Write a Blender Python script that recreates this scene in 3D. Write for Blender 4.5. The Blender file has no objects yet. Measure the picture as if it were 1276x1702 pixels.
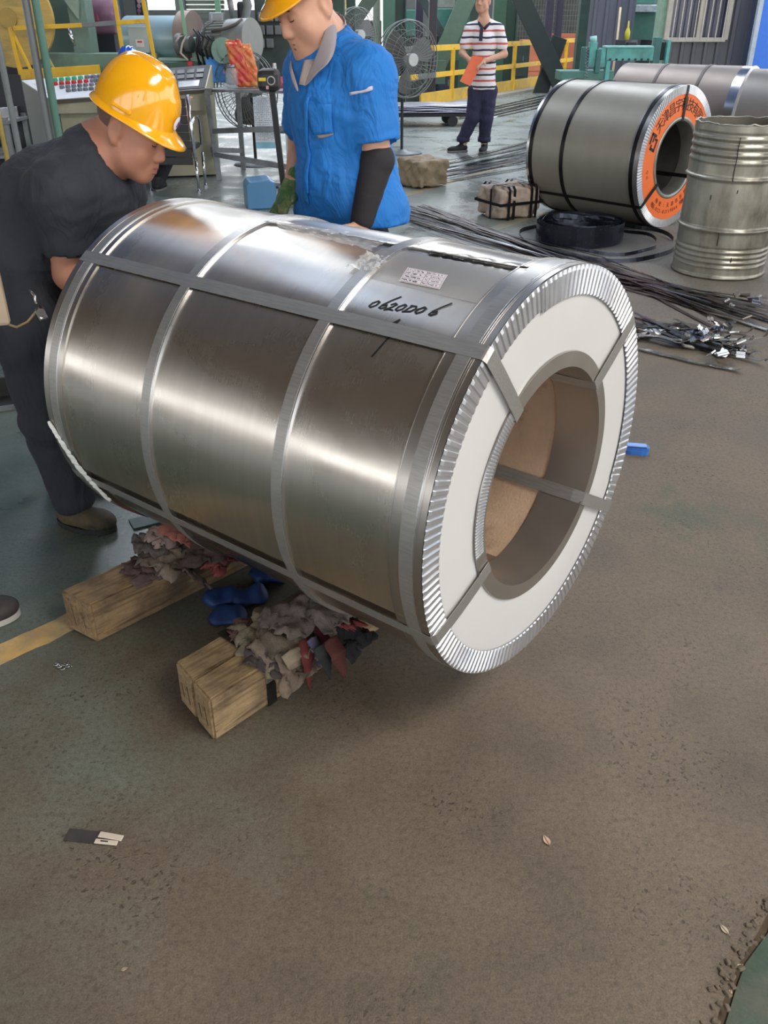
import bpy, bmesh, math, random
import numpy as np
from mathutils import Vector, Matrix, Euler, noise as mnoise

scene = bpy.context.scene
COL = scene.collection
rnd = random.Random(7)
PI = math.pi
R = math.radians

# ------------------------------------------------------------------ camera, sky, lights, exposure
F_PX, PITCH, CAM_H = 1430.0, R(29.71), 1.47
cam_data = bpy.data.cameras.new('camera')
cam_data.sensor_fit = 'HORIZONTAL'
cam_data.sensor_width = 36.0
cam_data.lens = F_PX / 1276 * 36.0
cam_data.clip_start = 0.05
cam_data.clip_end = 300
cam = bpy.data.objects.new('camera', cam_data)
COL.objects.link(cam)
cam.location = (0, 0, CAM_H)
cam.rotation_euler = (PI / 2 - PITCH, 0, 0)
scene.camera = cam

scene.view_settings.view_transform = 'Standard'
scene.view_settings.look = 'None'
scene.view_settings.gamma = 1
scene.view_settings.use_curve_mapping = False
scene.view_settings.exposure = 0.08

world = bpy.data.worlds.new('sky')
scene.world = world
world.use_nodes = True
wn = world.node_tree
wn.nodes.clear()
w_out = wn.nodes.new('ShaderNodeOutputWorld')
w_bg = wn.nodes.new('ShaderNodeBackground')
w_tc = wn.nodes.new('ShaderNodeTexCoord')
w_sep = wn.nodes.new('ShaderNodeSeparateXYZ')
w_ramp = wn.nodes.new('ShaderNodeValToRGB')
w_ramp.color_ramp.elements[0].position = 0.0
w_ramp.color_ramp.elements[0].color = (0.95, 0.95, 0.93, 1)
w_ramp.color_ramp.elements[1].position = 0.7
w_ramp.color_ramp.elements[1].color = (0.62, 0.76, 1.0, 1)
wn.links.new(w_tc.outputs['Generated'], w_sep.inputs[0])
wn.links.new(w_sep.outputs['Z'], w_ramp.inputs[0])
wn.links.new(w_ramp.outputs[0], w_bg.inputs[0])
w_bg.inputs[1].default_value = 3.3
wn.links.new(w_bg.outputs[0], w_out.inputs[0])


def area_light(name, loc, size, energy, color=(1, 1, 1), rot=(0, 0, 0)):
    d = bpy.data.lights.new(name, 'AREA')
    d.shape = 'RECTANGLE'
    d.size, d.size_y = size
    d.energy = energy
    d.color = color
    o = bpy.data.objects.new(name, d)
    COL.objects.link(o)
    o.location = loc
    o.rotation_euler = rot
    return o


# the three in the loop: daylight coming down through the translucent strips of the hall roof
for i, sx in enumerate((-3.5, 2.5, 8.5)):
    area_light('skylight_and_fill', (sx, 25, 7.3), (1.3, 30), 1000, (0.93, 0.97, 1.0))
area_light('skylight_and_fill', (5.5, -2.0, 7.3), (3.0, 6.0), 1050, (1.0, 0.97, 0.93))  # added fill lamp for the coil face and near floor, no roof opening here


# ------------------------------------------------------------------ helpers
def lin(c):
    def f(v):
        v = v / 255.0
        return v / 12.92 if v <= 0.04045 else ((v + 0.055) / 1.055) ** 2.4
    return (f(c[0]), f(c[1]), f(c[2]), 1.0)


def ray(px, py):
    """direction of the picture point (1276 x 1702 frame) in the world"""
    a, b = (px - 638) / F_PX, -(py - 851) / F_PX
    cp, sp = math.cos(PITCH), math.sin(PITCH)
    return Vector((a, cp + b * sp, -sp + b * cp))


def G(px, py, z=0.0):
    d = ray(px, py)
    return Vector((0, 0, CAM_H)) + d * ((z - CAM_H) / d.z)


def D(px, py, y):
    d = ray(px, py)
    return Vector((0, 0, CAM_H)) + d * (y / d.y)


class Nodes:
    def __init__(self, m):
        self.t = m.node_tree
        self.n = self.t.nodes
        self.l = self.t.links

    def new(self, kind, **kw):
        x = self.n.new(kind)
        for k, v in kw.items():
            setattr(x, k, v)
        return x

    def link(self, a, b):
        self.l.new(a, b)

    def coord(self, scale=(1, 1, 1), which='Object', rot=(0, 0, 0)):
        tc = self.new('ShaderNodeTexCoord')
        mp = self.new('ShaderNodeMapping')
        mp.inputs['Scale'].default_value = scale
        mp.inputs['Rotation'].default_value = rot
        self.link(tc.outputs[which], mp.inputs[0])
        return mp.outputs[0]

    def noise(self, vec, scale=5, detail=4, rough=0.55, dist=0.0):
        x = self.new('ShaderNodeTexNoise')
        x.inputs['Scale'].default_value = scale
        x.inputs['Detail'].default_value = detail
        x.inputs['Roughness'].default_value = rough
        x.inputs['Distortion'].default_value = dist
        if vec is not None:
            self.link(vec, x.inputs['Vector'])
        return x.outputs['Fac']

    def ramp(self, fac, stops):
        x = self.new('ShaderNodeValToRGB')
        e = x.color_ramp.elements
        while len(e) < len(stops):
            e.new(0.5)
        for k, (p, c) in enumerate(stops):
            e[k].position = p
            e[k].color = c if not isinstance(c, (int, float)) else (c, c, c, 1)
        self.link(fac, x.inputs[0])
        return x.outputs[0]

    def mix(self, fac, a, b, blend='MIX'):
        x = self.new('ShaderNodeMix', data_type='RGBA', blend_type=blend)
        for sock, v in ((x.inputs[0], fac), (x.inputs[6], a), (x.inputs[7], b)):
            if hasattr(v, 'is_linked') or hasattr(v, 'links'):
                self.link(v, sock)
            else:
                sock.default_value = v
        return x.outputs[2]

    def math(self, op, a, b=0.0, clamp=False):
        x = self.new('ShaderNodeMath', operation=op)
        x.use_clamp = clamp
        for sock, v in ((x.inputs[0], a), (x.inputs[1], b)):
            if hasattr(v, 'links'):
                self.link(v, sock)
            else:
                sock.default_value = v
        return x.outputs[0]

    def bump(self, h, strength=0.3, dist=0.01):
        x = self.new('ShaderNodeBump')
        x.inputs['Strength'].default_value = strength
        x.inputs['Distance'].default_value = dist
        self.link(h, x.inputs['Height'])
        return x.outputs[0]


def base_mat(name):
    m = bpy.data.materials.new(name)
    m.use_nodes = True
    N = Nodes(m)
    b = N.n['Principled BSDF']
    return m, N, b


MATS = {}


def mat(name, rgb, rough=0.5, metal=0.0, var=0.12, scale=9.0, bump=0.0, bump_scale=60.0, spec=0.5, dirt=None,
        dirt_amount=0.5, stretch=(1, 1, 1), alpha=1.0, coat=0.0, folds=0.0):
    """procedural paint / plastic / cloth / metal with mottled colour, wear and fine relief"""
    if name in MATS:
        return MATS[name]
    m, N, b = base_mat(name)
    c = lin(rgb)
    co = N.coord(stretch)
    n1 = N.noise(co, scale, 5)
    lo = tuple(v * (1 - var) for v in c[:3]) + (1,)
    hi = tuple(min(1, v * (1 + var)) for v in c[:3]) + (1,)
    colr = N.ramp(n1, [(0.3, lo), (0.7, hi)])
    if dirt is not None:
        n2 = N.noise(co, scale * 0.45, 8, 0.65)
        f = N.ramp(n2, [(0.62 - 0.25 * dirt_amount, 0.0), (0.80 - 0.18 * dirt_amount, 1.0)])
        colr = N.mix(f, colr, lin(dirt))
    N.link(colr, b.inputs['Base Color'])
    b.inputs['Metallic'].default_value = metal
    b.inputs['Specular IOR Level'].default_value = spec
    b.inputs['Coat Weight'].default_value = coat
    b.inputs['Coat Roughness'].default_value = 0.08
    r = N.ramp(n1, [(0.2, max(0.02, rough * 0.85)), (0.8, min(1, rough * 1.15))])
    N.link(r, b.inputs['Roughness'])
    if folds > 0:
        fz = N.noise(N.coord((1.0, 1.0, 0.45), rot=(.3, .5, 0)), 13, 3, 0.45, 1.6)
        bf = N.new('ShaderNodeBump')
        bf.inputs['Strength'].default_value = folds
        bf.inputs['Distance'].default_value = 0.035
        N.link(fz, bf.inputs['Height'])
        N.link(bf.outputs[0], b.inputs['Normal'])
    elif bump > 0:
        N.link(N.bump(N.noise(co, bump_scale, 6), bump, 0.004), b.inputs['Normal'])
    if alpha < 1:
        b.inputs['Alpha'].default_value = alpha
    MATS[name] = m
    return m


class MB:
    """collects shapes into one mesh"""
    def __init__(self):
        self.v, self.f, self.s = [], [], []

    def add(self, verts, faces, smooth=False):
        o = len(self.v)
        self.v += [tuple(p) for p in verts]
        self.f += [tuple(i + o for i in f) for f in faces]
        self.s += [smooth] * len(faces)
        return self

    def box(self, c, size, bevel=0.0, rot=None, taper=1.0):
        """box centred at c; bevelled edges; rot is a Matrix or a z angle"""
        bm = bmesh.new()
        bmesh.ops.create_cube(bm, size=1.0)
        for q in bm.verts:
            k = taper if q.co.z > 0 else 1.0
            q.co = Vector((q.co.x * size[0] * k, q.co.y * size[1] * k, q.co.z * size[2]))
        if bevel > 0:
            bmesh.ops.bevel(bm, geom=bm.edges[:], offset=bevel, segments=2, affect='EDGES', profile=0.5)
        M = Matrix.Identity(3)
        if rot is not None:
            M = Matrix.Rotation(rot, 3, 'Z') if isinstance(rot, (int, float)) else rot
        bm.verts.index_update()
        vs = [tuple(M @ q.co + Vector(c)) for q in bm.verts]
        fs = [[q.index for q in f.verts] for f in bm.faces]
        bm.free()
        return self.add(vs, fs, False)

    def bar(self, a, b, w, h=None, bevel=0.0, up=(0, 0, 1)):
        """rectangular bar from a to b, w wide and h high"""
        a, b = Vector(a), Vector(b)
        d = b - a
        L = d.length
        x = d.normalized()
        up = Vector(up)
        if abs(x.dot(up)) > 0.98:
            up = Vector((0, 1, 0))
        y = up.cross(x).normalized()
        z = x.cross(y)
        M = Matrix((x, y, z)).transposed()
        return self.box((a + b) / 2, (L, w, h or w), bevel, M)

    def tube(self, pts, r, n=10, closed=False, cap=True, r2=None):
        pts = [Vector(p) for p in pts]
        m = len(pts)
        rs = [r] * m if not isinstance(r, (list, tuple)) else list(r)
        tang = []
        for i in range(m):
            if closed:
                t = pts[(i + 1) % m] - pts[i - 1]
            else:
                t = pts[min(i + 1, m - 1)] - pts[max(i - 1, 0)]
            tang.append(t.normalized() if t.length > 1e-9 else Vector((0, 0, 1)))
        ref = Vector((0, 0, 1)) if abs(tang[0].z) < 0.9 else Vector((1, 0, 0))
        nv = (ref - tang[0] * ref.dot(tang[0])).normalized()
        vs, fs = [], []
        for i in range(m):
            nv = (nv - tang[i] * nv.dot(tang[i]))
            nv = nv.normalized() if nv.length > 1e-6 else tang[i].orthogonal().normalized()
            bv = tang[i].cross(nv)
            for k in range(n):
                a = 2 * PI * k / n
                vs.append(pts[i] + (nv * math.cos(a) + bv * math.sin(a)) * rs[i])
        for i in range(m if closed else m - 1):
            j = (i + 1) % m
            for k in range(n):
                l = (k + 1) % n
                fs.append((i * n + k, i * n + l, j * n + l, j * n + k))
        if cap and not closed:
            fs.append(tuple(range(n - 1, -1, -1)))
            fs.append(tuple((m - 1) * n + k for k in range(n)))
        return self.add(vs, fs, True)

    def cyl(self, a, b, r, n=24, r2=None, cap=True):
        a, b = Vector(a), Vector(b)
        x = (b - a).normalized()
        y = x.orthogonal().normalized()
        z = x.cross(y)
        r2 = r if r2 is None else r2
        vs = []
        for p, q in ((a, r), (b, r2)):
            for k in range(n):
                t = 2 * PI * k / n
                vs.append(p + (y * math.cos(t) + z * math.sin(t)) * q)
        self.add(vs, [(k, (k + 1) % n, n + (k + 1) % n, n + k) for k in range(n)], True)
        if cap:
            self.add(vs[:n], [tuple(range(n - 1, -1, -1))], False)
            self.add(vs[n:], [tuple(range(n))], False)
        return self

    def lathe(self, prof, n=48, axis='Z', origin=(0, 0, 0), a0=0.0, a1=2 * PI, smooth=True, wob=None):
        """revolve (r, h) pairs; open when a1-a0 < full turn"""
        full = abs((a1 - a0) - 2 * PI) < 1e-6
        cols = n if full else n + 1
        vs, fs = [], []
        o = Vector(origin)
        for i in range(cols):
            a = a0 + (a1 - a0) * i / n
            for (r, h) in prof:
                rr = r if wob is None else wob(a, r, h)
                if axis == 'Z':
                    p = Vector((rr * math.cos(a), rr * math.sin(a), h))
                else:
                    p = Vector((h, rr * math.cos(a), rr * math.sin(a)))
                vs.append(p + o)
        m = len(prof)
        for i in range(n):
            j = (i + 1) % cols
            for k in range(m - 1):
                fs.append((i * m + k, j * m + k, j * m + k + 1, i * m + k + 1))
        return self.add(vs, fs, smooth)

    def ribbon(self, pts, width, thick, side):
        """flat strip of metal following pts; side(i) gives the width direction"""
        pts = [Vector(p) for p in pts]
        m = len(pts)
        vs, fs = [], []
        for i in range(m):
            t = (pts[min(i + 1, m - 1)] - pts[max(i - 1, 0)]).normalized()
            s = Vector(side(i) if callable(side) else side)
            s = (s - t * s.dot(t)).normalized()
            nn = t.cross(s)
            for a, b in ((-1, 0), (1, 0), (1, 1), (-1, 1)):
                vs.append(pts[i] + s * (a * width / 2) + nn * (b * thick))
        for i in range(m - 1):
            for k in range(4):
                l = (k + 1) % 4
                fs.append((i * 4 + k, i * 4 + l, (i + 1) * 4 + l, (i + 1) * 4 + k))
        fs += [(3, 2, 1, 0), tuple((m - 1) * 4 + k for k in range(4))]
        return self.add(vs, fs, False)

    def build(self, name, m, parent=None, fix=True):
        me = bpy.data.meshes.new(name)
        me.from_pydata(self.v, [], self.f)
        if any(self.s):
            me.polygons.foreach_set('use_smooth', self.s)
        if fix:
            bm = bmesh.new()
            bm.from_mesh(me)
            bmesh.ops.recalc_face_normals(bm, faces=bm.faces)
            bm.to_mesh(me)
            bm.free()
        me.materials.append(m)
        return link(name, me, parent)


def link(name, data, parent=None):
    o = bpy.data.objects.new(name, data)
    COL.objects.link(o)
    if parent is not None:
        o.parent = parent
    return o


def tag(o, label=None, cat=None, group=None, kind=None):
    if label:
        o['label'] = label
    if cat:
        o['category'] = cat
    if group:
        o['group'] = group
    if kind:
        o['kind'] = kind
    return o


def thing(name, label, cat, loc=(0, 0, 0), rz=0.0, group=None, rot=None):
    o = bpy.data.objects.new(name, None)
    o.empty_display_size = 0.1
    COL.objects.link(o)
    o.location = loc
    o.rotation_euler = rot if rot is not None else (0, 0, rz)
    return tag(o, label, cat, group)


def copy_tree(o, parent=None, kids=None):
    c = o.copy()
    COL.objects.link(c)
    c.parent = parent
    for ch in (kids or KIDS)(o):
        copy_tree(ch, c, kids)
    return c


def KIDS(o):
    return [x for x in COL.objects if x.parent == o]


# signed-distance modelling for bodies, clothes, cloth bundles
def sdf_mesh(prims, h, disp=None, k0=0.02):
    """prims: dicts (t=cap/ell/box, sub, k). Smooth union, then surface nets -> verts, faces"""
    lo = np.full(3, 1e9)
    hi = np.full(3, -1e9)
    for p in prims:
        if p.get('sub'):
            continue
        b0, b1 = p_bounds(p)
        lo = np.minimum(lo, b0)
        hi = np.maximum(hi, b1)
    lo -= 3 * h + 0.015
    hi += 3 * h + 0.015
    n = np.ceil((hi - lo) / h).astype(int) + 1
    Fv = np.full(n, 1.0, dtype=np.float32)
    for p in prims:
        k = p.get('k', k0)
        b0, b1 = p_bounds(p)
        m = k + 4 * h
        i0 = np.clip(np.floor((b0 - m - lo) / h).astype(int), 0, n - 1)
        i1 = np.clip(np.ceil((b1 + m - lo) / h).astype(int) + 1, 1, n)
        xs = [(lo[a] + h * np.arange(i0[a], i1[a])).astype(np.float32) for a in range(3)]
        X, Y, Z = np.meshgrid(*xs, indexing='ij')
        d = p_dist(p, X, Y, Z)
        sl = tuple(slice(i0[a], i1[a]) for a in range(3))
        cur = Fv[sl]
        if p.get('sub'):
            d = -d
            q = np.maximum(k - np.abs(cur - d), 0) / k
            Fv[sl] = np.maximum(cur, d) + q * q * k * 0.25
        else:
            q = np.maximum(k - np.abs(cur - d), 0) / k
            Fv[sl] = np.minimum(cur, d) - q * q * k * 0.25
    if disp is not None:
        near = np.argwhere(np.abs(Fv) < 6 * h)
        P = lo + near * h
        Fv[tuple(near.T)] += disp(P[:, 0], P[:, 1], P[:, 2]).astype(np.float32)
    return surface_nets(Fv, lo, h)


def p_bounds(p):
    if p['t'] == 'cap':
        a, b = np.array(p['a'], float), np.array(p['b'], float)
        r = max(p['ra'], p['rb'])
        return np.minimum(a, b) - r, np.maximum(a, b) + r
    r = max(p['r'])
    c = np.array(p['c'], float)
    return c - r * (1.0 if p['t'] == 'ell' else 1.75), c + r * (1.0 if p['t'] == 'ell' else 1.75)


def p_dist(p, X, Y, Z):
    if p['t'] == 'cap':
        a, b = np.array(p['a'], float), np.array(p['b'], float)
        ba = b - a
        L2 = float(ba @ ba) + 1e-12
        px, py, pz = X - a[0], Y - a[1], Z - a[2]
        t = np.clip((px * ba[0] + py * ba[1] + pz * ba[2]) / L2, 0, 1)
        dx, dy, dz = px - t * ba[0], py - t * ba[1], pz - t * ba[2]
        return np.sqrt(dx * dx + dy * dy + dz * dz) - (p['ra'] + (p['rb'] - p['ra']) * t)
    c = np.array(p['c'], float)
    M = np.array(p.get('m', np.eye(3)), float)      # rows are the local axes
    px, py, pz = X - c[0], Y - c[1], Z - c[2]
    l = [M[i, 0] * px + M[i, 1] * py + M[i, 2] * pz for i in range(3)]
    r = p['r']
    if p['t'] == 'ell':
        k0 = np.sqrt((l[0] / r[0]) ** 2 + (l[1] / r[1]) ** 2 + (l[2] / r[2]) ** 2)
        k1 = np.sqrt((l[0] / r[0] ** 2) ** 2 + (l[1] / r[1] ** 2) ** 2 + (l[2] / r[2] ** 2) ** 2) + 1e-6
        return k0 * (k0 - 1.0) / k1
    e = p.get('e', 0.01)
    q = [np.abs(l[i]) - (r[i] - e) for i in range(3)]
    o = np.sqrt(sum(np.maximum(v, 0) ** 2 for v in q))
    return o + np.minimum(np.maximum(np.maximum(q[0], q[1]), q[2]), 0) - e


def surface_nets(Fv, lo, h):
    ins = Fv < 0
    nx, ny, nz = Fv.shape
    cnt = np.zeros((nx - 1, ny - 1, nz - 1), dtype=np.int8)
    for i in (0, 1):
        for j in (0, 1):
            for k in (0, 1):
                cnt += ins[i:nx - 1 + i, j:ny - 1 + j, k:nz - 1 + k]
    act = (cnt > 0) & (cnt < 8)
    idx = np.full(act.shape, -1, dtype=np.int64)
    cells = np.argwhere(act)
    idx[act] = np.arange(len(cells))
    acc = np.zeros((len(cells), 3))
    num = np.zeros(len(cells))
    corners = [(i, j, k) for i in (0, 1) for j in (0, 1) for k in (0, 1)]
    for a in range(8):
        for b in range(a + 1, 8):
            ca, cb = np.array(corners[a]), np.array(corners[b])
            if np.abs(ca - cb).sum() != 1:
                continue
            fa = Fv[tuple((cells + ca).T)].astype(float)
            fb = Fv[tuple((cells + cb).T)].astype(float)
            x = (fa < 0) != (fb < 0)
            t = np.where(x, fa / np.where(x, fa - fb, 1), 0)
            acc += np.where(x[:, None], ca + t[:, None] * (cb - ca), 0)
            num += x
    V = lo + (cells + acc / num[:, None]) * h
    faces = []
    for ax in range(3):
        a1, a2 = (ax + 1) % 3, (ax + 2) % 3
        s0 = [slice(None)] * 3
        s1 = [slice(None)] * 3
        s0[ax] = slice(0, -1)
        s1[ax] = slice(1, None)
        ch = ins[tuple(s0)] != ins[tuple(s1)]
        E = np.argwhere(ch)
        E = E[(E[:, a1] > 0) & (E[:, a2] > 0) & (E[:, a1] < Fv.shape[a1] - 1) & (E[:, a2] < Fv.shape[a2] - 1)]
        flip = ins[tuple(E.T)]
        q = []
        for o1, o2 in ((-1, -1), (0, -1), (0, 0), (-1, 0)):
            c = E.copy()
            c[:, a1] += o1
            c[:, a2] += o2
            q.append(idx[tuple(c.T)])
        q = np.stack(q, 1)
        q[~flip] = q[~flip][:, ::-1]
        faces.append(q)
    Fq = np.concatenate(faces)
    return V, Fq


def np_obj(name, V, Fq, m, parent=None, off=(0, 0, 0), relax=2):
    """mesh from arrays, a little relaxed so the voxels vanish"""
    V = np.array(V, float)
    e = np.concatenate([Fq[:, [0, 1]], Fq[:, [1, 2]], Fq[:, [2, 3]], Fq[:, [3, 0]]])
    for it in range(relax * 2):
        s = np.zeros_like(V)
        c = np.zeros(len(V))
        for a, b in ((0, 1), (1, 0)):
            np.add.at(s, e[:, a], V[e[:, b]])
            np.add.at(c, e[:, a], 1)
        lam = 0.5 if it % 2 == 0 else -0.52
        V = V + lam * (s / np.maximum(c, 1)[:, None] - V)
    V = V - np.array(off)
    me = bpy.data.meshes.new(name)
    me.vertices.add(len(V))
    me.vertices.foreach_set('co', V.astype(np.float32).ravel())
    me.loops.add(len(Fq) * 4)
    me.polygons.add(len(Fq))
    me.polygons.foreach_set('loop_start', np.arange(len(Fq), dtype=np.int32) * 4)
    me.polygons.foreach_set('loop_total', np.full(len(Fq), 4, dtype=np.int32))
    me.loops.foreach_set('vertex_index', Fq.astype(np.int32).ravel())
    me.update(calc_edges=True)
    me.validate()
    me.polygons.foreach_set('use_smooth', [True] * len(me.polygons))
    me.materials.append(m)
    return link(name, me, parent)


def cap(a, b, ra, rb=None, **k):
    return dict(t='cap', a=tuple(a), b=tuple(b), ra=ra, rb=ra if rb is None else rb, **k)


def ell(c, r, m=None, **k):
    d = dict(t='ell', c=tuple(c), r=tuple(r), **k)
    if m is not None:
        d['m'] = m
    return d


def rbox(c, r, m=None, e=0.01, **k):
    d = dict(t='box', c=tuple(c), r=tuple(r), e=e, **k)
    if m is not None:
        d['m'] = m
    return d
# ------------------------------------------------------------------ floor
def floor_material():
    m, N, b = base_mat('worn_workshop_floor')
    co = N.coord()
    big = N.noise(co, 0.55, 4, 0.55, 0.6)
    mid = N.noise(co, 2.6, 6, 0.6, 0.3)
    fine = N.noise(co, 75, 6, 0.75)
    grit = N.noise(co, 260, 4, 0.7)
    # worn paint: green grey where paint is left, brown concrete where it is rubbed off
    sep = N.new('ShaderNodeSeparateXYZ')
    N.link(co, sep.inputs[0])
    lx = N.math('MULTIPLY', sep.outputs['X'], -0.42)
    ly = N.math('MULTIPLY', sep.outputs['Y'], 0.16)
    paint = N.math('ADD', N.math('ADD', lx, ly), N.math('MULTIPLY', N.math('SUBTRACT', big, 0.5), 1.5))
    paint = N.math('ADD', paint, N.math('MULTIPLY', N.math('SUBTRACT', mid, 0.5), 0.9))
    paint = N.math('ADD', paint, N.math('MULTIPLY', N.math('SUBTRACT', fine, 0.5), 0.35))
    pm = N.ramp(paint, [(0.30, 0.0), (0.72, 1.0)])
    brown = N.ramp(mid, [(0.25, lin((84, 72, 59))), (0.5, lin((106, 93, 77))), (0.78, lin((122, 108, 92)))])
    green = N.ramp(mid, [(0.25, lin((66, 80, 72))), (0.5, lin((88, 100, 90))), (0.8, lin((112, 114, 99)))])
    colr = N.mix(pm, brown, green)
    # far floor is paler and greyer
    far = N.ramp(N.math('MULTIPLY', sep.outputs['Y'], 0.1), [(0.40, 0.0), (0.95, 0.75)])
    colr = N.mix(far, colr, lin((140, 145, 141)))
    # mossy green patches of old paint in the foreground
    pn = N.noise(co, 1.3, 7, 0.65, 0.4)
    pf = N.ramp(pn, [(0.57, 0.0), (0.68, 0.6)])
    colr = N.mix(pf, colr, lin((62, 80, 60)))
    # grit, pale specks and dark pits
    g = N.ramp(fine, [(0.28, (.16, .15, .13, 1)), (0.5, (0.47, 0.47, 0.46, 1)), (0.74, (0.66, 0.64, 0.60, 1))])
    colr = N.mix(0.62, colr, g, 'OVERLAY')
    gg = N.ramp(grit, [(0.3, (0.22, 0.22, 0.22, 1)), (0.66, (0.72, 0.72, 0.72, 1))])
    colr = N.mix(0.6, colr, gg, 'OVERLAY')
    vor = N.new('ShaderNodeTexVoronoi')
    vor.inputs['Scale'].default_value = 62
    vor.inputs['Randomness'].default_value = 1.0
    wv = N.new('ShaderNodeVectorMath', operation='ADD')
    nz = N.new('ShaderNodeTexNoise')
    nz.inputs['Scale'].default_value = 55
    nz.inputs['Detail'].default_value = 3
    N.link(co, nz.inputs['Vector'])
    sc = N.new('ShaderNodeVectorMath', operation='SCALE')
    sc.inputs['Scale'].default_value = 0.035
    N.link(nz.outputs['Color'], sc.inputs[0])
    N.link(co, wv.inputs[0])
    N.link(sc.outputs[0], wv.inputs[1])
    N.link(wv.outputs[0], vor.inputs['Vector'])
    pits = N.ramp(vor.outputs['Distance'], [(0.12, 1.0), (0.34, 0.0)])
    where = N.ramp(N.noise(co, 2.2, 5), [(0.48, 0.0), (0.62, 1.0)])
    pitf = N.math('MULTIPLY', pits, where)
    colr = N.mix(N.math('MULTIPLY', pitf, 0.75), colr, lin((54, 45, 36)))
    N.link(colr, b.inputs['Base Color'])
    wear = N.noise(co, 1.7, 6, 0.65, 0.5)
    r1 = N.ramp(wear, [(0.36, 0.17), (0.58, 0.46)])
    r2 = N.ramp(mid, [(0.3, 0.55), (0.7, 0.78)])
    N.link(N.mix(pm, r2, r1), b.inputs['Roughness'])
    b.inputs['Specular IOR Level'].default_value = 0.5
    hgt = N.math('ADD', N.math('MULTIPLY', fine, 0.7), N.math('MULTIPLY', grit, 0.3))
    hgt = N.math('SUBTRACT', hgt, N.math('MULTIPLY', pitf, 0.5))
    bp = N.new('ShaderNodeBump')
    bp.inputs['Distance'].default_value = 0.006
    N.link(N.mix(pm, (0.55, 0.55, 0.55, 1), (0.10, 0.10, 0.10, 1)), bp.inputs['Strength'])
    N.link(hgt, bp.inputs['Height'])
    N.link(bp.outputs[0], b.inputs['Normal'])
    return m


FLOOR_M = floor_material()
# the slab, with its broken joint in the near right corner cut out
edge = [G(px, py) for px, py in ((1420, 1330), (1300, 1470), (1262, 1540), (1236, 1590), (1212, 1636), (1196, 1680), (1180, 1760), (1160, 1900))]
mb = MB()
X0, X1, Y0, Y1, T = -16.0, 14.0, -8.0, 50.0, -0.016
ev = [Vector((p.x + rnd.uniform(-.004, .004), p.y, 0)) for p in edge]
# floor left of / beyond the joint (a polygon), slab right of it lies a little lower
top = [Vector((X0, Y0, 0)), Vector((ev[-1].x, Y0, 0))] + [ev[i] for i in range(len(ev) - 1, -1, -1)] + [Vector((X1, ev[0].y, 0)), Vector((X1, Y1, 0)), Vector((X0, Y1, 0))]
fl = MB()
n = len(top)
fl.add(top + [Vector((p.x, p.y, T)) for p in top], [tuple(range(n))] + [(i, i + n, (i + 1) % n + n, (i + 1) % n) for i in range(n)])
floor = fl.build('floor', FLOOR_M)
tag(floor, kind='structure')
low = [Vector((ev[-1].x + .012, Y0, -.012))] + [Vector((ev[i].x + 0.006 + 0.008 * ((i * 7) % 3) / 2, ev[i].y - .006, -.012)) for i in range(len(ev) - 1, -1, -1)] + [Vector((X1, ev[0].y - .012, -.012)), Vector((X1, Y0, -.012))]
fl = MB()
n = len(low)
fl.add(low + [Vector((p.x, p.y, T)) for p in low], [tuple(range(n))] + [(i, i + n, (i + 1) % n + n, (i + 1) % n) for i in range(n)])
slab = fl.build('floor_slab', mat('green_slab_paint', (58, 76, 58), 0.5, var=0.2, scale=7, bump=0.4, bump_scale=90, dirt=(105, 95, 82), dirt_amount=0.7))
slab.parent = floor
fl = MB().box(((X0 + X1) / 2, (Y0 + Y1) / 2, T - 0.05), (X1 - X0, Y1 - Y0, 0.1))
o = fl.build('floor_bed', mat('joint_soil', (84, 70, 52), 0.9, var=0.3, scale=60))
o.parent = floor
# crumbled rim of the joint
fl = MB()
for i in range(70):
    t = rnd.uniform(1.3, len(ev) - 1.6)
    i0 = int(t)
    p = ev[i0].lerp(ev[i0 + 1], t - i0)
    s = rnd.uniform(.002, .007)
    fl.box((p.x + rnd.uniform(-.02, .012), p.y + rnd.uniform(-.01, .02), s * .3), (s * 2, s * 1.5, s), s * .3, Matrix.Rotation(rnd.uniform(0, 3), 3, 'Z') @ Matrix.Rotation(rnd.uniform(-.5, .5), 3, 'X'))
o = fl.build('crumbled_concrete', mat('crumb_concrete', (98, 86, 70), 0.9, var=0.3, scale=80))
tag(o, kind='stuff')
o.parent = floor

# yellow lane lines painted on the floor
YEL = mat('worn_yellow_line', (190, 154, 92), 0.5, var=0.2, scale=14, dirt=(118, 116, 100), dirt_amount=0.75)
YEL2 = mat('worn_orange_line', (150, 130, 98), 0.55, var=0.18, scale=6, dirt=(128, 126, 112), dirt_amount=0.95)


def floor_line(name, a, b, w, m):
    d = (Vector(b) - Vector(a)).normalized()
    s = Vector((-d.y, d.x, 0)) * w / 2
    a, b = Vector(a), Vector(b)
    vs = []
    K = 40
    for i in range(K + 1):
        p = a.lerp(b, i / K)
        for q in (1, -1):
            j = rnd.uniform(-.004, .004)
            vs.append(p + s * q + s.normalized() * j)
    base = [Vector((p.x, p.y, 0.0004)) for p in vs]
    topv = [Vector((p.x, p.y, 0.0014)) for p in vs]
    n = len(vs)
    fs = [(n + 2 * i, n + 2 * i + 1, n + 2 * i + 3, n + 2 * i + 2) for i in range(K)]
    fs += [(2 * i, n + 2 * i, n + 2 * i + 2, 2 * i + 2) for i in range(K)] + [(2 * i + 1, 2 * i + 3, n + 2 * i + 3, n + 2 * i + 1) for i in range(K)]
    o = MB().add(base + topv, fs).build(name, m)
    tag(o, kind='structure')
    return o


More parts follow.
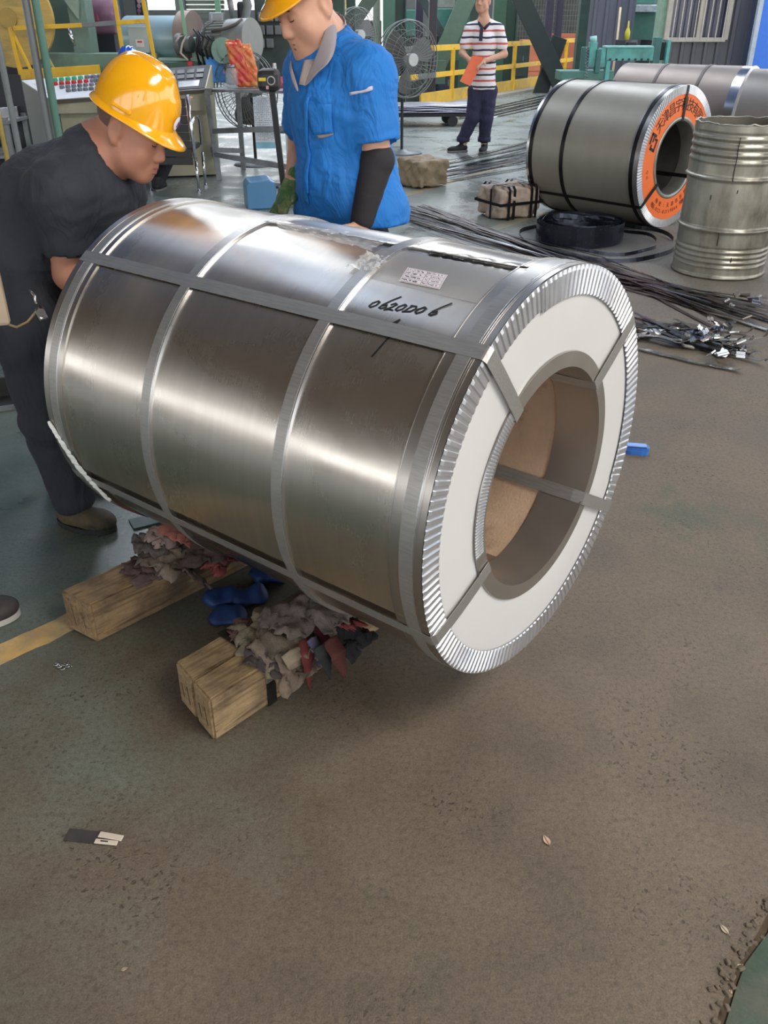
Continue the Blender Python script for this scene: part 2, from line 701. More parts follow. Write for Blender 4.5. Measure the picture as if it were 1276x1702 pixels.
pa, pb = G(-60, 1118), G(120, 1032)
floor_line('trim_1', pa - (pb - pa) * 1.2, pb + (pb - pa) * 2.0, 0.085, YEL)
floor_line('trim_2', G(650, 332), G(893, 258), 0.11, YEL2)
floor_line('trim_3', G(770, 398), G(905, 352), 0.11, YEL2)

# ------------------------------------------------------------------ hall shell
ROOF = mat('dark_roof_sheet', (132, 116, 104), 0.8, var=0.2, scale=2)
WALLP = mat('dull_wall_sheet', (132, 118, 106), 0.8, var=0.2, scale=1.5)


def structure(name, m, build):
    q = MB()
    build(q)
    o = q.build(name, m)
    tag(o, kind='structure')
    return o


def roof_near(q):
    q.box(((X0 + X1) / 2, -1.5, 7.5), (X1 - X0, 13, 0.12))


def roof_far(q):
    x = X0
    for sx, w in ((-3.5, 1.3), (2.5, 1.3), (8.5, 1.3)):
        q.box(((x + sx - w / 2) / 2, 27.5, 7.5), (sx - w / 2 - x, 45, 0.12))
        x = sx + w / 2
    q.box(((x + X1) / 2, 27.5, 7.5), (X1 - x, 45, 0.12))


structure('ceiling', ROOF, roof_near)
structure('ceiling', mat('blue_roof_sheet', (116, 144, 196), 0.7, var=0.1, scale=2), roof_far)
for k in range(7):
    structure('ceiling_beam', mat('roof_truss_paint', (58, 66, 62), 0.6, var=0.15), lambda q: q.box((-1, -4 + 8 * k, 7.05), (30, 0.25, 0.45)))


def left_wall(q):
    q.box((X0, 21, 0.55), (0.2, 58, 1.1))
    q.box((X0, 21, 5.0), (0.2, 58, 5.0))
    for k in range(10):
        q.box((X0 + .05, -8 + 6 * k, 1.8), (0.35, 0.35, 1.6))


def right_wall(q):
    q.box((X1, 21, 0.4), (0.2, 58, 0.8))
    q.box((X1, 21, 6.4), (0.2, 58, 2.2))
    for k in range(10):
        q.box((X1 - .05, -8 + 6 * k, 3.0), (0.35, 0.35, 6))


def rear_wall(q):
    q.box((-1, Y0, 0.3), (30, 0.2, 0.6))
    q.box((-1, Y0, 6.3), (30, 0.2, 2.4))
    for k in range(6):
        q.box((-15 + 6 * k, Y0, 3.0), (0.4, 0.4, 6))


def far_wall(q):
    q.box((-6.2, Y1 - 16, 0.9), (7.0, 0.2, 1.8))
    q.box((-13.6, Y1 - 16, 3.5), (5.0, 0.2, 7))
    q.box((7.0, Y1 - 16, 3.5), (13.6, 0.2, 7))
    q.box((-5.4, Y1 - 16, 5.6), (11.2, 0.2, 3.0))


structure('wall_left', WALLP, left_wall)
structure('wall_right', WALLP, right_wall)
structure('wall_rear', WALLP, rear_wall)
structure('wall_far', mat('far_wall_sheet', (96, 100, 98), 0.8, var=0.2, scale=1.0), far_wall)
# ------------------------------------------------------------------ the big steel coil in front
CO_YAW, CO_R, CO_r, CO_L = -0.66564, 0.458, 0.254, 1.185
CO_FRONT = Vector((0.3508, 1.682, 0.596))
CO_N = Vector((math.cos(CO_YAW), math.sin(CO_YAW), 0))


def brushed(name, rgb, rough, aniso=0.75, var=0.05, film=False, tint=None):
    m, N, b = base_mat(name)
    c = lin(rgb)
    co = N.coord((9.0, 0.8, 0.8))
    n1 = N.noise(co, 5.0, 6, 0.6)
    n2 = N.noise(N.coord((1, 1, 1)), 2.4, 5, 0.6, 0.5)
    lines = N.noise(N.coord((160, 1.2, 1.2)), 2.0, 3, 0.6)
    colr = N.ramp(n1, [(0.3, tuple(v * (1 - var) for v in c[:3]) + (1,)), (0.7, tuple(min(1, v * (1 + var)) for v in c[:3]) + (1,))])
    N.link(colr, b.inputs['Base Color'])
    b.inputs['Metallic'].default_value = 1.0
    r = N.math('ADD', N.ramp(n2, [(0.3, rough * 0.75), (0.75, rough * 1.3)]), N.math('MULTIPLY', N.math('SUBTRACT', lines, 0.5), 0.05))
    N.link(r, b.inputs['Roughness'])
    b.inputs['Anisotropic'].default_value = aniso
    b.inputs['Anisotropic Rotation'].default_value = 0.25
    t = N.new('ShaderNodeTangent', direction_type='RADIAL', axis='X')
    N.link(t.outputs[0], b.inputs['Tangent'])
    if film:
        b.inputs['Coat Weight'].default_value = 0.22
        b.inputs['Coat Roughness'].default_value = 0.06
    return m


STEEL = brushed('galvanised_coil_sheet', (202, 195, 186), 0.29, .86, film=True)
GUARD = brushed('edge_guard_steel', (186, 181, 175), 0.34, 0.6)
STRAP = mat('galvanised_strap', (172, 170, 166), 0.38, 0.75, var=0.12, scale=20, stretch=(1, 12, 12))
STRAPB = mat('bright_strap_edge', (215, 216, 218), 0.28, 1.0, var=0.06)
PLEAT = mat('pleated_guard_steel', (206, 207, 210), 0.36, 0.85, var=0.05, scale=30)
FACE = mat('white_face_board', (198, 195, 191), 0.32, 0, var=0.02, scale=3, spec=0.45)
LINER = mat('brown_bore_paper', (172, 144, 118), 0.8, 0, var=0.10, scale=12, bump=0.5, bump_scale=130, dirt=(102, 80, 62), dirt_amount=0.35)
FLANGE = mat('bore_flange_steel', (170, 164, 156), 0.36, 0.85, var=0.08, scale=5)
INK = mat('black_marker_ink', (18, 17, 17), 0.5, var=0.05)

coil = thing('steel_coil', 'large shiny steel coil strapped with white end board and brown bore, lying on timbers', 'steel coil',
             CO_FRONT - CO_N * CO_L / 2 - Vector((0, 0, CO_R)), CO_YAW)
HX = CO_L / 2
AX = Vector((0, 0, CO_R))


SEAM = 199.0


def sheet_r(phi):
    return CO_R - 0.0015 - 0.005 * (((SEAM - phi) % 360) / 360)


def cyl_pt(s, phi, r):
    """point of the coil: s from the front edge, phi in degrees, radius r"""
    a = R(phi)
    return Vector((HX - s, math.cos(a) * r, math.sin(a) * r + CO_R))


# outer sheet: one wound turn with its overlapping edge low on the near side
mb = MB()
NS = 220
vs, fs = [], []
xs = [-HX + CO_L * i / 24 for i in range(25)]
for i in range(NS + 1):
    a = R(SEAM) - 2 * PI * i / NS
    rr = CO_R - 0.0015 - 0.005 * i / NS
    for x in xs:
        if i < 4 and x == xs[0]:
            rr += .0035 * (1 - i / 4) ** 2
        w = 0.0007 * mnoise.noise(Vector((x * 3.2, math.cos(a) * 1.6, math.sin(a) * 1.6))) if 0 < i < NS else 0
        vs.append((x, math.cos(a) * (rr + w), math.sin(a) * (rr + w) + CO_R))
m = len(xs)
for i in range(NS):
    for k in range(m - 1):
        fs.append((i * m + k, i * m + k + 1, (i + 1) * m + k + 1, (i + 1) * m + k))
mb.add(vs, fs, True)
# the cut edge of the sheet
e0 = [cyl_pt(HX - x, SEAM, CO_R + .002) for x in (-HX, HX)]
e1 = [cyl_pt(HX - x, SEAM, CO_R - .0055) for x in (-HX, HX)]
mb.add([e0[0], e0[1], e1[1], e1[0]], [(0, 1, 2, 3)])
mb.build('outer_sheet', STEEL, coil, fix=False)


def ring(q, s0, s1, r0, r1, n=200, a0=0.0, a1=2 * PI):
    """closed band around the coil between s0 and s1"""
    for pr in ([(r0, HX - s0), (r1, HX - s0)], [(r1, HX - s0), (r1, HX - s1)], [(r1, HX - s1), (r0, HX - s1)]):
        q.lathe(pr, n, 'X', AX, a0, a1)
    return q


# edge guards wrapping both rims (axial flange), and their straps
q = ring(MB(), -0.002, 0.078, CO_R - .008, CO_R + 0.0012)
for s in (0.012, 0.05, 0.074):
    ring(q, s, s + .003, CO_R, CO_R + .0022)
q.build('edge_guard', GUARD, coil)
q = ring(MB(), CO_L - 0.075, CO_L + .002, CO_R - .008, CO_R + 0.0012)
ring(q, CO_L - .020, CO_L - .018, CO_R, CO_R + .0022)
q.build('edge_guard', GUARD, coil)
for s, w in ((0.020, .030), (0.353, .028), (0.772, .028), (CO_L - .052, .028)):
    o = ring(MB(), s, s + w, CO_R - .006, CO_R + 0.0030).build('round_strap', STRAP, coil)
    e = ring(MB(), s - .0035, s, CO_R - .006, CO_R + 0.0024).build('strap_edge', STRAPB, o)
# front face: outer pleated ring in overlapping lengths, white board, inner guard
def pleated(q, r_in, r_out, a0, a1, x, pitch=2.35, amp=0.0032):
    n = int((a1 - a0) / pitch)
    prof = [(0.0, 0), (0.12, 1), (0.52, 1), (0.64, 0)]
    vs, fs = [], []
    for i in range(n + 1):
        for (t, hgt) in prof:
            a = R(a0 + (i + t) * (a1 - a0) / n)
            if i == n and t > 0:
                break
            for rr, hh in ((r_out + .001, 0.3), (r_out - .008, 1.0), (r_in + .003, 1.0), (r_in, 0.2)):
                vs.append((x + .0008 + amp * hgt * hh, math.cos(a) * rr, math.sin(a) * rr + CO_R))
    m = len(vs) // 4
    for i in range(m - 1):
        for k in range(3):
            fs.append((i * 4 + k, (i + 1) * 4 + k, (i + 1) * 4 + k + 1, i * 4 + k + 1))
    q.add(vs, fs, False)
    return q


for a0, a1, dx in ((101, 208, .0022), (-22, 102.5, .0045), (206, 339, .0032)):
    pleated(MB(), 0.405 if a0 != -22 else 0.398, CO_R, a0, a1, HX + dx).build('pleated_guard', PLEAT, coil, fix=False)
# white board, slightly bulged and wavy
vs, fs = [], []
NA, NR = 160, 14
for i in range(NA):
    a = 2 * PI * i / NA
    for k in range(NR + 1):
        rr = 0.262 + (0.452 - 0.262) * k / NR
        t = k / NR
        bulge = 0.0035 * math.sin(PI * min(1, t * 1.15)) * (0.5 + 0.5 * mnoise.noise(Vector((math.cos(a) * 1.7, math.sin(a) * 1.7, 3.1))) * 1.4)
        dent = -0.004 * math.exp(-((math.degrees(a) - 100) / 13) ** 2 - ((t - 0.45) / 0.35) ** 2) + 0.003 * math.exp(-((math.degrees(a) - 122) / 8) ** 2 - ((t - 0.4) / 0.5) ** 2)
        vs.append((HX + .0005 + max(0, bulge + dent) * (1 - t ** 6), math.cos(a) * rr, math.sin(a) * rr + CO_R))
m = NR + 1
for i in range(NA):
    j = (i + 1) % NA
    for k in range(NR):
        fs.append((i * m + k, i * m + k + 1, j * m + k + 1, j * m + k))
MB().add(vs, fs, True).build('face_board', FACE, coil, fix=False)
MB().lathe([(CO_R - .01, -HX + .001), (0.262, -HX + .001)], 96, 'X', AX).build('face_board', FACE, coil)
# inner guard: flat lip on the face and a smooth flange running into the bore
q = MB()
for pr in ([(0.2835, HX + .003), (0.2825, HX + .0065)], [(0.2825, HX + .0065), (0.2495, HX + .0072)], [(0.2495, HX + .0072), (0.2495, HX - .105)], [(0.2495, HX - .105), (0.2535, HX - .106)]):
    q.lathe(pr, 160, 'X', AX)
q.build('inner_guard', FLANGE, coil)
q = MB()
pleated(q, 0.256, 0.2845, 128, 195, HX + .0062, 1.5, .0022)
q.build('pleated_lip', PLEAT, coil, fix=False)
q = MB().lathe([(0.2545, HX - .02), (0.2545, -HX)], 120, 'X', AX)
q.lathe([(0.2545, HX), (0.262, HX)], 96, 'X', AX)
q.build('bore_liner', LINER, coil)
# chipped paper edge low in the bore
vs, fs = [], []
K = 26
for k in range(K + 1):
    phi = -150 + 62 * k / K
    for rr, xx in ((0.2528, HX - .10), (0.2526, HX - .125 - .03 * abs(mnoise.noise(Vector((k * .43, 0, 0)))) - .012 * rnd.random())):
        vs.append((xx, math.cos(R(phi)) * rr, math.sin(R(phi)) * rr + CO_R))
for k in range(K):
    fs.append((2 * k, 2 * k + 1, 2 * k + 3, 2 * k + 2))
MB().add(vs, fs).build('torn_paper_edge', mat('torn_brown_paper', (104, 82, 66), 0.85, var=0.2, scale=30), coil)

# lengthwise straps: along the barrel, down the white face, into the bore
for phi, ph_in, dz in ((127.6, 126.5, 0), (37, 39.5, 0), (-31.8, -33.5, .004), (204.5, 206.5, 0)):
    pts = [cyl_pt(CO_L - CO_L * k / 16, phi, CO_R + .0034) for k in range(17)]
    pts.append(cyl_pt(-0.004, phi, CO_R + .002))
    x = HX + .0105
    for t in (0.0, 0.15, 0.4, 0.7, 1.0):
        rr = (CO_R - .006) + (0.2495 - CO_R + .006) * t
        a = R(phi + (ph_in - phi) * t)
        pts.append(Vector((x + .002 * math.sin(PI * t), math.cos(a) * rr, math.sin(a) * rr + CO_R)))
    for xx in (HX - .02, HX - .3, HX - .8, -HX + .01):
        pts.append(Vector((xx, math.cos(R(ph_in)) * .2465, math.sin(R(ph_in)) * .2465 + CO_R)))
    tdir = Vector((0, -math.sin(R(phi)), math.cos(R(phi))))
    o = MB().ribbon(pts, .031, .0012, tdir).build('long_strap', STRAP, coil)


# label, marker writing, tape, torn film on top
def on_barrel(quad, lift, n=8):
    """patch of the barrel between four (s, phi) corners"""
    vs, fs = [], []
    for i in range(n + 1):
        for j in range(n + 1):
            u, v = i / n, j / n
            s = (quad[0][0] * (1 - u) + quad[1][0] * u) * (1 - v) + (quad[3][0] * (1 - u) + quad[2][0] * u) * v
            ph = (quad[0][1] * (1 - u) + quad[1][1] * u) * (1 - v) + (quad[3][1] * (1 - u) + quad[2][1] * u) * v
            vs.append(cyl_pt(s, ph, sheet_r(ph) + .0005 + lift))
    for i in range(n):
        for j in range(n):
            fs.append((i * (n + 1) + j, (i + 1) * (n + 1) + j, (i + 1) * (n + 1) + j + 1, i * (n + 1) + j + 1))
    return MB().add(vs, fs, True)


on_barrel([(0.40, 97.5), (0.075, 97.5), (0.075, 114.0), (0.40, 112.8)], .0004).build(
    'clear_tape', mat('clear_wrapping_tape', (190, 188, 184), 0.16, 0.0, var=0.03, alpha=0.38), coil)
lab = on_barrel([(0.288, 105.6), (0.190, 105.6), (0.176, 111.9), (0.274, 111.9)], .0012).build('paper_label', mat('label_paper', (222, 212, 214), 0.45, var=0.02), coil)
LBL = mat('label_print', (70, 66, 74), 0.6, var=0.05)


def lab_pt(u, v):
    s = (0.288 * (1 - u) + 0.190 * u) * (1 - v) + (0.274 * (1 - u) + 0.176 * u) * v
    return s, 105.6 + 6.3 * v


def stroke(q, pts, w, lift):
    """a flat pen stroke following (s, phi) points on the barrel"""
    P3 = [cyl_pt(s, ph, sheet_r(ph) + .0005 + lift) for s, ph in pts]
    for a, b in zip(P3, P3[1:]):
        t = (b - a)
        if t.length < 1e-6:
            continue
        nrm = Vector((0, (a.y + b.y) / 2, (a.z + b.z) / 2 - CO_R)).normalized()
        sd = t.normalized().cross(nrm) * w / 2
        t = t.normalized() * w * .3
        q.add([a - sd - t, b - sd + t, b + sd + t, a + sd - t], [(0, 1, 2, 3)])


q = MB()
for (u0, v0), (u1, v1) in (((.03, .04), (.97, .04)), ((.97, .04), (.97, .96)), ((.97, .96), (.03, .96)), ((.03, .96), (.03, .04)),
                           ((.03, .27), (.97, .27)), ((.03, .5), (.97, .5)), ((.03, .73), (.97, .73)), ((.2, .04), (.2, .96)), ((.52, .04), (.52, .96)), ((.66, .04), (.66, .96))):
    stroke(q, [lab_pt(u0 + (u1 - u0) * k / 4, v0 + (v1 - v0) * k / 4) for k in range(5)], .0007, .0016)
for r_ in range(4):
    for u0, u1, c in ((.05, .18, 5), (.23, .46, 9), (.54, .64, 3), (.69, .92, 6)):
        for k in range(c):
            if rnd.random() < .75:
                u = u0 + (u1 - u0) * k / c
                v = .10 + .23 * r_
                stroke(q, [lab_pt(u, v + rnd.uniform(0, .05)), lab_pt(u + .012, v + rnd.uniform(.06, .11))], .0016, .0017)
q.build('label_print', LBL, lab)

# handwriting: strokes in a small grid (x along the writing, y up), mapped on the barrel
GLYPH = {'0': [[(.5, 1), (.12, .62), (.1, .15), (.4, 0), (.78, .35), (.8, .85), (.5, 1), (.62, .9)]],
         '6': [[(1.15, 2.05), (.62, 1.25), (.25, .55), (.2, .1), (.5, 0), (.85, .3), (.7, .62), (.3, .45)]],
         '2': [[(.15, .72), (.45, 1), (.75, .85), (.55, .45), (0, -.1), (.45, .05), (.95, 0)]],
         'D': [[(.3, 1.0), (.02, .0)], [(.1, .95), (.75, .95), (.98, .6), (.7, .15), (-.1, -.02)]],
         'A': [[(-.1, -.1), (.55, .5), (1.0, 1.25), (.88, -.1)], [(.98, 1.2), (.78, .0)], [(.5, .3), (.9, .35)]]}


def wpt(x, y):
    # baseline runs from (0.292, 122.6) to (0.150, 120.8) on the barrel
    return 0.296 - 0.0235 * x + 0.0042 * y * -1.2, 122.4 - 0.28 * x - 2.35 * y


q = MB()
for ch, x0 in (('0', 0.0), ('6', .95), ('2', 1.75), ('0', 2.62), ('D', 3.55), ('0', 4.5), ('6', 5.75)):
    for st in GLYPH[ch]:
        fine = []
        for a, b in zip(st, st[1:]):
            for k in range(4):
                fine.append((a[0] + (b[0] - a[0]) * k / 4, a[1] + (b[1] - a[1]) * k / 4))
        fine.append(st[-1])
        stroke(q, [wpt(x0 + .82 * x, y) for x, y in fine], .0038, .0006)
for st in GLYPH['A']:
    stroke(q, [(0.226 - .018 * x, 126.1 - 1.7 * y) for x, y in st], .0042, .0006)
stroke(q, [(0.207, 129.2), (0.2135, 132.2), (0.221, 135.2)], .0034, .0006)
q.build('marker_writing', INK, coil)

# crumpled tape knot over the second strap
def crumple(name, quad, lift, amp, m, n=16, seed=1.0):
    o = on_barrel(quad, lift, n)
    o.v = [tuple(Vector(p) + (Vector((0, p[1], p[2] - CO_R)).normalized()) * (amp * abs(mnoise.noise(Vector(p) * 38 + Vector((seed, 0, 0))) + .6 * mnoise.noise(Vector(p) * 90)))) for p in o.v]
    for i in range(len(o.v)):
        a, b = divmod(i, n + 1)
        if a in (0, n) or b in (0, n):
            p = Vector(o.v[i])
            o.v[i] = tuple(p + Vector((rnd.uniform(-.006, .006), 0, 0)))
    o.s = [False] * len(o.f)
    return o.build(name, m, coil, fix=False)


FILM = mat('clear_film', (222, 222, 220), 0.12, 0.0, var=0.02, alpha=0.45)
crumple('crumpled_tape', [(0.408, 104), (0.338, 103), (0.345, 111), (0.412, 112)], .004, .012, FILM)
crumple('film_scrap', [(0.74, 93), (0.41, 91), (0.41, 101.5), (0.72, 97.5)], .003, .006, mat('milky_film', (226, 224, 220), 0.16, 0.0, var=0.03, alpha=0.32), 22, 4.0)


# torn edge of the outermost sheet along the top: a lifted lip with a dark gap
def torn(name, s0, s1, phi, width, jag, m, lift=0.004, K=46):
    vs, fs = [], []
    for k in range(K + 1):
        s = s0 + (s1 - s0) * k / K
        j = jag * (mnoise.noise(Vector((k * .37, phi, 0))) + .6 * mnoise.noise(Vector((k * 1.3, phi, 4))))
        for w, l in ((0, .0005), (.6, lift * .5), (1, lift)):
            vs.append(cyl_pt(s, phi + (width * w + (j if w == 1 else j * .4 * w)), CO_R + l + (.002 * rnd.random() if w == 1 else 0)))
    for k in range(K):
        for w in range(2):
            fs.append((k * 3 + w, (k + 1) * 3 + w, (k + 1) * 3 + w + 1, k * 3 + w + 1))
    return MB().add(vs, fs, True).build(name, m, coil, fix=False)


DARKGAP = mat('dark_gap_steel', (42, 40, 40), 0.6, 0.3, var=0.2)
torn('dark_tear', 0.29, 0.055, 95.2, 1.2, 1.5, DARKGAP, .0008)
torn('torn_lip', 0.78, 0.06, 92.0, 3.0, 1.3, STEEL, .0018, 70)
WF = mat('white_torn_film', (214, 214, 206), 0.4, 0.0, var=0.06)
vs, fs = [], []
K = 40
for k in range(K + 1):
    t = k / K
    phi = 183 + 32 * t
    w = .004 + .030 * math.sin(PI * t) ** .7 + .008 * mnoise.noise(Vector((k * .5, 2, 0)))
    for u, l in ((0, .0035), (.5, .011), (1, .004)):
        vs.append(cyl_pt(CO_L - .012 - .085 * t - u * w * .9 + .012, phi, CO_R + l + .003 * mnoise.noise(Vector((k * .8, u * 3, 1)))))
for k in range(K):
    for u in range(2):
        fs.append((k * 3 + u, (k + 1) * 3 + u, (k + 1) * 3 + u + 1, k * 3 + u + 1))
MB().add(vs, fs, False).build('torn_film_edge', WF, coil, fix=False)

# ------------------------------------------------------------------ timbers under it
def wood(name, rgb, dark):
    m, N, b = base_mat(name)
    co = N.coord((1.6, 14, 14))
    g = N.noise(co, 4, 8, 0.65, 1.2)
    bl = N.noise(N.coord(), 6, 5, 0.6)
    c1 = N.ramp(g, [(0.28, lin(dark)), (0.5, lin(rgb)), (0.75, lin(tuple(min(255, v + 26) for v in rgb)))])
    c2 = N.mix(N.ramp(bl, [(0.42, 0.0), (0.66, 0.85)]), c1, lin((72, 60, 48)))
    N.link(c2, b.inputs['Base Color'])
    b.inputs['Roughness'].default_value = 0.75
    N.link(N.bump(g, 0.6, 0.006), b.inputs['Normal'])
    return m


WOOD = wood('old_oak_timber', (146, 118, 82), (70, 52, 36))
WOOD2 = wood('old_pale_timber', (158, 132, 94), (82, 60, 40))


def timber(label, px_corner, ang, width, height, length, skew, m):
    """squared beam: near-right bottom corner at a picture point, running off at an angle"""
    p = G(*px_corner)
    rz = R(ang)
    t = thing('timber', label, 'timber', p, rz)
    bm = bmesh.new()
    bmesh.ops.create_cube(bm, size=1)
    for v in bm.verts:
        x = (v.co.x + .5)
        y = (v.co.y + .5)
        v.co = Vector((x * length + (y * skew if x < .5 else 0), y * width, (v.co.z + .5) * height))
    bmesh.ops.subdivide_edges(bm, edges=[e for e in bm.edges if abs((e.verts[0].co - e.verts[1].co).normalized().x) > .9], cuts=14)
    bmesh.ops.bevel(bm, geom=[e for e in bm.edges if len(e.link_faces) == 2 and e.calc_face_angle() > .8], offset=.006, segments=2, affect='EDGES')
    for v in bm.verts:
        if v.co.z > .01:
            v.co += Vector((mnoise.noise(v.co * 9) * .003, mnoise.noise(v.co * 8 + Vector((5, 0, 0))) * .003, mnoise.noise(v.co * 7 + Vector((9, 0, 0))) * .003))
    me = bpy.data.meshes.new('beam')
    bm.to_mesh(me)
    bm.free()
    me.materials.append(m)
    link('beam', me, t)
    q = MB()
    # end-grain checks
    for k in range(2):
        y0 = width * (.3 + .35 * k)
        q.bar((y0 / width * skew - .0012, y0, height * rnd.uniform(.2, .4)), ((y0 + .004) / width * skew - .0012, y0 + .006, height * rnd.uniform(.6, .8)), .0012, .0010)
    q.build('end_check', mat('dark_wood_crack', (86, 66, 46), 0.9), t)
    return t


BEAM_H = 0.128
timber('single squared old timber under the far end of the big coil', (162, 1069), 46.5, 0.118, BEAM_H, 1.0, -.02, WOOD)
timber('front timber of the strapped pair under the near end of the coil', (357, 1233), 48.0, 0.085, BEAM_H, 1.0, .016, WOOD2)
b_front = G(357, 1233)
sv = Vector((-math.sin(R(48)), math.cos(R(48)), 0))
dv = Vector((math.cos(R(48)), math.sin(R(48)), 0))
b_back = b_front + sv * .0895 + dv * .0165
t = thing('timber', 'rear timber of the strapped pair under the near end of the coil', 'timber', b_back, R(48))
src = [o for o in COL.objects if o.name.startswith('timber') and o is not t][-1]
for ch in KIDS(src):
    c = ch.copy()
    COL.objects.link(c)
    c.parent = t
    c.scale = (1, 1.0, .985)
# steel band around the pair
q = MB()
sx = 0.178
for lo_, hi_ in (((sx, -.003, -.0), (sx, -.003, BEAM_H + .003)), ((sx, -.003, BEAM_H + .003), (sx, .179, BEAM_H + .003))):
    q.bar(lo_, hi_, .028 if lo_[2] > .05 else .028, .0016, up=(0, 1, 0) if lo_[2] < .05 else (0, 0, 1))
t = thing('steel_band', 'short steel band holding the timber pair together', 'band', b_front, R(48))
q.build('band', mat('dull_band', (70, 66, 60), 0.5, 0.9, var=0.3, scale=30), t)
MB().box((sx, -.0052, BEAM_H * .72), (.032, .003, .036), .001).build('clip', STRAPB, t)
# ------------------------------------------------------------------ people
SKIN = mat('tanned_skin', (176, 122, 98), 0.5, var=0.06, scale=10, bump=0.08, bump_scale=160)
SKIN2 = mat('fair_skin', (202, 152, 126), 0.5, var=0.06, scale=10, bump=0.08, bump_scale=160)
HAIR = mat('short_black_hair', (34, 30, 28), 0.7, var=0.3, scale=60, bump=0.6, bump_scale=300)
LIP = mat('lip_skin', (156, 94, 84), 0.45, var=0.08)
LASH = mat('dark_lash', (36, 26, 22), 0.7)
HELM = mat('yellow_helmet_plastic', (240, 168, 14), 0.16, var=0.03, scale=3, spec=0.6, coat=0.6)
HELMB = mat('blue_helmet_plastic', (40, 84, 190), 0.2, var=0.03, scale=3, coat=0.6)


def frame(Fw, U):
    """rows: right-to-left x (the person's left is +x), forward y, up z"""
    Fw = Vector(Fw).normalized()
    U = Vector(U)
    U = (U - Fw * U.dot(Fw)).normalized()
    X = Fw.cross(U)          # person's right
    return Matrix((X, Fw, U))   # rows


def head_prims(c, M, s=1.0, nose=1.0, wd=1.0, lip=0.0):
    Mt = M.transposed()
    mm = [tuple(r) for r in M]

    def P(x, y, z):
        return Vector(c) + Mt @ Vector((x * s, y * s, z * s))

    def E(x, y, z, r, **k):
        return ell(P(x, y, z), [v * s for v in r], mm, **k)
    p = [E(0, -.012, .045, (.077, .097, .088), k=.03), E(0, .035, -.02, (.063 * wd, .064, .085), k=.03), E(0, .045, -.073, (.048 * wd, .046, .036), k=.035),
         E(0, .077, -.094, (.031 * wd, .020, .020), k=.03), E(.047 * wd, .022, -.056, (.026, .045, .036), k=.03), E(-.047 * wd, .022, -.056, (.026, .045, .036), k=.03),
         E(.040 * wd, .066, -.022, (.027, .022, .028), k=.025), E(-.040 * wd, .066, -.022, (.027, .022, .028), k=.025),
         cap(P(.045, .078, .036), P(.012, .094, .031), .010 * s, .009 * s, k=.018), cap(P(-.045, .078, .036), P(-.012, .094, .031), .010 * s, .009 * s, k=.018)]
    for sx in (1, -1):
        p.append(dict(E(sx * .031, .108, .014, (.017, .016, .011)), sub=True, k=.014))
    for sx in (1, -1):
        p.append(E(sx * .031, .082, .013, (.0155, .013, .0125), k=.004))
    p += [cap(P(0, .092, .020), P(0, .112 * nose, -.022), .008 * s, .0130 * s, k=.016), E(.013, .102, -.027, (.010, .011, .009), k=.010), E(-.013, .102, -.027, (.010, .011, .009), k=.010),
          cap(P(-.019, .090 + lip, -.056), P(.019, .090 + lip, -.056), .0085 * s, k=.010), cap(P(0, .096 + lip, -.053), P(0, .095 + lip, -.057), .0080 * s, k=.010),
          cap(P(-.015, .089 + lip, -.069), P(.015, .089 + lip, -.069), .0090 * s, k=.010), dict(cap(P(-.022, .1005 + lip, -.0625), P(.022, .1005 + lip, -.0625), .0022 * s), sub=True, k=.004)]
    for sx in (1, -1):
        p += [E(sx * .079, -.012, .004, (.010, .021, .033), k=.012), dict(E(sx * .088, -.008, .006, (.006, .011, .019)), sub=True, k=.006), E(sx * .079, -.004, -.026, (.008, .010, .011), k=.008)]
    return p, P


def face_details(person, P, M, s, off, lip=0.0):
    o_ = Vector(off)
    for sx in (1, -1):
        pts = [P(sx * (.031 + .0145 * math.cos(t)), .0945 - .004 * abs(math.cos(t)), .0105 - .0035 * math.sin(t)) - o_ for t in [PI * k / 6 for k in range(7)]]
        MB().tube(pts, .0013 * s, 6).build('eyelash', LASH, person)
        pts = [P(sx * (.014 + .034 * k / 5), .1045 - .013 * (k / 5) ** 1.5, .036 + .006 * math.sin(PI * k / 5)) - o_ for k in range(6)]
        MB().tube(pts, [.0022 * s, .0034 * s, .0036 * s, .0034 * s, .0028 * s, .0014 * s], 6).build('eyebrow', HAIR, person)
    for nm, z, r, hw in (('upper_lip', -.0555, .0048, .018), ('lower_lip', -.0695, .0056, .016)):
        pts = [P(hw * (k / 3 - 1), .0955 + lip - .006 * (k / 3 - 1) ** 2 + (.002 if z > -.06 else .0012), z + (.0015 if z > -.06 else 0) * (1 - abs(k / 3 - 1))) - o_ for k in range(7)]
        MB().tube(pts, [.001 * s, r * .8 * s, r * s, r * s, r * s, r * .8 * s, .001 * s], 8).build(nm, LIP, person)


def hair_cap(person, c, M, s, off, low=.0, m=None):
    Mt = M.transposed()
    mm = [tuple(r) for r in M]

    def P(x, y, z):
        return Vector(c) + Mt @ Vector((x * s, y * s, z * s))
    pr = [ell(P(0, -.016, .047), (.081 * s, .098 * s, .090 * s), mm), dict(rbox(P(0, .13, -.02), (.2 * s, .10 * s, .10 * s), mm), sub=True, k=.01),
          dict(rbox(P(0, 0, -.10 + low), (.2 * s, .2 * s, .07 * s), mm), sub=True, k=.01), dict(ell(P(.085, -.005, .0), (.022 * s, .03 * s, .045 * s), mm), sub=True, k=.006), dict(ell(P(-.085, -.005, .0), (.022 * s, .03 * s, .045 * s), mm), sub=True, k=.006)]
    V, Fq = sdf_mesh(pr, .006)
    np_obj('hair', V, Fq, m or HAIR, person, off)


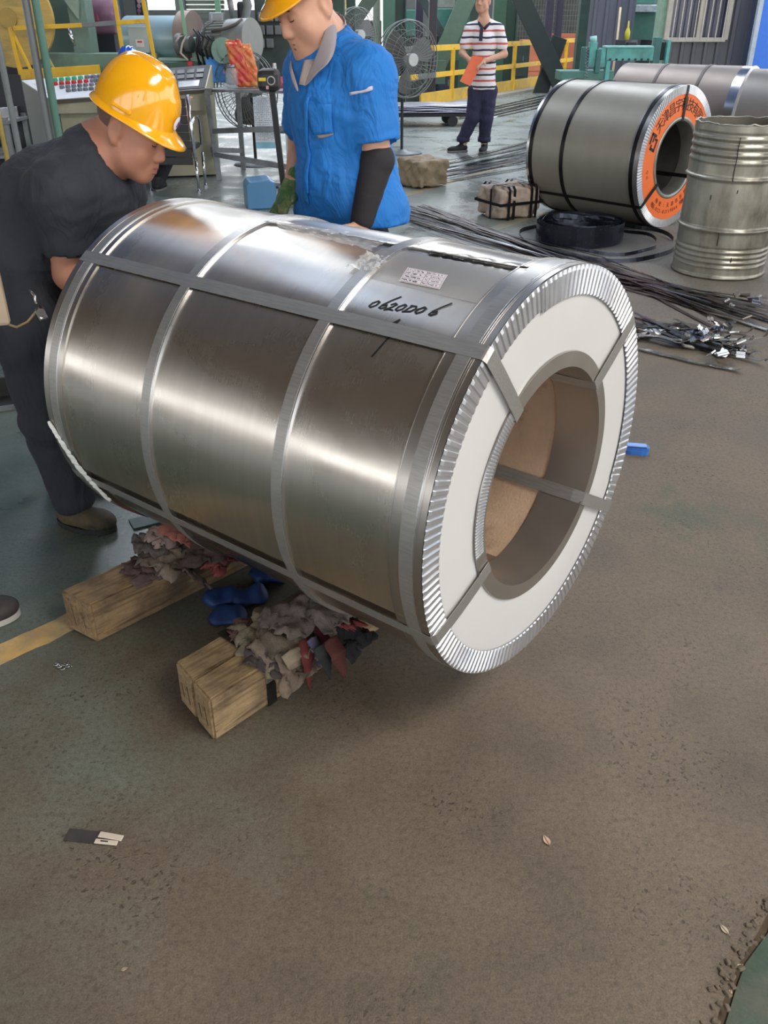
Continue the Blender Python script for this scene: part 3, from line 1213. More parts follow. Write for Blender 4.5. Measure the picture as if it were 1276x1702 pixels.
def helmet(person, c, M, s, off, m, emblem=True):
    """hard hat on a head frame: shell with ribs, rolled brim and peak"""
    Mt = M.transposed()

    def P(x, y, z):
        return Vector(c) + Mt @ Vector((x * s, y * s, z * s)) - Vector(off)
    NP, NT = 72, 22
    vs, fs = [], []
    for j in range(NT + 1):
        th = (PI / 2) * (j / NT)
        for i in range(NP):
            a = 2 * PI * i / NP
            cr, h = math.cos(th) ** 0.78, math.sin(th) ** 0.92
            x, y = .104 * math.cos(a) * cr, .124 * math.sin(a) * cr - .004
            z = .040 + .150 * h
            # three ribs front to back and a front plate
            rib = 0
            for rx, rw in ((0, .017), (.040, .008), (-.040, .008)):
                rib = max(rib, math.exp(-((x - rx) / rw) ** 4)) if th > .75 else rib
            z += .0045 * rib * min(1, max(0, (th - .75) * 4))
            if y > 0 and abs(x) < .03 and .25 < th < .62:
                y += .004
            vs.append(P(x, y, z))
    for j in range(NT):
        for i in range(NP):
            k = (i + 1) % NP
            fs.append((j * NP + i, j * NP + k, (j + 1) * NP + k, (j + 1) * NP + i))
    # brim and peak, running down and outwards from the rim
    b0 = len(vs)
    prof = [(0, 0), (.003, -.008), (.007, -.013), (.009, -.017), (.006, -.018), (.002, -.012), (-.004, -.004)]
    for (o, dz) in prof:
        for i in range(NP):
            a = 2 * PI * i / NP
            pk = max(0, math.sin(a)) ** 2.2
            ext = o * (1 + 4.4 * pk)
            ra = math.hypot(.104 * math.cos(a), .124 * math.sin(a))
            k = (ra + ext) / ra
            vs.append(P(.104 * math.cos(a) * k, .124 * math.sin(a) * k - .004, .040 + dz * (1 + .9 * pk)))
    for j in range(len(prof) - 1):
        for i in range(NP):
            k = (i + 1) % NP
            fs.append((b0 + j * NP + i, b0 + (j + 1) * NP + i, b0 + (j + 1) * NP + k, b0 + j * NP + k))
    h = MB().add(vs, fs, True).build('hard_hat', m, person)
    # raised bosses at the sides and slanted vent ribs
    for sx in (1, -1):
        MB().bar(P(sx * .100, .03, .052), P(sx * .102, -.03, .052), .012 * s, .010 * s, .003).build('side_boss', m, h)
        for k in range(6):
            y = .042 - .016 * k
            a = math.acos(max(-1, min(1, (y) / .142)))
            MB().bar(P(sx * .0835 * math.sin(a), y, .128), P(sx * .0945 * math.sin(a), y + .005, .100), .0035 * s, .004 * s, .001).build('vent_rib', m, h)
    if emblem:
        EM = mat('white_emblem', (232, 228, 226), 0.3, var=0.02)
        q = MB()
        n = 20
        ctr = P(0, .1235, .070)
        ring_ = [P(.017 * math.cos(2 * PI * k / n), .1245 - .0025 * abs(math.cos(2 * PI * k / n)), .070 + .020 * math.sin(2 * PI * k / n)) for k in range(n)]
        q.add([ctr + Mt @ Vector((0, .003, 0))] + ring_, [(0, 1 + k, 1 + (k + 1) % n) for k in range(n)], False)
        e = q.build('emblem', EM, h)
        q = MB()
        q.tube([P(-.008, .1285, .061), P(-.004, .1285, .077), P(0, .1290, .066), P(.004, .1285, .077), P(.008, .1285, .061)], .0014 * s, 5)
        q.build('emblem_mark', mat('emblem_violet', (110, 70, 130), 0.4), e)
    # harness band inside
    q = MB()
    q.lathe([(.094 * s, 0), (.098 * s, .0), (.098 * s, .022 * s), (.094 * s, .022 * s)], 40)
    hb = q.build('harness_band', mat('dark_green_band', (44, 62, 50), 0.6, var=0.1), h, fix=True)
    R4 = (Mt.to_4x4())
    hb.matrix_local = Matrix.Translation(P(0, -.006, .020)) @ R4 @ Matrix.Diagonal((1.0 * .86, 1.06, 1, 1))
    return h


def finger_prims(root, d, nrm, ln, r, bend, segs=3, side=None):
    """bent finger: chain of capsules starting at root, direction d, curling about nrm x d"""
    d = Vector(d).normalized()
    ax = Vector(nrm).cross(d).normalized()
    p = Vector(root)
    out = []
    for k in range(segs):
        q = p + d * ln * (0.45, 0.31, 0.24)[k]
        out.append(cap(p, q, r * (1 - .1 * k), r * (1 - .1 * (k + 1)), k=.004))
        p = q
        d = Matrix.Rotation(bend, 3, ax) @ d
    return out


def hand_prims(wrist, d, nrm, thumb, s=1.0, bend=0.45):
    """palm with four unequal fingers and a thumb. d: to the finger tips, nrm: out of the palm, thumb: side of the thumb"""
    d = Vector(d).normalized()
    nrm = Vector(nrm)
    nrm = (nrm - d * nrm.dot(d)).normalized()
    t = d.cross(nrm)
    if t.dot(Vector(thumb)) < 0:
        t = -t
    w = Vector(wrist)
    pal = w + d * .048 * s
    M = [tuple(t), tuple(d), tuple(nrm)]
    pr = [ell(pal, (.040 * s, .050 * s, .016 * s), M, k=.01), cap(w - d * .02 * s, w + d * .03 * s, .024 * s, .026 * s, k=.015)]
    for k, (off, ln) in enumerate(((.030, .072), (.010, .080), (-.010, .075), (-.029, .060))):
        pr += finger_prims(pal + d * .036 * s + t * off * s, d + t * off * 2.0, nrm, ln * s, .0088 * s, -bend if True else bend)
    pr += finger_prims(w + d * .02 * s + t * .028 * s, d * .6 + t * .8 + nrm * .25, nrm, .065 * s, .0105 * s, -bend * .6)
    return pr


def wrinkle(amp, f, seed=0.0, yb=1.0):
    def g(x, y, z):
        a = np.sin(f * (x * 1.1 + z * .7 + .3 * np.sin(f * .6 * z + seed)) + seed) * np.sin(f * .8 * (y * 1.2 - z * .5) + 2 * seed)
        b = np.sin(f * 1.9 * (z * .8 + x * .6 - y * .4) + seed * 3 + 1.2 * np.sin(f * .7 * x))
        return amp * (.65 * a + .35 * b)
    return g


def shoe_prims(heel, toe, w=.046, h=.075):
    heel, toe = Vector(heel), Vector(toe)
    d = (toe - heel).normalized()
    s = d.cross(Vector((0, 0, 1))).normalized()
    M = [tuple(d), tuple(s), (0, 0, 1)]
    L = (toe - heel).length
    return [ell(heel + d * L * .25 + Vector((0, 0, .045)), (L * .30, w * .82, .050), M, k=.03), ell(heel + d * L * .66 + Vector((0, 0, .034)), (L * .36, w, .036), M, k=.03),
            cap(heel + d * .05 + Vector((0, 0, .06)), heel + d * .055 + Vector((0, 0, h + .03)), .042, .043, k=.02), dict(rbox(heel + Vector((0, 0, -.095)), (1, 1, .10)), sub=True, k=.004)], M, d, L


def shoe(person, heel, toe, off, upper, sole, name='shoe', w=.046):
    pr, M, d, L = shoe_prims(heel, toe, w)
    V, Fq = sdf_mesh(pr, .006)
    o = np_obj(name, V, Fq, upper, person, off)
    c = Vector(heel) + d * L * .47 - Vector(off)
    q = MB()
    n = 32
    pts = []
    for k in range(n):
        a = 2 * PI * k / n
        ww = w * (1.0 + .10 * math.cos(a))
        pts.append(c + d * (L * .54 * math.cos(a)) + Vector(M[1]) * ww * math.sin(a))
    q.add([p + Vector((0, 0, .002)) for p in pts] + [p + Vector((0, 0, .020)) for p in pts], [tuple(range(n - 1, -1, -1)), tuple(range(n, 2 * n))] + [(k, (k + 1) % n, n + (k + 1) % n, n + k) for k in range(n)])
    q.build('sole', sole, o)
    return o


# ---- man in black bending over the far end of the coil
A = {k: D(*v) for k, v in dict(neck=(168, 252, 2.60), chest=(150, 328, 2.58), belly=(26, 428, 2.55), pelvis=(30, 510, 2.52), shR=(97, 322, 2.44), elR=(116, 456, 2.46), wrR=(185, 520, 2.68), back=(80, 326, 2.58),
                               shL=(188, 320, 2.76), elL=(185, 420, 2.88), hipR=(46, 540, 2.46), kneeR=(82, 700, 2.46), ankR=(124, 835, 2.50), hipL=(42, 530, 2.64), kneeL=(84, 660, 2.72), ankL=(112, 780, 2.80), ear=(190, 218, 2.50)).items()}
off1 = Vector((-.97, 2.46, 0))
p1 = thing('person', 'man in black t-shirt and yellow hard hat bending over the big coil', 'person', off1)
M1 = frame((.86, -.20, -.46), (.42, -.05, .9))
s1 = .95
hp, HP1 = head_prims(A['ear'] - M1.transposed() @ Vector((.079 * s1, -.010, .0)), M1, s1, .96, 1.04, .005)
body = hp + [cap(HP1(0, -.03, -.05), A['neck'], .056, .064, k=.03), cap(A['neck'], A['chest'], .062, .09, k=.06), cap(A['back'], A['belly'], .09, .10, k=.05), cap(A['chest'], A['belly'], .08, .09, k=.05), cap(A['belly'], A['pelvis'], .10, .115, k=.05),
             cap(A['neck'], A['shR'], .06, .06, k=.05), cap(A['neck'], A['shL'], .06, .06, k=.05), cap(A['shR'], A['elR'], .054, .044, k=.03), cap(A['elR'], A['wrR'], .043, .029, k=.02),
             cap(A['shL'], A['elL'], .052, .042, k=.03), cap(A['hipR'], A['kneeR'], .078, .056, k=.04), cap(A['kneeR'], A['ankR'], .054, .040, k=.03), cap(A['hipL'], A['kneeL'], .078, .056, k=.04), cap(A['kneeL'], A['ankL'], .054, .040, k=.03)]
wrL = A['elL'] + Vector((.12, .02, -.16))
body += [cap(A['elL'], wrL, .042, .028, k=.02)]
body += hand_prims(A['wrR'], Vector((.6, .35, -.15)), Vector((.5, -.6, -.5)), (0, 0, 1), 1.0, .3) + hand_prims(wrL, Vector((.7, -.1, -.6)), Vector((.5, -.6, -.5)), (0, 0, 1), 1.0, .3)
V, Fq = sdf_mesh(body, .0055)
np_obj('body', V, Fq, SKIN, p1, off1)
TEE = mat('black_cotton_tee', (40, 43, 50), 0.85, var=0.14, scale=6, folds=0.45)
dd = (A['elR'] - A['shR']).normalized()
tee = [cap(A['shR'], A['shR'].lerp(A['elR'], .66), .080, .070, k=.05), dict(cap(A['shR'].lerp(A['elR'], .90), A['elR'] + dd * .1, .078, .078), sub=True, k=.006),
       cap(A['shL'], A['shL'].lerp(A['elL'], .6), .076, .07, k=.04),
       cap(A['back'], A['belly'], .122, .128, k=.05), cap(A['belly'], A['pelvis'], .128, .14, k=.05), cap(A['chest'], A['belly'], .112, .11, k=.05), cap(A['neck'] - Vector((.05, 0, .0)), A['back'], .055, .115, k=.07),
       cap(A['neck'], A['chest'], .075, .105, k=.06), cap(A['neck'].lerp(A['shR'], .35), A['shR'], .07, .076, k=.06), cap(A['neck'].lerp(A['shL'], .35), A['shL'], .07, .076, k=.06), cap(A['shL'], A['chest'], .08, .10, k=.06)]
axn = (HP1(0, -.03, -.05) - A['neck']).normalized()
tee.append(dict(cap(A['neck'] - axn * .02 + M1.transposed() @ Vector((0, .02, 0)), A['neck'] + axn * .2 + M1.transposed() @ Vector((0, .05, 0)), .070, .10), sub=True, k=.012))
V, Fq = sdf_mesh(tee, .008, wrinkle(.0035, 34, 1.3))
np_obj('t_shirt', V, Fq, TEE, p1, off1)
TRO = mat('dark_work_trousers', (36, 38, 44), 0.85, var=0.18, scale=7, folds=0.5)
tr = [cap(A['pelvis'] + Vector((0, 0, .05)), A['pelvis'], .140, .142, k=.04), cap(A['hipR'], A['kneeR'], .104, .084, k=.05), cap(A['kneeR'], A['ankR'] + Vector((0, 0, .03)), .082, .072, k=.03),
      cap(A['hipL'], A['kneeL'], .100, .08, k=.05), cap(A['kneeL'], A['ankL'] + Vector((0, 0, .03)), .08, .070, k=.03)]
V, Fq = sdf_mesh(tr, .008, wrinkle(.006, 19, 2.1))
np_obj('trousers', V, Fq, TRO, p1, off1)
CAMO = mat('camouflage_shoe_cloth', (84, 72, 48), 0.8, var=0.5, scale=28, dirt=(38, 36, 28), dirt_amount=0.9)
SOLEK = mat('black_rubber_sole', (30, 30, 30), 0.7, var=0.1)
shoe(p1, G(104, 868), G(192, 884), off1, CAMO, SOLEK, w=.05)
al = Vector((A['ankL'].x, A['ankL'].y, 0))
shoe(p1, al + Vector((-.06, 0, 0)), al + Vector((.19, -.05, 0)), off1, CAMO, SOLEK, w=.05)
hair_cap(p1, HP1(0, 0, 0), M1, s1 * .985, off1, m=mat('cropped_stubble', (104, 78, 66), 0.7, var=0.3, scale=120, bump=0.3, bump_scale=400))
face_details(p1, HP1, M1, s1, off1, lip=.008)
helmet(p1, HP1(0, -.002, .020), M1, .93, off1, HELM)
# belt gear: leather pouch, cord with metal clip
q = MB()
c0 = D(22, 508, 2.30)
q.tube([D(-6, 524, 2.30) - off1, D(10, 538, 2.29) - off1, D(28, 544, 2.28) - off1, D(46, 535, 2.27) - off1, D(60, 518, 2.27) - off1], .0035, 8)
q.build('belt_cord', mat('tan_cord', (140, 118, 84), 0.7), p1)
q = MB()
q.bar(D(64, 514, 2.27) - off1, D(74, 532, 2.26) - off1, .022, .016, .004).tube([D(60, 505, 2.27) - off1, D(58, 492, 2.28) - off1, D(50, 482, 2.29) - off1], .004, 6).cyl(D(68, 520, 2.25) - off1, D(66, 514, 2.28) - off1, .012, 12)
q.build('belt_clip', mat('chrome_clip', (205, 200, 196), 0.25, 1.0), p1)
q = MB()
q.box(D(-8, 495, 2.28) - off1, (.05, .03, .15), .01, .3)
q.build('glove_pouch', mat('pale_pouch_cloth', (180, 160, 138), 0.8, var=0.1), p1)

# ---- man in blue work shirt behind the coil
B = {k: D(*v) for k, v in dict(neck=(536, 72, 3.03), chest=(562, 170, 2.98), belly=(576, 292, 2.99), pelvis=(578, 400, 3.0), shL=(610, 128, 2.88), elL=(627, 266, 2.85), wrL=(600, 372, 2.80),
                               shR=(516, 122, 3.14), elR=(500, 235, 3.22), wrR=(487, 300, 3.06), head=(514, 12, 2.97)).items()}
off2 = Vector((-.1, 3.05, 0))
p2 = thing('person', 'man in blue work shirt and yellow hard hat standing behind the big coil', 'person', off2)
M2 = frame((-.70, -.52, -.48), (-.30, -.2, .9))
s2 = .99
hp, HP2 = head_prims(B['head'], M2, s2, .97, 1.14, .002)
hipL, hipR = B['pelvis'] + Vector((.05, -.08, 0)), B['pelvis'] + Vector((-.05, .08, 0))
kL, kR = Vector((hipL.x + .02, hipL.y, .46)), Vector((hipR.x, hipR.y + .02, .46))
aL, aR = Vector((kL.x + .02, kL.y + .04, .08)), Vector((kR.x, kR.y + .06, .08))
body = hp + [cap(HP2(0, -.008, -.05), B['neck'], .047, .052, k=.02), cap(B['neck'], B['chest'], .07, .12, k=.06), cap(B['chest'], B['belly'], .12, .12, k=.05), cap(B['belly'], B['pelvis'], .12, .12, k=.05),
             cap(B['neck'], B['shL'], .06, .058, k=.05), cap(B['neck'], B['shR'], .06, .058, k=.05), cap(B['shL'], B['elL'], .052, .043, k=.02), cap(B['elL'], B['wrL'], .042, .029, k=.02),
             cap(B['shR'], B['elR'], .052, .042, k=.02), cap(B['elR'], B['wrR'], .042, .029, k=.02), cap(hipL, kL, .075, .055, k=.03), cap(kL, aL, .053, .04, k=.02), cap(hipR, kR, .075, .055, k=.03), cap(kR, aR, .053, .04, k=.02)]
body += hand_prims(B['wrL'], Vector((-.35, -.35, -.75)), Vector((-.6, .3, -.3)), (0, -1, 0), 1.0, .35)
gl = hand_prims(B['wrR'], Vector((-.45, -.25, -.85)), Vector((-.6, -.5, .4)), (-.2, -1, 0), 1.14, .35)
V, Fq = sdf_mesh(body, .0055)
np_obj('body', V, Fq, SKIN2, p2, off2)
V, Fq = sdf_mesh(gl, .005)
np_obj('glove', V, Fq, mat('green_rubber_glove', (62, 104, 52), 0.6, var=0.25, scale=30, bump=0.4, bump_scale=150, dirt=(168, 160, 118), dirt_amount=0.4), p2, off2)
BLUE = mat('blue_work_cloth', (24, 112, 190), 0.75, var=0.08, scale=5, folds=0.55)
GREYC = mat('grey_collar_cloth', (150, 142, 146), 0.8, var=0.06, scale=8, bump=0.2, bump_scale=420)
hemL, hemR = D(618, 352, 2.93), D(545, 350, 3.06)
axn = (HP2(0, -.03, -.05) - B['neck']).normalized()
dd = (B['elL'] - B['shL']).normalized()
zc = hemL.z - .03
sh = [cap(B['shL'], B['shL'].lerp(B['elL'], .70), .082, .080, k=.03), dict(cap(B['shL'].lerp(B['elL'], 1.0), B['elL'] + dd * .1, .084, .084), sub=True, k=.010), cap(B['shR'], B['shR'].lerp(B['elR'], .7), .080, .074, k=.035),
      cap(B['chest'], B['belly'], .148, .150, k=.045), cap(B['belly'], hemL, .146, .124, k=.05), cap(B['belly'], hemR, .142, .118, k=.05), cap(B['neck'].lerp(B['chest'], .25), B['chest'], .09, .145, k=.07),
      cap(B['neck'].lerp(B['shL'], .2), B['shL'], .076, .078, k=.05), cap(B['neck'].lerp(B['shR'], .2), B['shR'], .076, .078, k=.05),
      dict(cap(B['neck'] - axn * .01 + M2.transposed() @ Vector((0, .02, -.03)), B['neck'] + axn * .2 + M2.transposed() @ Vector((0, .03, 0)), .064, .08), sub=True, k=.015),
      dict(rbox((hemL.x, hemL.y, zc - .14), (.5, .5, .14)), sub=True, k=.006)]
V, Fq = sdf_mesh(sh, .007, wrinkle(.0035, 40, .6))
shirt = np_obj('work_shirt', V, Fq, BLUE, p2, off2)


def surf_patch(name, m, corners, parent, off, lift=.006, nx=10, ny=6, target=None, grow=.0):
    """cloth patch: grid between four points thrown on the shirt surface along the mean normal"""
    tgt = target
    from mathutils.bvhtree import BVHTree
    bv = BVH.get(tgt.name)
    if bv is None:
        bv = BVHTree.FromPolygons([v.co + tgt.location for v in tgt.data.vertices], [tuple(p.vertices) for p in tgt.data.polygons])
        BVH[tgt.name] = bv
    vs, fs = [], []
    c = [Vector(p) - Vector(off) for p in corners]
    for j in range(ny + 1):
        for i in range(nx + 1):
            u, v = i / nx, j / ny
            p = (c[0] * (1 - u) + c[1] * u) * (1 - v) + (c[3] * (1 - u) + c[2] * u) * v
            loc, nrm, _, _ = bv.find_nearest(p)
            vs.append(loc + nrm * lift)
    for j in range(ny):
        for i in range(nx):
            a = j * (nx + 1) + i
            fs.append((a, a + 1, a + nx + 2, a + nx + 1))
    o = MB().add(vs, fs, True).build(name, m, parent)
    sm = o.modifiers.new('thick', 'SOLIDIFY')
    sm.thickness = .003
    sm.offset = 1
    return o


BVH = {}
# collar: two grey wings and a band round the neck
Mt2 = M2.transposed()


def C2(px, py, y):
    return D(px, py, y)


def wing(name, pts, th=.006, m=GREYC, parent=p2, off=off2):
    """folded cloth flap: fan of points given as rows"""
    vs, fs = [], []
    n = len(pts[0])
    for row in pts:
        for p in row:
            vs.append(Vector(p) - Vector(off))
    for j in range(len(pts) - 1):
        for i in range(n - 1):
            fs.append((j * n + i, j * n + i + 1, (j + 1) * n + i + 1, (j + 1) * n + i))
    o = MB().add(vs, fs, True).build(name, m, parent)
    s = o.modifiers.new('thick', 'SOLIDIFY')
    s.thickness = th
    s.offset = 0
    b = o.modifiers.new('sub', 'SUBSURF')
    b.levels = b.render_levels = 2
    return o


wing('collar', [[C2(547, 12, 3.00), C2(541, 48, 2.90), C2(525, 92, 2.84), C2(500, 150, 2.83)],
                [C2(556, 26, 2.98), C2(557, 64, 2.86), C2(540, 108, 2.80), C2(512, 142, 2.815)],
                [C2(561, 42, 2.97), C2(559, 88, 2.83), C2(541, 113, 2.79), C2(521, 118, 2.805)]])
wing('collar', [[C2(490, 96, 3.08), C2(484, 108, 2.98), C2(490, 128, 2.88), C2(498, 152, 2.835)],
                [C2(484, 92, 3.09), C2(480, 112, 2.98), C2(483, 132, 2.88), C2(494, 156, 2.835)]])
V, Fq = sdf_mesh([cap(B['neck'] - axn * .03, B['neck'] + axn * .045, .080, .072), dict(cap(B['neck'] - axn * .2, B['neck'] + axn * .3, .062, .062), sub=True, k=.004),
                  dict(rbox(B['neck'] + M2.transposed() @ Vector((0, .12, 0)), (.2, .10, .2), [tuple(r) for r in M2]), sub=True, k=.004)], .005)
np_obj('collar_band', V, Fq, GREYC, p2, off2)
surf_patch('undershirt', mat('pale_undershirt', (196, 180, 174), 0.8), [C2(505, 100, 2.9), C2(522, 98, 2.88), C2(505, 140, 2.85), C2(497, 140, 2.87)], p2, off2, .006, 4, 4, shirt)
surf_patch('sleeve_badge', mat('badge_cloth', (190, 188, 206), 0.6, var=0.1, scale=50), [C2(582, 153, 2.80), C2(617, 144, 2.80), C2(617, 149, 2.80), C2(583, 158, 2.80)], p2, off2, .004, 8, 2, shirt)
surf_patch('pocket_flap', GREYC, [C2(527, 222, 2.84), C2(554, 208, 2.84), C2(555, 222, 2.84), C2(530, 229, 2.84)], p2, off2, .005, 6, 3, shirt)
surf_patch('chest_pocket', BLUE, [C2(509, 175, 2.84), C2(552, 172, 2.82), C2(554, 220, 2.83), C2(520, 224, 2.84)], p2, off2, .003, 8, 8, shirt)
surf_patch('placket', BLUE, [C2(500, 160, 2.82), C2(510, 158, 2.82), C2(500, 350, 2.86), C2(490, 350, 2.88)], p2, off2, .004, 3, 20, shirt)
V, Fq = sdf_mesh([cap(B['shL'].lerp(B['elL'], 1.0), B['elL'], .050, .052, k=.02), cap(B['elL'], B['wrL'].lerp(B['elL'], .06), .052, .037, k=.015)], .005, wrinkle(.0012, 60, .2))
np_obj('arm_sleeve', V, Fq, mat('black_arm_sleeve', (34, 32, 35), 0.8, var=0.12, bump=0.2, bump_scale=400), p2, off2)
V, Fq = sdf_mesh([cap(B['pelvis'] + Vector((0, 0, .04)), B['pelvis'], .13, .13, k=.04), cap(hipL, kL, .098, .08, k=.04), cap(kL, aL, .078, .07, k=.03), cap(hipR, kR, .098, .08, k=.04), cap(kR, aR, .078, .07, k=.03)], .009, wrinkle(.005, 18, .9))
np_obj('trousers', V, Fq, TRO, p2, off2)
for a in (aL, aR):
    shoe(p2, Vector((a.x + .05, a.y + .04, 0)), Vector((a.x - .15, a.y - .10, 0)), off2, SOLEK, SOLEK)
hair_cap(p2, HP2(0, 0, 0), M2, s2, off2)
face_details(p2, HP2, M2, s2, off2, lip=.0042)
helmet(p2, HP2(0, -.012, .036), M2, 1.0, off2, HELM)

# ---- man in striped polo shirt by the railing
YC = 12.0
Cc = {k: D(*v) for k, v in dict(head=(803, 3, YC), neck=(804, 38, YC), chest=(804, 66, YC), belly=(803, 110, YC), pelvis=(803, 142, YC), shR=(781, 49, YC), shL=(828, 49, YC), elR=(768, 88, 11.97), elL=(838, 90, 11.95),
                                wrR=(777, 97, 11.80), wrL=(806, 101, 11.74), hipR=(791, 148, YC), hipL=(813, 148, YC), kneeR=(786, 195, 11.95), kneeL=(808, 196, 11.97), ankR=(769, 243, 12.0), ankL=(804, 243, 12.02)).items()}
off3 = Vector((Cc['pelvis'].x, YC, 0))
p3 = thing('person', 'man in striped polo shirt standing in front of the yellow railing', 'person', off3)
M3 = frame((-.50, -.85, .0), (0, 0, 1))
s3 = 1.03
hp, HP3 = head_prims(Cc['head'], M3, s3)
body = hp + [cap(HP3(0, -.02, -.06), Cc['neck'], .054, .06, k=.03), cap(Cc['neck'], Cc['chest'], .07, .11, k=.06), cap(Cc['chest'], Cc['pelvis'], .115, .11, k=.05), cap(Cc['neck'], Cc['shR'], .055, .052, k=.04), cap(Cc['neck'], Cc['shL'], .055, .052, k=.04)]
for S_ in 'RL':
    body += [cap(Cc['sh' + S_], Cc['el' + S_], .047, .040, k=.02), cap(Cc['el' + S_], Cc['wr' + S_], .040, .027, k=.02), cap(Cc['hip' + S_], Cc['knee' + S_], .075, .055, k=.03), cap(Cc['knee' + S_], Cc['ank' + S_], .052, .036, k=.02)]
body += hand_prims(Cc['wrR'], (.55, -.2, -.5), (.5, .1, -.5), (0, -1, .3), .95, .5) + hand_prims(Cc['wrL'], (-.6, -.2, -.45), (-.3, -.1, -.6), (0, -1, .3), .95, .5)
V, Fq = sdf_mesh(body, .007)
np_obj('body', V, Fq, SKIN2, p3, off3)


def stripe_mat():
    m, N, b = base_mat('striped_polo_cloth')
    tc = N.new('ShaderNodeTexCoord')
    sep = N.new('ShaderNodeSeparateXYZ')
    N.link(tc.outputs['Object'], sep.inputs[0])
    w = N.math('MULTIPLY', N.noise(tc.outputs['Object'], 5, 2), 0.03)
    z = N.math('ADD', sep.outputs['Z'], w)
    f = N.math('FRACT', N.math('DIVIDE', z, 0.135))
    white, red, navy = lin((232, 226, 226)), lin((196, 92, 84)), lin((44, 44, 66))
    colr = N.ramp(f, [(0.0, white), (0.16, red), (0.32, white), (0.66, navy), (0.82, white)])
    N.n[-1].color_ramp.interpolation = 'CONSTANT'
    N.link(colr, b.inputs['Base Color'])
    b.inputs['Roughness'].default_value = 0.8
    return m


pol = [cap(Cc['chest'], Cc['belly'], .142, .138, k=.06), cap(Cc['belly'], Cc['pelvis'] + Vector((0, 0, -.02)), .138, .158, k=.06), cap(Cc['neck'].lerp(Cc['chest'], .3), Cc['chest'], .08, .135, k=.05)]
for S_ in 'RL':
    pol += [cap(Cc['neck'].lerp(Cc['sh' + S_], .3), Cc['sh' + S_], .068, .068, k=.04), cap(Cc['sh' + S_], Cc['sh' + S_].lerp(Cc['el' + S_], .66), .072, .068, k=.025)]
pol.append(dict(cap(Cc['neck'] + Vector((-.01, -.03, -.02)), Cc['neck'] + Vector((0, -.03, .2)), .058, .07), sub=True, k=.01))
pol.append(dict(rbox(Cc['pelvis'] + Vector((0, 0, -.16)), (.5, .5, .12)), sub=True, k=.006))
V, Fq = sdf_mesh(pol, .008, wrinkle(.005, 20, 1.9))
np_obj('polo_shirt', V, Fq, stripe_mat(), p3, off3)
NAVY = mat('navy_collar_cloth', (44, 42, 58), 0.8, var=0.1)
q = MB()
nb = Cc['neck'] - off3
q.tube([nb + Vector((-.03, -.10, -.05)), nb + Vector((-.068, -.05, .0)), nb + Vector((-.055, .03, .045)), nb + Vector((0, .062, .055)), nb + Vector((.058, .03, .045)), nb + Vector((.068, -.05, .0)), nb + Vector((.0, -.115, -.06))], .017, 8)
q.bar(nb + Vector((-.035, -.118, -.04)), nb + Vector((-.045, -.150, -.19)), .042, .012, .003, up=(0, -1, 0))
q.build('polo_collar', NAVY, p3)
JEAN = mat('navy_trousers', (46, 46, 72), 0.85, var=0.2, scale=7, folds=0.5)
tr = [cap(Cc['pelvis'] + Vector((0, 0, -.03)), Cc['pelvis'] + Vector((0, 0, -.09)), .10, .12, k=.05)]
for S_ in 'RL':
    tr += [cap(Cc['hip' + S_] + Vector((0, 0, -.02)), Cc['knee' + S_], .104, .088, k=.03), cap(Cc['knee' + S_], Cc['ank' + S_] + Vector((0, 0, .10)), .086, .074, k=.02)]
V, Fq = sdf_mesh(tr, .009, wrinkle(.005, 18, .4))
np_obj('trousers', V, Fq, JEAN, p3, off3)
for S_ in 'RL':
    c = Cc['ank' + S_] - off3 + Vector((0, 0, .085))
    MB().lathe([(.070, -.03), (.082, -.03), (.085, .0), (.082, .03), (.070, .03)], 24, 'Z', c).build('trouser_cuff', JEAN, p3)

shoe(p3, Vector((Cc['ankR'].x + .05, 12.02, 0)), Vector((Cc['ankR'].x - .20, 11.93, 0)), off3, SOLEK, mat('grey_sole', (120, 118, 116), 0.7), w=.048)
shoe(p3, Vector((Cc['ankL'].x + .02, 12.08, 0)), Vector((Cc['ankL'].x - .05, 11.82, 0)), off3, SOLEK, mat('grey_sole', (120, 118, 116), 0.7), w=.048)
hair_cap(p3, HP3(0, 0, 0), M3, s3, off3)
face_details(p3, HP3, M3, s3, off3)
# his orange folder
fo = thing('folder', 'orange folder held by the man in the striped polo shirt', 'folder', D(780, 118, 11.68))
fo_l = fo.location.copy()
q = MB()
cs = [D(785, 92, 11.80), D(806, 96, 11.78), D(781, 143, 11.66), D(764, 135, 11.68)]
for dz in (0, .008):
    q.add([c - fo_l + Vector((0, -.004 - dz, 0)) for c in cs] + [c - fo_l + Vector((0, -dz, 0)) for c in cs], [(0, 1, 2, 3), (7, 6, 5, 4)] + [(k, k + 4, (k + 1) % 4 + 4, (k + 1) % 4) for k in range(4)])
    q.build('cover', mat('orange_card', (222, 104, 62), 0.5, var=0.05), fo)
    q = MB()

# ---- seated operator at the console, seen in pieces behind the black shirt man
S4 = {k: D(*v) for k, v in dict(head=(217, 121, 9.15), neck=(225, 145, 9.1), chest=(238, 175, 9.08), pelvis=(255, 245, 9.05), shL=(205, 165, 9.15), shR=(280, 160, 9.05), elR=(309, 200, 9.0), wrR=(312, 165, 9.35), elL=(195, 200, 9.2), wrL=(205, 170, 9.5),
                                kneeR=(285, 245, 9.45), kneeL=(240, 245, 9.5), ankR=(262, 312, 9.05), ankL=(225, 300, 9.3)).items()}
off4 = Vector((S4['pelvis'].x, S4['pelvis'].y, 0))
p4 = thing('person', 'seated operator with blue hard hat in front of the white control console', 'person', off4)
M4 = frame((-.1, .98, -.1), (0, .1, 1))
hp, HP4 = head_prims(S4['head'], M4, 1.05)
body = hp + [cap(HP4(0, -.02, -.06), S4['neck'], .054, .06, k=.03), cap(S4['neck'], S4['chest'], .07, .12, k=.06), cap(S4['chest'], S4['pelvis'], .12, .13, k=.05)]
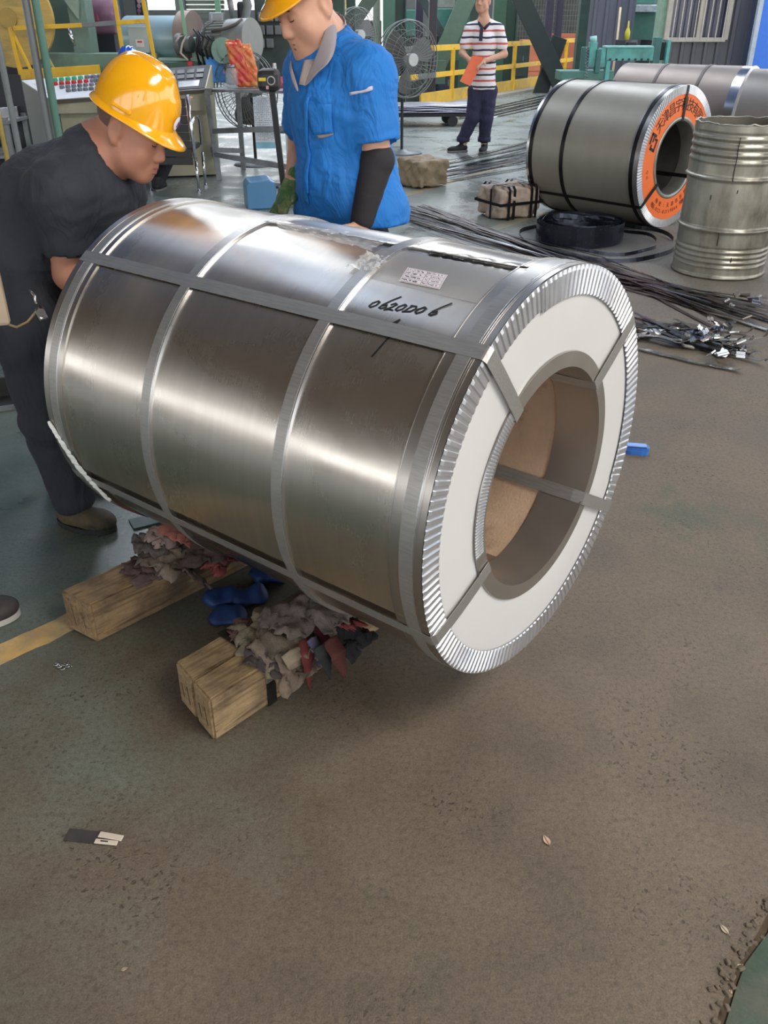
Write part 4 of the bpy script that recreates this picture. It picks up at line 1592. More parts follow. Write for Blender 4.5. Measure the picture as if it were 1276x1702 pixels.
for S_ in 'RL':
    body += [cap(S4['neck'], S4['sh' + S_], .055, .052, k=.04), cap(S4['sh' + S_], S4['el' + S_], .050, .043, k=.02), cap(S4['el' + S_], S4['wr' + S_], .043, .028, k=.02), cap(S4['pelvis'], S4['knee' + S_], .09, .06, k=.04), cap(S4['knee' + S_], S4['ank' + S_], .056, .04, k=.02)]
    body += hand_prims(S4['wr' + S_], (0, .9, .1), (0, 0, -1), (1 if S_ == 'L' else -1, 0, 0), .95, .3)
V, Fq = sdf_mesh(body, .009)
np_obj('body', V, Fq, SKIN, p4, off4)
V, Fq = sdf_mesh([cap(S4['chest'], S4['pelvis'] + Vector((0, 0, .03)), .145, .15, k=.06)] + [cap(S4['neck'].lerp(S4['sh' + s_], .4), S4['sh' + s_], .07, .07, k=.05) for s_ in 'RL'] + [cap(S4['sh' + s_], S4['sh' + s_].lerp(S4['el' + s_], .6), .07, .066, k=.03) for s_ in 'RL'], .01)
np_obj('t_shirt', V, Fq, TEE, p4, off4)
V, Fq = sdf_mesh([cap(S4['pelvis'], S4['knee' + s_], .115, .085, k=.04) for s_ in 'RL'] + [cap(S4['knee' + s_], S4['ank' + s_] + Vector((0, 0, .04)), .08, .066, k=.03) for s_ in 'RL'], .01)
np_obj('trousers', V, Fq, TRO, p4, off4)
for s_ in 'RL':
    a = S4['ank' + s_]
    shoe(p4, Vector((a.x, a.y - .06, 0)), Vector((a.x + .03, a.y + .19, 0)), off4, SOLEK, mat('grey_sole', (120, 118, 116), 0.7))
helmet(p4, HP4(0, -.004, .018), M4, 1.08, off4, HELMB, False)

# ---- foot of somebody at the left edge of the picture
st = thing('shoe', 'dark shoe with pale sole at the left edge, left of the single timber', 'shoe', G(-20, 1035))
o_ = Vector(st.location)
so = shoe(None, G(-95, 1050), G(34, 1020), o_, mat('dark_brown_shoe', (52, 44, 42), 0.7, var=0.2, scale=30, bump=0.3, bump_scale=200), mat('pale_sole', (170, 166, 158), 0.7), 'upper', .05)
so.parent = st
# ------------------------------------------------------------------ grey coil with the orange face, coils behind, drum
def text_curve(body, size, m, name, parent, place, extrude=.0006, cond=1.0):
    """flat lettering: a font curve turned into a mesh; place maps a flat (x, y) point to 3-D, or a matrix"""
    cu = bpy.data.curves.new(name, 'FONT')
    cu.body = body
    cu.size = size
    cu.align_x = 'CENTER'
    cu.align_y = 'CENTER'
    cu.extrude = extrude
    o = bpy.data.objects.new(name, cu)
    COL.objects.link(o)
    dg = bpy.context.evaluated_depsgraph_get()
    me = bpy.data.meshes.new_from_object(o.evaluated_get(dg))
    COL.objects.unlink(o)
    bpy.data.objects.remove(o)
    for v in me.vertices:
        v.co = place(Vector((v.co.x * cond, v.co.y, v.co.z)))
    me.name = name
    me.materials.clear()
    me.materials.append(m)
    return link(name, me, parent)


G_YAW, G_R, G_r, G_L = -0.8295, 0.5246, 0.2746, 1.078
g_front = Vector((2.3063, 7.3147, G_R))
g_n = Vector((math.cos(G_YAW), math.sin(G_YAW), 0))
gc = thing('steel_coil', 'grey coil with an orange end face and black bands, beside the dented drum', 'steel coil', Vector(((g_front - g_n * G_L / 2).x, (g_front - g_n * G_L / 2).y, 0)), G_YAW)
gx = G_L / 2
GA = Vector((0, 0, G_R))
GREY = mat('grey_coated_sheet', (146, 142, 130), 0.42, 0.25, var=0.05, scale=3, stretch=(3, 1, 1), spec=0.5)
ORAN = mat('orange_end_board', (236, 112, 44), 0.5, var=0.04, scale=4)
BLACKS = mat('black_steel_strap', (30, 29, 31), 0.34, 0.5, var=0.15, scale=20)
GSTEEL = mat('bright_edge_steel', (190, 190, 192), 0.25, 1.0, var=0.1, scale=14)


def g_ring(q, x0, x1, r0, r1, r_axis, n=120):
    for pr in ([(r0, x0), (r1, x0)], [(r1, x0), (r1, x1)], [(r1, x1), (r0, x1)]):
        q.lathe(pr, n, 'X', Vector((0, 0, r_axis)))
    return q


MB().lathe([(G_R - .004, -gx), (G_R - .004, gx)], 140, 'X', GA).lathe([(G_R - .004, -gx), (G_r, -gx)], 96, 'X', GA).build('outer_sheet', GREY, gc)
o = g_ring(MB(), gx - .085, gx + .002, G_R - .01, G_R, G_R).build('edge_guard', mat('dull_edge_guard', (150, 146, 144), 0.3, 0.6, var=0.2, scale=8), gc)
g_ring(MB(), -gx - .002, -gx + .05, G_R - .01, G_R, G_R).build('edge_guard', GSTEEL, gc)
for x in (gx - .055, -gx + .36, -gx + .04):
    g_ring(MB(), x - .016, x + .016, G_R - .01, G_R + .003, G_R).build('round_strap', BLACKS, gc)
MB().lathe([(G_R - .035, gx + .003), (G_r, gx + .003)], 120, 'X', GA).build('face_board', ORAN, gc)
q = MB()
n = 150
vs, fs = [], []
for i in range(n):
    for t, hh in ((0, 0), (.15, 1), (.5, 1), (.65, 0)):
        a = 2 * PI * (i + t) / n
        for rr, k in ((G_R + .001, .3), (G_R - .006, 1), (G_R - .062 - .004 * mnoise.noise(Vector((i * .3, 0, 0))), .8)):
            vs.append((gx + .004 + .004 * hh * k, rr * math.cos(a), rr * math.sin(a) + G_R))
m4 = n * 4
for i in range(m4):
    for k in range(2):
        fs.append((i * 3 + k, ((i + 1) % m4) * 3 + k, ((i + 1) % m4) * 3 + k + 1, i * 3 + k + 1))
q.add(vs, fs).build('pleated_guard', PLEAT, gc, fix=False)
MB().lathe([(G_r + .028, gx + .005), (G_r + .024, gx + .009), (G_r, gx + .008), (G_r - .004, gx), (G_r - .004, gx - .12)], 96, 'X', GA).build('inner_guard', mat('grey_bore_lip', (150, 148, 140), 0.35, 0.7, var=0.08), gc)
MB().lathe([(G_r, gx), (G_r, -gx)], 96, 'X', GA).build('bore_liner', mat('dark_bore_steel', (66, 64, 62), 0.5, 0.3, var=0.2), gc)


def g_pt(x, phi, r):
    return Vector((x, r * math.cos(R(phi)), r * math.sin(R(phi)) + G_R))


for phi in (88, -142, -35):
    pts = [g_pt(gx - G_L * k / 10, phi, G_R + .003) for k in range(10, -1, -1)] + [g_pt(gx + .012, phi, G_R - .004), g_pt(gx + .012, phi, G_r + .1), g_pt(gx + .012, phi, G_r - .006), g_pt(gx - .03, phi, G_r - .007), g_pt(-gx + .05, phi, G_r - .007)]
    MB().ribbon(pts, .030, .0014, (0, -math.sin(R(phi)), math.cos(R(phi)))).build('long_strap', BLACKS, gc)


def arc_text(body, r_mid, phi0, phi1, size, m, name, cond=1.0, up_out=True, lift=.0045):
    """letters set one by one along an arc of the face, as seen from the front"""
    for i, ch in enumerate(body):
        phi = phi0 + (phi1 - phi0) * i / max(1, len(body) - 1)
        a = R(phi)
        rad = Vector((0, math.cos(a), math.sin(a)))
        tang = Vector((0, -math.sin(a), math.cos(a)))
        # seen from +x the picture runs to the right along +y... reading direction is -tang on top
        ex = -tang if up_out else tang
        ey = rad if up_out else -rad
        c = Vector((gx + lift, 0, G_R)) + rad * r_mid
        text_curve(ch, size, m, name, gc, lambda v: c + ex * v.x + ey * v.y + Vector((v.z, 0, 0)), cond=cond)


PRINT = mat('black_board_print', (30, 24, 24), 0.6)
arc_text('天津昌宇科技有限公司', .385, 139, 22, .100, PRINT, 'company_lettering')
GREYP = mat('dark_red_print', (120, 40, 26), 0.6)
arc_text('地址:天津市东丽区', .355, -122, -40, .042, GREYP, 'address_lettering', up_out=False)
arc_text('电话:022-83719866 传真:022', .405, -128, -42, .042, GREYP, 'phone_lettering', .9, up_out=False)
arc_text('小心', .39, 196, 190, .03, GREYP, 'small_lettering')
# the two-part emblem left of the lettering: an angular hook over an open square
a = R(158)
rad = Vector((0, math.cos(a), math.sin(a)))
tan = Vector((0, math.sin(a), -math.cos(a)))
c = Vector((gx + .0045, 0, G_R)) + rad * .385


def emb(q, x0, y0, x1, y1):
    pts = [c + tan * x + rad * y for x, y in ((x0, y0), (x1, y0), (x1, y1), (x0, y1))]
    q.add(pts + [p + Vector((.0006, 0, 0)) for p in pts], [(0, 1, 2, 3), (7, 6, 5, 4)])


q = MB()
for bxs in ((-.026, .030, .060, .050), (.040, -.022, .060, .050), (-.002, .000, .040, .016), (-.060, -.050, -.040, .022), (-.060, -.050, .036, -.032), (.018, -.050, .036, -.010), (-.060, .004, -.022, .022)):
    emb(q, *bxs)
q.build('emblem', PRINT, gc)


def back_coil(label, front, yaw, rr, rb, L, sheet, rim, strap_x, zc=None):
    nrm = Vector((math.cos(yaw), math.sin(yaw), 0))
    ctr = Vector(front) - nrm * L / 2
    t = thing('steel_coil', label, 'steel coil', (ctr.x, ctr.y, 0), yaw)
    ax = Vector((0, 0, rr))
    h = L / 2
    MB().lathe([(rr - .004, -h), (rr - .004, h)], 120, 'X', ax).lathe([(rr - .004, -h), (rb, -h)], 80, 'X', ax).build('outer_sheet', sheet, t)
    q = MB()
    g_ring(q, h - .09, h + .002, rr - .01, rr, rr)
    q.lathe([(rr, h + .002), (rr - .09, h + .006)], 120, 'X', ax)
    q.build('edge_guard', rim, t)
    MB().lathe([(rr - .085, h + .004), (rb, h + .004)], 96, 'X', ax).build('face_board', mat('pale_grey_board', (160, 156, 152), 0.5), t)
    MB().lathe([(rb, h + .004), (rb, -h)], 80, 'X', ax).build('bore_liner', mat('dark_bore_steel', (66, 64, 62), 0.5, 0.3, var=0.2), t)
    for x in strap_x:
        g_ring(MB(), h - x - .015, h - x + .015, rr - .01, rr + .003, rr).build('round_strap', BROWNSTRAP, t)
    return t


BROWNSTRAP = mat('brown_grey_strap', (86, 78, 74), 0.5, 0.4, var=0.15)
BSHEET = mat('brownish_coil_sheet', (134, 122, 114), 0.45, 0.5, var=0.06, scale=4)
BRIM = mat('bright_rim_steel', (186, 186, 190), 0.22, 1.0, var=0.06)
back_coil('brownish steel coil lying behind the grey coil with the orange face', (3.64, 9.50, 0), -0.62, 0.545, .26, 1.30, BSHEET, BRIM, (.42, .86))
back_coil('steel coil cut by the right edge, behind the dented drum', (4.22, 8.26, 0), -0.55, 0.55, .26, 1.0, mat('grey_brown_sheet', (126, 120, 114), 0.4, 0.5, var=0.06, scale=4), BRIM, (.5,))

# dented steel drum
dr = thing('steel_drum', 'dented open-top steel drum with rolled ribs at the right edge', 'drum', (2.262, 5.90, 0))
DRUM = mat('scuffed_drum_steel', (176, 173, 160), 0.36, 0.6, var=0.16, scale=5, bump=0.25, bump_scale=16, dirt=(96, 90, 76), dirt_amount=0.8, stretch=(1.2, 1.2, .5))
rd, hd = .292, .925
prof = [(rd - .012, .012), (rd + .006, .004), (rd + .008, .014), (rd + .002, .022)]
z = .03
while z < hd:
    r_ = rd
    for zb in (.305, .615):
        r_ += .013 * math.exp(-((z - zb) / .010) ** 2)
    for z0, z1 in ((.07, .20), (.70, .88)):
        if z0 < z < z1:
            r_ += .0045 * math.sin((z - z0) / (z1 - z0) * PI * 8)
    prof.append((r_, z))
    z += .006
prof.append((rd, hd))


def dent(a, r, h):
    k = (h / hd) ** 1.5
    return r + .016 * k * mnoise.noise(Vector((math.cos(a) * 1.6, math.sin(a) * 1.6, h * 2.2 + 4))) + .005 * mnoise.noise(Vector((math.cos(a) * 5, math.sin(a) * 5, h * 7))) + .006 * k * math.sin(3 * a + 1)


q = MB().lathe(prof, 120, 'Z', (0, 0, 0), wob=dent)
q.build('shell', DRUM, dr)
ip = [(rd - .008, hd - .004), (rd - .012, .5), (rd - .012, .03), (.001, .03)]
MB().lathe(ip, 80, 'Z', (0, 0, 0), wob=lambda a, r, h: r if h < .1 else dent(a, r, h)).build('inside', mat('drum_inside', (112, 106, 96), 0.5, 0.6, var=0.2, scale=6), dr)
q = MB()
pts = []
for k in range(90):
    a = 2 * PI * k / 90
    r_ = dent(a, rd, hd) - .002
    pts.append(Vector((math.cos(a) * r_, math.sin(a) * r_, hd + .012 * mnoise.noise(Vector((k * .33, 0, 0))) + .006 * mnoise.noise(Vector((k * 1.1, 3, 0))))))
q.tube(pts, .005, 6, closed=True)
q.build('torn_rim', DRUM, dr)
CR = mat('dark_split', (40, 36, 32), 0.8)
for a0, zs in ((-112, (.86, .80, .74, .66, .61)), (-116, (.30, .26, .22)), (-134, (.52, .49)), (-96, (.15, .12)), (-104, (.56, .54))):
    pts = []
    for k, zz in enumerate(zs):
        a = R(a0 + 1.6 * mnoise.noise(Vector((k * 1.7, a0, 0))))
        r_ = dent(a, rd, zz) + .0035
        for zb in (.305, .615):
            r_ += .013 * math.exp(-((zz - zb) / .010) ** 2)
        pts.append(Vector((math.cos(a) * r_, math.sin(a) * r_, zz)))
    MB().tube(pts, .0028, 5).build('split', CR, dr)

# ------------------------------------------------------------------ strapping reel, loose loops, strips, seals
rng = random.Random(21)
BS = mat('blue_black_strapping', (48, 52, 62), 0.26, 0.6, var=0.2, scale=15)
cr_c = G(965, 402)
rl = thing('strapping_reel', 'loose reel of blue-black steel strapping on the floor before the grey coil', 'strapping reel', (cr_c.x, cr_c.y + .08, 0))
NT_ = 7
pts = []
for k in range(NT_ * 48):
    a = 2 * PI * k / 48
    r_ = .335 - .0035 * k / 48 * 1.6 + .012 * math.sin(a * 2 + .4 * k / 48)
    pts.append(Vector((math.cos(a) * r_, math.sin(a) * r_, .075 + .012 * math.sin(a + k / 60))))
MB().ribbon(pts, .125, .0014, (0, 0, 1)).build('winding', BS, rl)
for j in range(5):
    pts = []
    for k in range(41):
        a = 2 * PI * k / 40 + j
        r_ = .30 - .02 * j + .025 * math.sin(2 * a + j)
        pts.append(Vector((math.cos(a) * r_, math.sin(a) * r_, .085 + .035 * math.sin(a + j * 1.3) + .006 * j)))
    MB().ribbon(pts, .034, .0014, (0.15 * math.sin(j), .2, 1)).build('winding', BS, rl)
pts = [Vector((.30 * math.cos(a), .30 * math.sin(a), .10 + .09 * max(0, math.sin(a * 1.1)))) for a in [2.2 + .18 * k for k in range(16)]]
MB().ribbon(pts, .03, .0014, (.2, .1, 1)).build('loose_end', BS, rl)
lc = G(978, 400)
for lab, rx, ry, dx, dy, wd in (('outer loose loop of black strapping lying around the reel', .58, .66, .06, -.03, .03), ('inner loose loop of black strapping half under the reel', .40, .44, .10, -.06, .024)):
    t = thing('strapping_loop', lab, 'strapping', (lc.x + dx, lc.y + dy, 0))
    pts = [Vector((math.cos(2 * PI * k / 70) * rx * (1 + .04 * math.sin(3 * 2 * PI * k / 70)), math.sin(2 * PI * k / 70) * ry, .018 + .008 * math.sin(5 * 2 * PI * k / 70))) for k in range(66)]
    MB().ribbon(pts, wd, .0014, (0, .25, 1)).build('strap', BS, t)

STRIP_M = [mat('dark_steel_strip', (58, 54, 56), 0.35, 0.8, var=0.2, scale=12), mat('rusty_dark_strip', (66, 52, 50), 0.45, 0.6, var=0.25, scale=12), mat('bluish_steel_strip', (72, 76, 88), 0.28, 0.9, var=0.15, scale=12), mat('bright_steel_strip', (150, 148, 144), 0.26, 0.95, var=0.12, scale=12)]


def strip(label, group, P2, m, z0=.0, width=.019, wav=.012, name='steel_strip', tail=None, seed=0):
    """long flat steel strip lying along floor points"""
    pts = []
    n = 26
    P2 = [Vector(p) for p in P2]
    segs = len(P2) - 1
    for k in range(n + 1):
        u = k / n * segs
        i = min(int(u), segs - 1)
        f = u - i
        p = P2[i].lerp(P2[i + 1], f)
        ns = mnoise.noise(Vector((k * .17, seed * 3.1, 0)))
        pts.append(Vector((p.x + wav * ns, p.y + wav * ns, .004 + z0 + .010 * (1 + mnoise.noise(Vector((k * .22, seed * 7.7, 5)))) * (0.6 + z0 * 14))))
    base = Vector((pts[0].x, pts[0].y, 0))
    t = thing(name, label, 'steel strip', base, group=group)
    loc = [p - base for p in pts]
    if tail is not None:
        loc += [loc[-1] + Vector(v) for v in tail]
    tilt = .35 * mnoise.noise(Vector((seed * 2.3, 0, 1)))
    MB().ribbon(loc, width, .0011, lambda i: (1, .55, tilt)).build('strip', m, t)
    return t


GS = 'long steel strips in the bundle behind the big coil'
for k in range(30):
    o_ = rng.gauss(0, 1)
    a = G(668 + rng.uniform(-8, 60), 346 + rng.uniform(-4, 24))
    mpt = G(1000, 458 - 9 * o_ + rng.uniform(-6, 6))
    e = G(1180 + rng.uniform(0, 130), 512 + rng.uniform(-4, 30) + (4 * o_))
    strip('dark steel strip in the long bundle running behind the big coil to the right', GS, [a, mpt, e], STRIP_M[rng.choice((0, 0, 1, 1, 2))], z0=.002 * (k % 12), seed=k)
for k in range(5):
    a = G(676 + rng.uniform(-5, 10), 368 + 3 * k)
    strip('thin dark strip lying apart below the long bundle', 'strips lying apart below the long bundle', [a, G(760, 392 + 3 * k), G(900, 436 + 3 * k)], STRIP_M[0], z0=.001, width=.012, seed=60 + k)
strip('single flat steel strip crossing the floor between the two strip bundles', None, [G(1040, 472), G(1140, 510), G(1290, 556)], STRIP_M[3], width=.034, wav=.004, seed=90)
GP = 'bent steel strips in the bright pile right of the big coil'
for k in range(22):
    a = G(1052 + rng.uniform(-20, 20), 530 + rng.uniform(0, 44))
    mpt = G(1130 + rng.uniform(-10, 10), 560 + rng.uniform(-22, 22))
    e = G(1215 + rng.uniform(-30, 50), 585 + rng.uniform(-30, 22))
    d_ = (e - mpt).normalized()
    strip('bent steel strip in the bright pile right of the big coil', GP, [a, mpt, e], STRIP_M[rng.choice((0, 2, 3, 3))], z0=.003 * (k % 10), seed=120 + k, tail=[d_ * .02 + Vector((0, 0, .015)), d_ * .03 + Vector((0, 0, .05 * rng.random()))], width=.026)
t = strip('flat steel strip lying lowest in the bright pile, its end turned up', None, [G(1060, 582), G(1150, 604), G(1222, 618)], STRIP_M[3], width=.03, wav=.002, seed=200, tail=[Vector((.02, -.02, .012))])
SEAL = mat('bright_strap_seal', (206, 206, 204), 0.2, 1.0, var=0.08)


def seal(label, group, p, rz, tip, z):
    t = thing('strap_seal', label, 'strap seal', (p.x, p.y, z), group=group, rot=(tip, rng.uniform(-.4, .4), rz))
    L, w, h = rng.uniform(.045, .06), .028, .006
    q = MB()
    q.box((0, 0, 0), (L, w, .0014))
    q.box((0, w / 2, h / 2), (L, .0014, h))
    q.box((0, -w / 2, h / 2), (L, .0014, h))
    q.box((0, w / 2 - .006, h), (L, .012, .0014)).box((0, -w / 2 + .006, h), (L, .012, .0014))
    q.build('clip', SEAL, t)


for k in range(26):
    p = G(1160 + rng.gauss(25, 42), 572 + rng.gauss(4, 17))
    seal('bright crimped seal lying in the strip pile right of the big coil', 'seals in the bright strip pile', p, rng.uniform(0, 3.1), rng.uniform(-1.2, 1.2), rng.uniform(.035, .075))
for k in range(9):
    p = G(1195 + rng.uniform(0, 85), 498 + rng.uniform(-6, 26))
    seal('crimped seal at the dark end of the long strip bundle under the drum', 'seals at the end of the long bundle', p, rng.uniform(0, 3.1), rng.uniform(-1.2, 1.2), rng.uniform(.035, .07))
# thin strips spread on the floor behind the bundles
for k in range(18):
    a = G(740 + rng.uniform(-40, 20), 305 - 2.2 * k + rng.uniform(-2, 2))
    e = G(885 + rng.uniform(-10, 20), 276 - 2.6 * k + rng.uniform(-2, 2))
    strip('thin shiny strip on the floor between the striped shirt man and the grey coil', 'thin strips spread on the far floor', [a, e], STRIP_M[rng.choice((2, 2, 0, 3))], z0=.001, width=.03, seed=300 + k)
for k in range(9):
    a = G(770 + rng.uniform(-12, 10), 205 - 1.6 * k)
    strip('thin dark strip lying before the railing curb left of the grey coil', 'thin strips before the railing curb', [a, G(905, 176 - 2.0 * k + rng.uniform(-2, 2))], STRIP_M[rng.choice((0, 2))], z0=.001, width=.05, seed=340 + k)


# ------------------------------------------------------------------ wrapped bundles
def bundle(label, c, size, rz, rgb, seed, straps):
    t = thing('wrapped_bundle', label, 'bundle', c, rz)
    def dsp(x, y, z):
        return (.016 * np.abs(np.sin(17 * x + 6 * z + seed)) * np.sin(19 * y + 22 * z + seed) + .012 * np.abs(np.sin(27 * z + 9 * x + 4 * np.sin(9 * y))) + .007 * np.sin(47 * y + 30 * x + seed * 2) * np.sin(40 * z))
    V, Fq = sdf_mesh([rbox((0, 0, size[2] / 2), (size[0] / 2, size[1] / 2, size[2] / 2), e=.03)], .009, dsp)
    V[:, 2] = np.maximum(V[:, 2], .001)
    np_obj('paper_wrap', V, Fq, mat('crumpled_paper_%d' % seed, rgb, 0.7, var=0.18, scale=12, bump=0.5, bump_scale=30, dirt=tuple(int(v * .75) for v in rgb), dirt_amount=0.7), t)
    hx, hy, hz = size[0] / 2 + .012, size[1] / 2 + .012, size[2] + .012
    for kind, o_ in straps:
        if kind == 'x':
            pts = [(o_, -hy, .004), (o_, -hy, hz - .03), (o_, -hy + .03, hz), (o_, hy - .03, hz), (o_, hy, hz - .03), (o_, hy, .004)]
            sd = (1, 0, 0)
        elif kind == 'y':
            pts = [(-hx, o_, .004), (-hx, o_, hz - .03), (-hx + .03, o_, hz), (hx - .03, o_, hz), (hx, o_, hz - .03), (hx, o_, .004)]
            sd = (0, 1, 0)
        else:
            pts = [(-hx, -hy, o_), (hx, -hy, o_), (hx, hy, o_), (-hx, hy, o_), (-hx, -hy, o_)]
            sd = (0, 0, 1)
        MB().ribbon(pts, .024, .002, sd).build('strap', BLACKS, t)
    return t


bundle('brown paper wrapped bundle without straps, left of the strapped one', G(703, 312) + Vector((0, .12, 0)), (.40, .36, .27), .75, (150, 132, 106), 3, [])
bundle('paper wrapped bundle tied with black straps beside the grey coil', G(843, 364) + Vector((0.02, .15, 0)), (.42, .36, .26), .5, (176, 158, 142), 5, [('x', -.13), ('x', -.08), ('x', .10), ('x', .15), ('z', .13), ('y', -.05)])
# little heap of chips by the brown bundle
for k in range(14):
    p = G(662 + rng.uniform(-5, 8), 305 + rng.uniform(-10, 10))
    seal('small bright metal clip beside the brown bundle', 'metal clips beside the brown bundle', p, rng.uniform(0, 3), rng.uniform(-1, 1), .02)

# ------------------------------------------------------------------ rags on the timbers, blue covers, small litter
def rag(label, c, size, rz, rgb, seed, group, drop=.0, thick=.004, name='rag', tilt=0.0, dirt=None):
    """crumpled cloth lying over the timber: folded sheet with hanging edge"""
    n = 20
    vs, fs = [], []
    rg = random.Random(seed)
    ph = rg.uniform(0, 9)
    for i in range(n + 1):
        for j in range(n + 1):
            u, v = i / n * 2 - 1, j / n * 2 - 1
            rr = max(abs(u), abs(v))
            edge_ = 1 + .22 * mnoise.noise(Vector((math.atan2(v, u) * 1.3, ph, 0))) * rr
            x, y = u * size[0] / 2 * edge_, v * size[1] / 2 * edge_
            nz = mnoise.noise(Vector((u * 1.7 + ph, v * 1.7, ph)))
            nz2 = mnoise.noise(Vector((u * 4.5, v * 4.5 + ph, ph)))
            ridge = abs(mnoise.noise(Vector((u * 2.6 + ph * 2, v * 1.2, ph * .5))))
            z = size[2] * (.55 * (1 - rr ** 2) + .35 * nz + .22 * nz2 + .5 * ridge)
            vs.append((x + .02 * nz2, y + .02 * nz, max(z, -.0)))
    for i in range(n):
        for j in range(n):
            fs.append((i * (n + 1) + j, (i + 1) * (n + 1) + j, (i + 1) * (n + 1) + j + 1, i * (n + 1) + j + 1))
    t = thing(name, label, 'rag', c, group=group, rot=(tilt, 0, rz))
    m = mat('rag_cloth_%d_%d_%d' % rgb, rgb, 0.9, var=0.25, scale=24, bump=0.5, bump_scale=260, dirt=dirt or tuple(int(v * .55) for v in rgb), dirt_amount=0.75)
    o = MB().add(vs, fs, True).build('cloth', m, t, fix=False)
    s = o.modifiers.new('thick', 'SOLIDIFY')
    s.thickness = thick
    s.offset = 1
    return t


Z0 = BEAM_H + .003
GA_, GB_ = 'rags heaped on the single timber', 'rags heaped on the timber pair'
# (px, py, z, size, rz, colour, hanging tilt, label)
RA = [(262, 950, .0, (.13, .11, .03), .4, (98, 80, 74), .0, 'flat brown rag at the left foot of the rag heap on the single timber'),
      (285, 930, .012, (.16, .12, .045), 1.2, (124, 110, 94), .1, 'grey-beige folded rag in the middle of the heap on the single timber'),
      (256, 912, .028, (.12, .09, .045), 2.0, (92, 84, 78), .0, 'dark grey rag at the back left of the heap on the single timber'),
      (276, 895, .05, (.10, .08, .03), .8, (150, 128, 118), .2, 'small pale pinkish rag near the top of the heap on the single timber'),
      (305, 890, .052, (.15, .10, .035), 2.6, (156, 96, 84), .1, 'salmon red rag on top of the heap on the single timber'),
      (335, 925, .012, (.15, .11, .035), .2, (84, 66, 58), .0, 'dark brown rag at the right of the heap on the single timber'),
      (318, 958, -.03, (.09, .10, .02), 2.3, (100, 84, 74), .9, 'brown rag hanging down the side of the single timber'),
      (366, 938, .004, (.09, .07, .025), 1.1, (124, 56, 54), .0, 'small dark red rag at the right end of the heap on the single timber'),
      (240, 945, .004, (.10, .08, .03), 2.9, (88, 66, 62), .0, 'small maroon-brown rag leftmost in the heap on the single timber')]
for k, (px, py, dz, sz, rz, rgb, tl, lb) in enumerate(RA):
    rag(lb, G(px, py, Z0 + dz), sz, rz, rgb, 40 + k, GA_, tilt=tl)
RB = [(430, 1060, .0, (.12, .10, .03), .4, (128, 118, 98), .15, 'pale olive rag at the left foot of the rag heap on the timber pair'),
      (470, 1055, .012, (.17, .13, .05), 1.9, (122, 108, 92), .1, 'large beige crumpled rag in the middle of the heap on the timber pair'),
      (500, 1030, .045, (.18, .12, .045), .6, (112, 98, 90), .0, 'grey-brown rag on top of the heap on the timber pair'),
      (540, 1020, .05, (.13, .10, .04), 2.2, (104, 92, 84), .0, 'dull grey rag under the coil, top right in the timber pair heap'),
      (470, 1098, -.02, (.12, .14, .03), 1.0, (134, 116, 98), .7, 'beige rag over the front edge of the timber pair'),
      (575, 1050, -.005, (.10, .13, .035), .9, (34, 34, 36), .5, 'black rag at the right end of the heap on the timber pair'),
      (562, 1035, .03, (.11, .05, .02), 2.7, (132, 56, 58), .2, 'dusky red rag lying over the black rag'),
      (548, 1060, .0, (.07, .09, .02), .2, (134, 118, 104), .8, 'small tan rag between the crimson strip and the black rag'),
      (440, 1095, -.01, (.09, .08, .03), 1.5, (74, 66, 62), .4, 'dark grey rag low at the front left of the heap on the timber pair'),
      (410, 1050, .0, (.08, .07, .02), .2, (98, 70, 62), .1, 'small reddish brown rag leftmost in the heap on the timber pair')]
for k, (px, py, dz, sz, rz, rgb, tl, lb) in enumerate(RB):
    rag(lb, G(px, py, Z0 + dz), sz, rz, rgb, 70 + k, GB_, tilt=tl)
def hang(label, top, mid, low, w, rgb):
    """cloth strip lying over the timber edge and hanging down its side, narrowing to a point"""
    P_ = [G(top[0], top[1], Z0 + .035), G(mid[0], mid[1], Z0 + .012), G(low[0], low[1], .012)]
    t = thing('rag', label, 'rag', P_[1], group=GB_)
    vs, fs = [], []
    n = 14
    for k in range(n + 1):
        u = k / n
        p = P_[0].lerp(P_[1], u * 2) if u < .5 else P_[1].lerp(P_[2], u * 2 - 1)
        ww = w * (1.0 if u < .55 else max(.12, 1 - (u - .55) * 1.9))
        s_ = dv * (ww / 2)
        b = -sv * (.008 + .006 * mnoise.noise(Vector((k * .6, px_seed(label), 0))))
        tw = .5 * mnoise.noise(Vector((k * .4, px_seed(label), 3)))
        for a in (-1, 0, 1):
            vs.append(p - P_[1] + s_ * a + b * (1 + a * tw) + Vector((0, 0, .004 * (1 - abs(a)))))
    for k in range(n):
        for a in range(2):
            fs.append((k * 3 + a, (k + 1) * 3 + a, (k + 1) * 3 + a + 1, k * 3 + a + 1))
    o = MB().add(vs, fs, True).build('cloth', mat('rag_strip_%d_%d_%d' % rgb, rgb, 0.9, var=0.2, scale=30, bump=0.4, bump_scale=260), t, fix=False)
    s2_ = o.modifiers.new('thick', 'SOLIDIFY')
    s2_.thickness = .003


def px_seed(x):
    return (sum(map(ord, x)) % 97) * .37


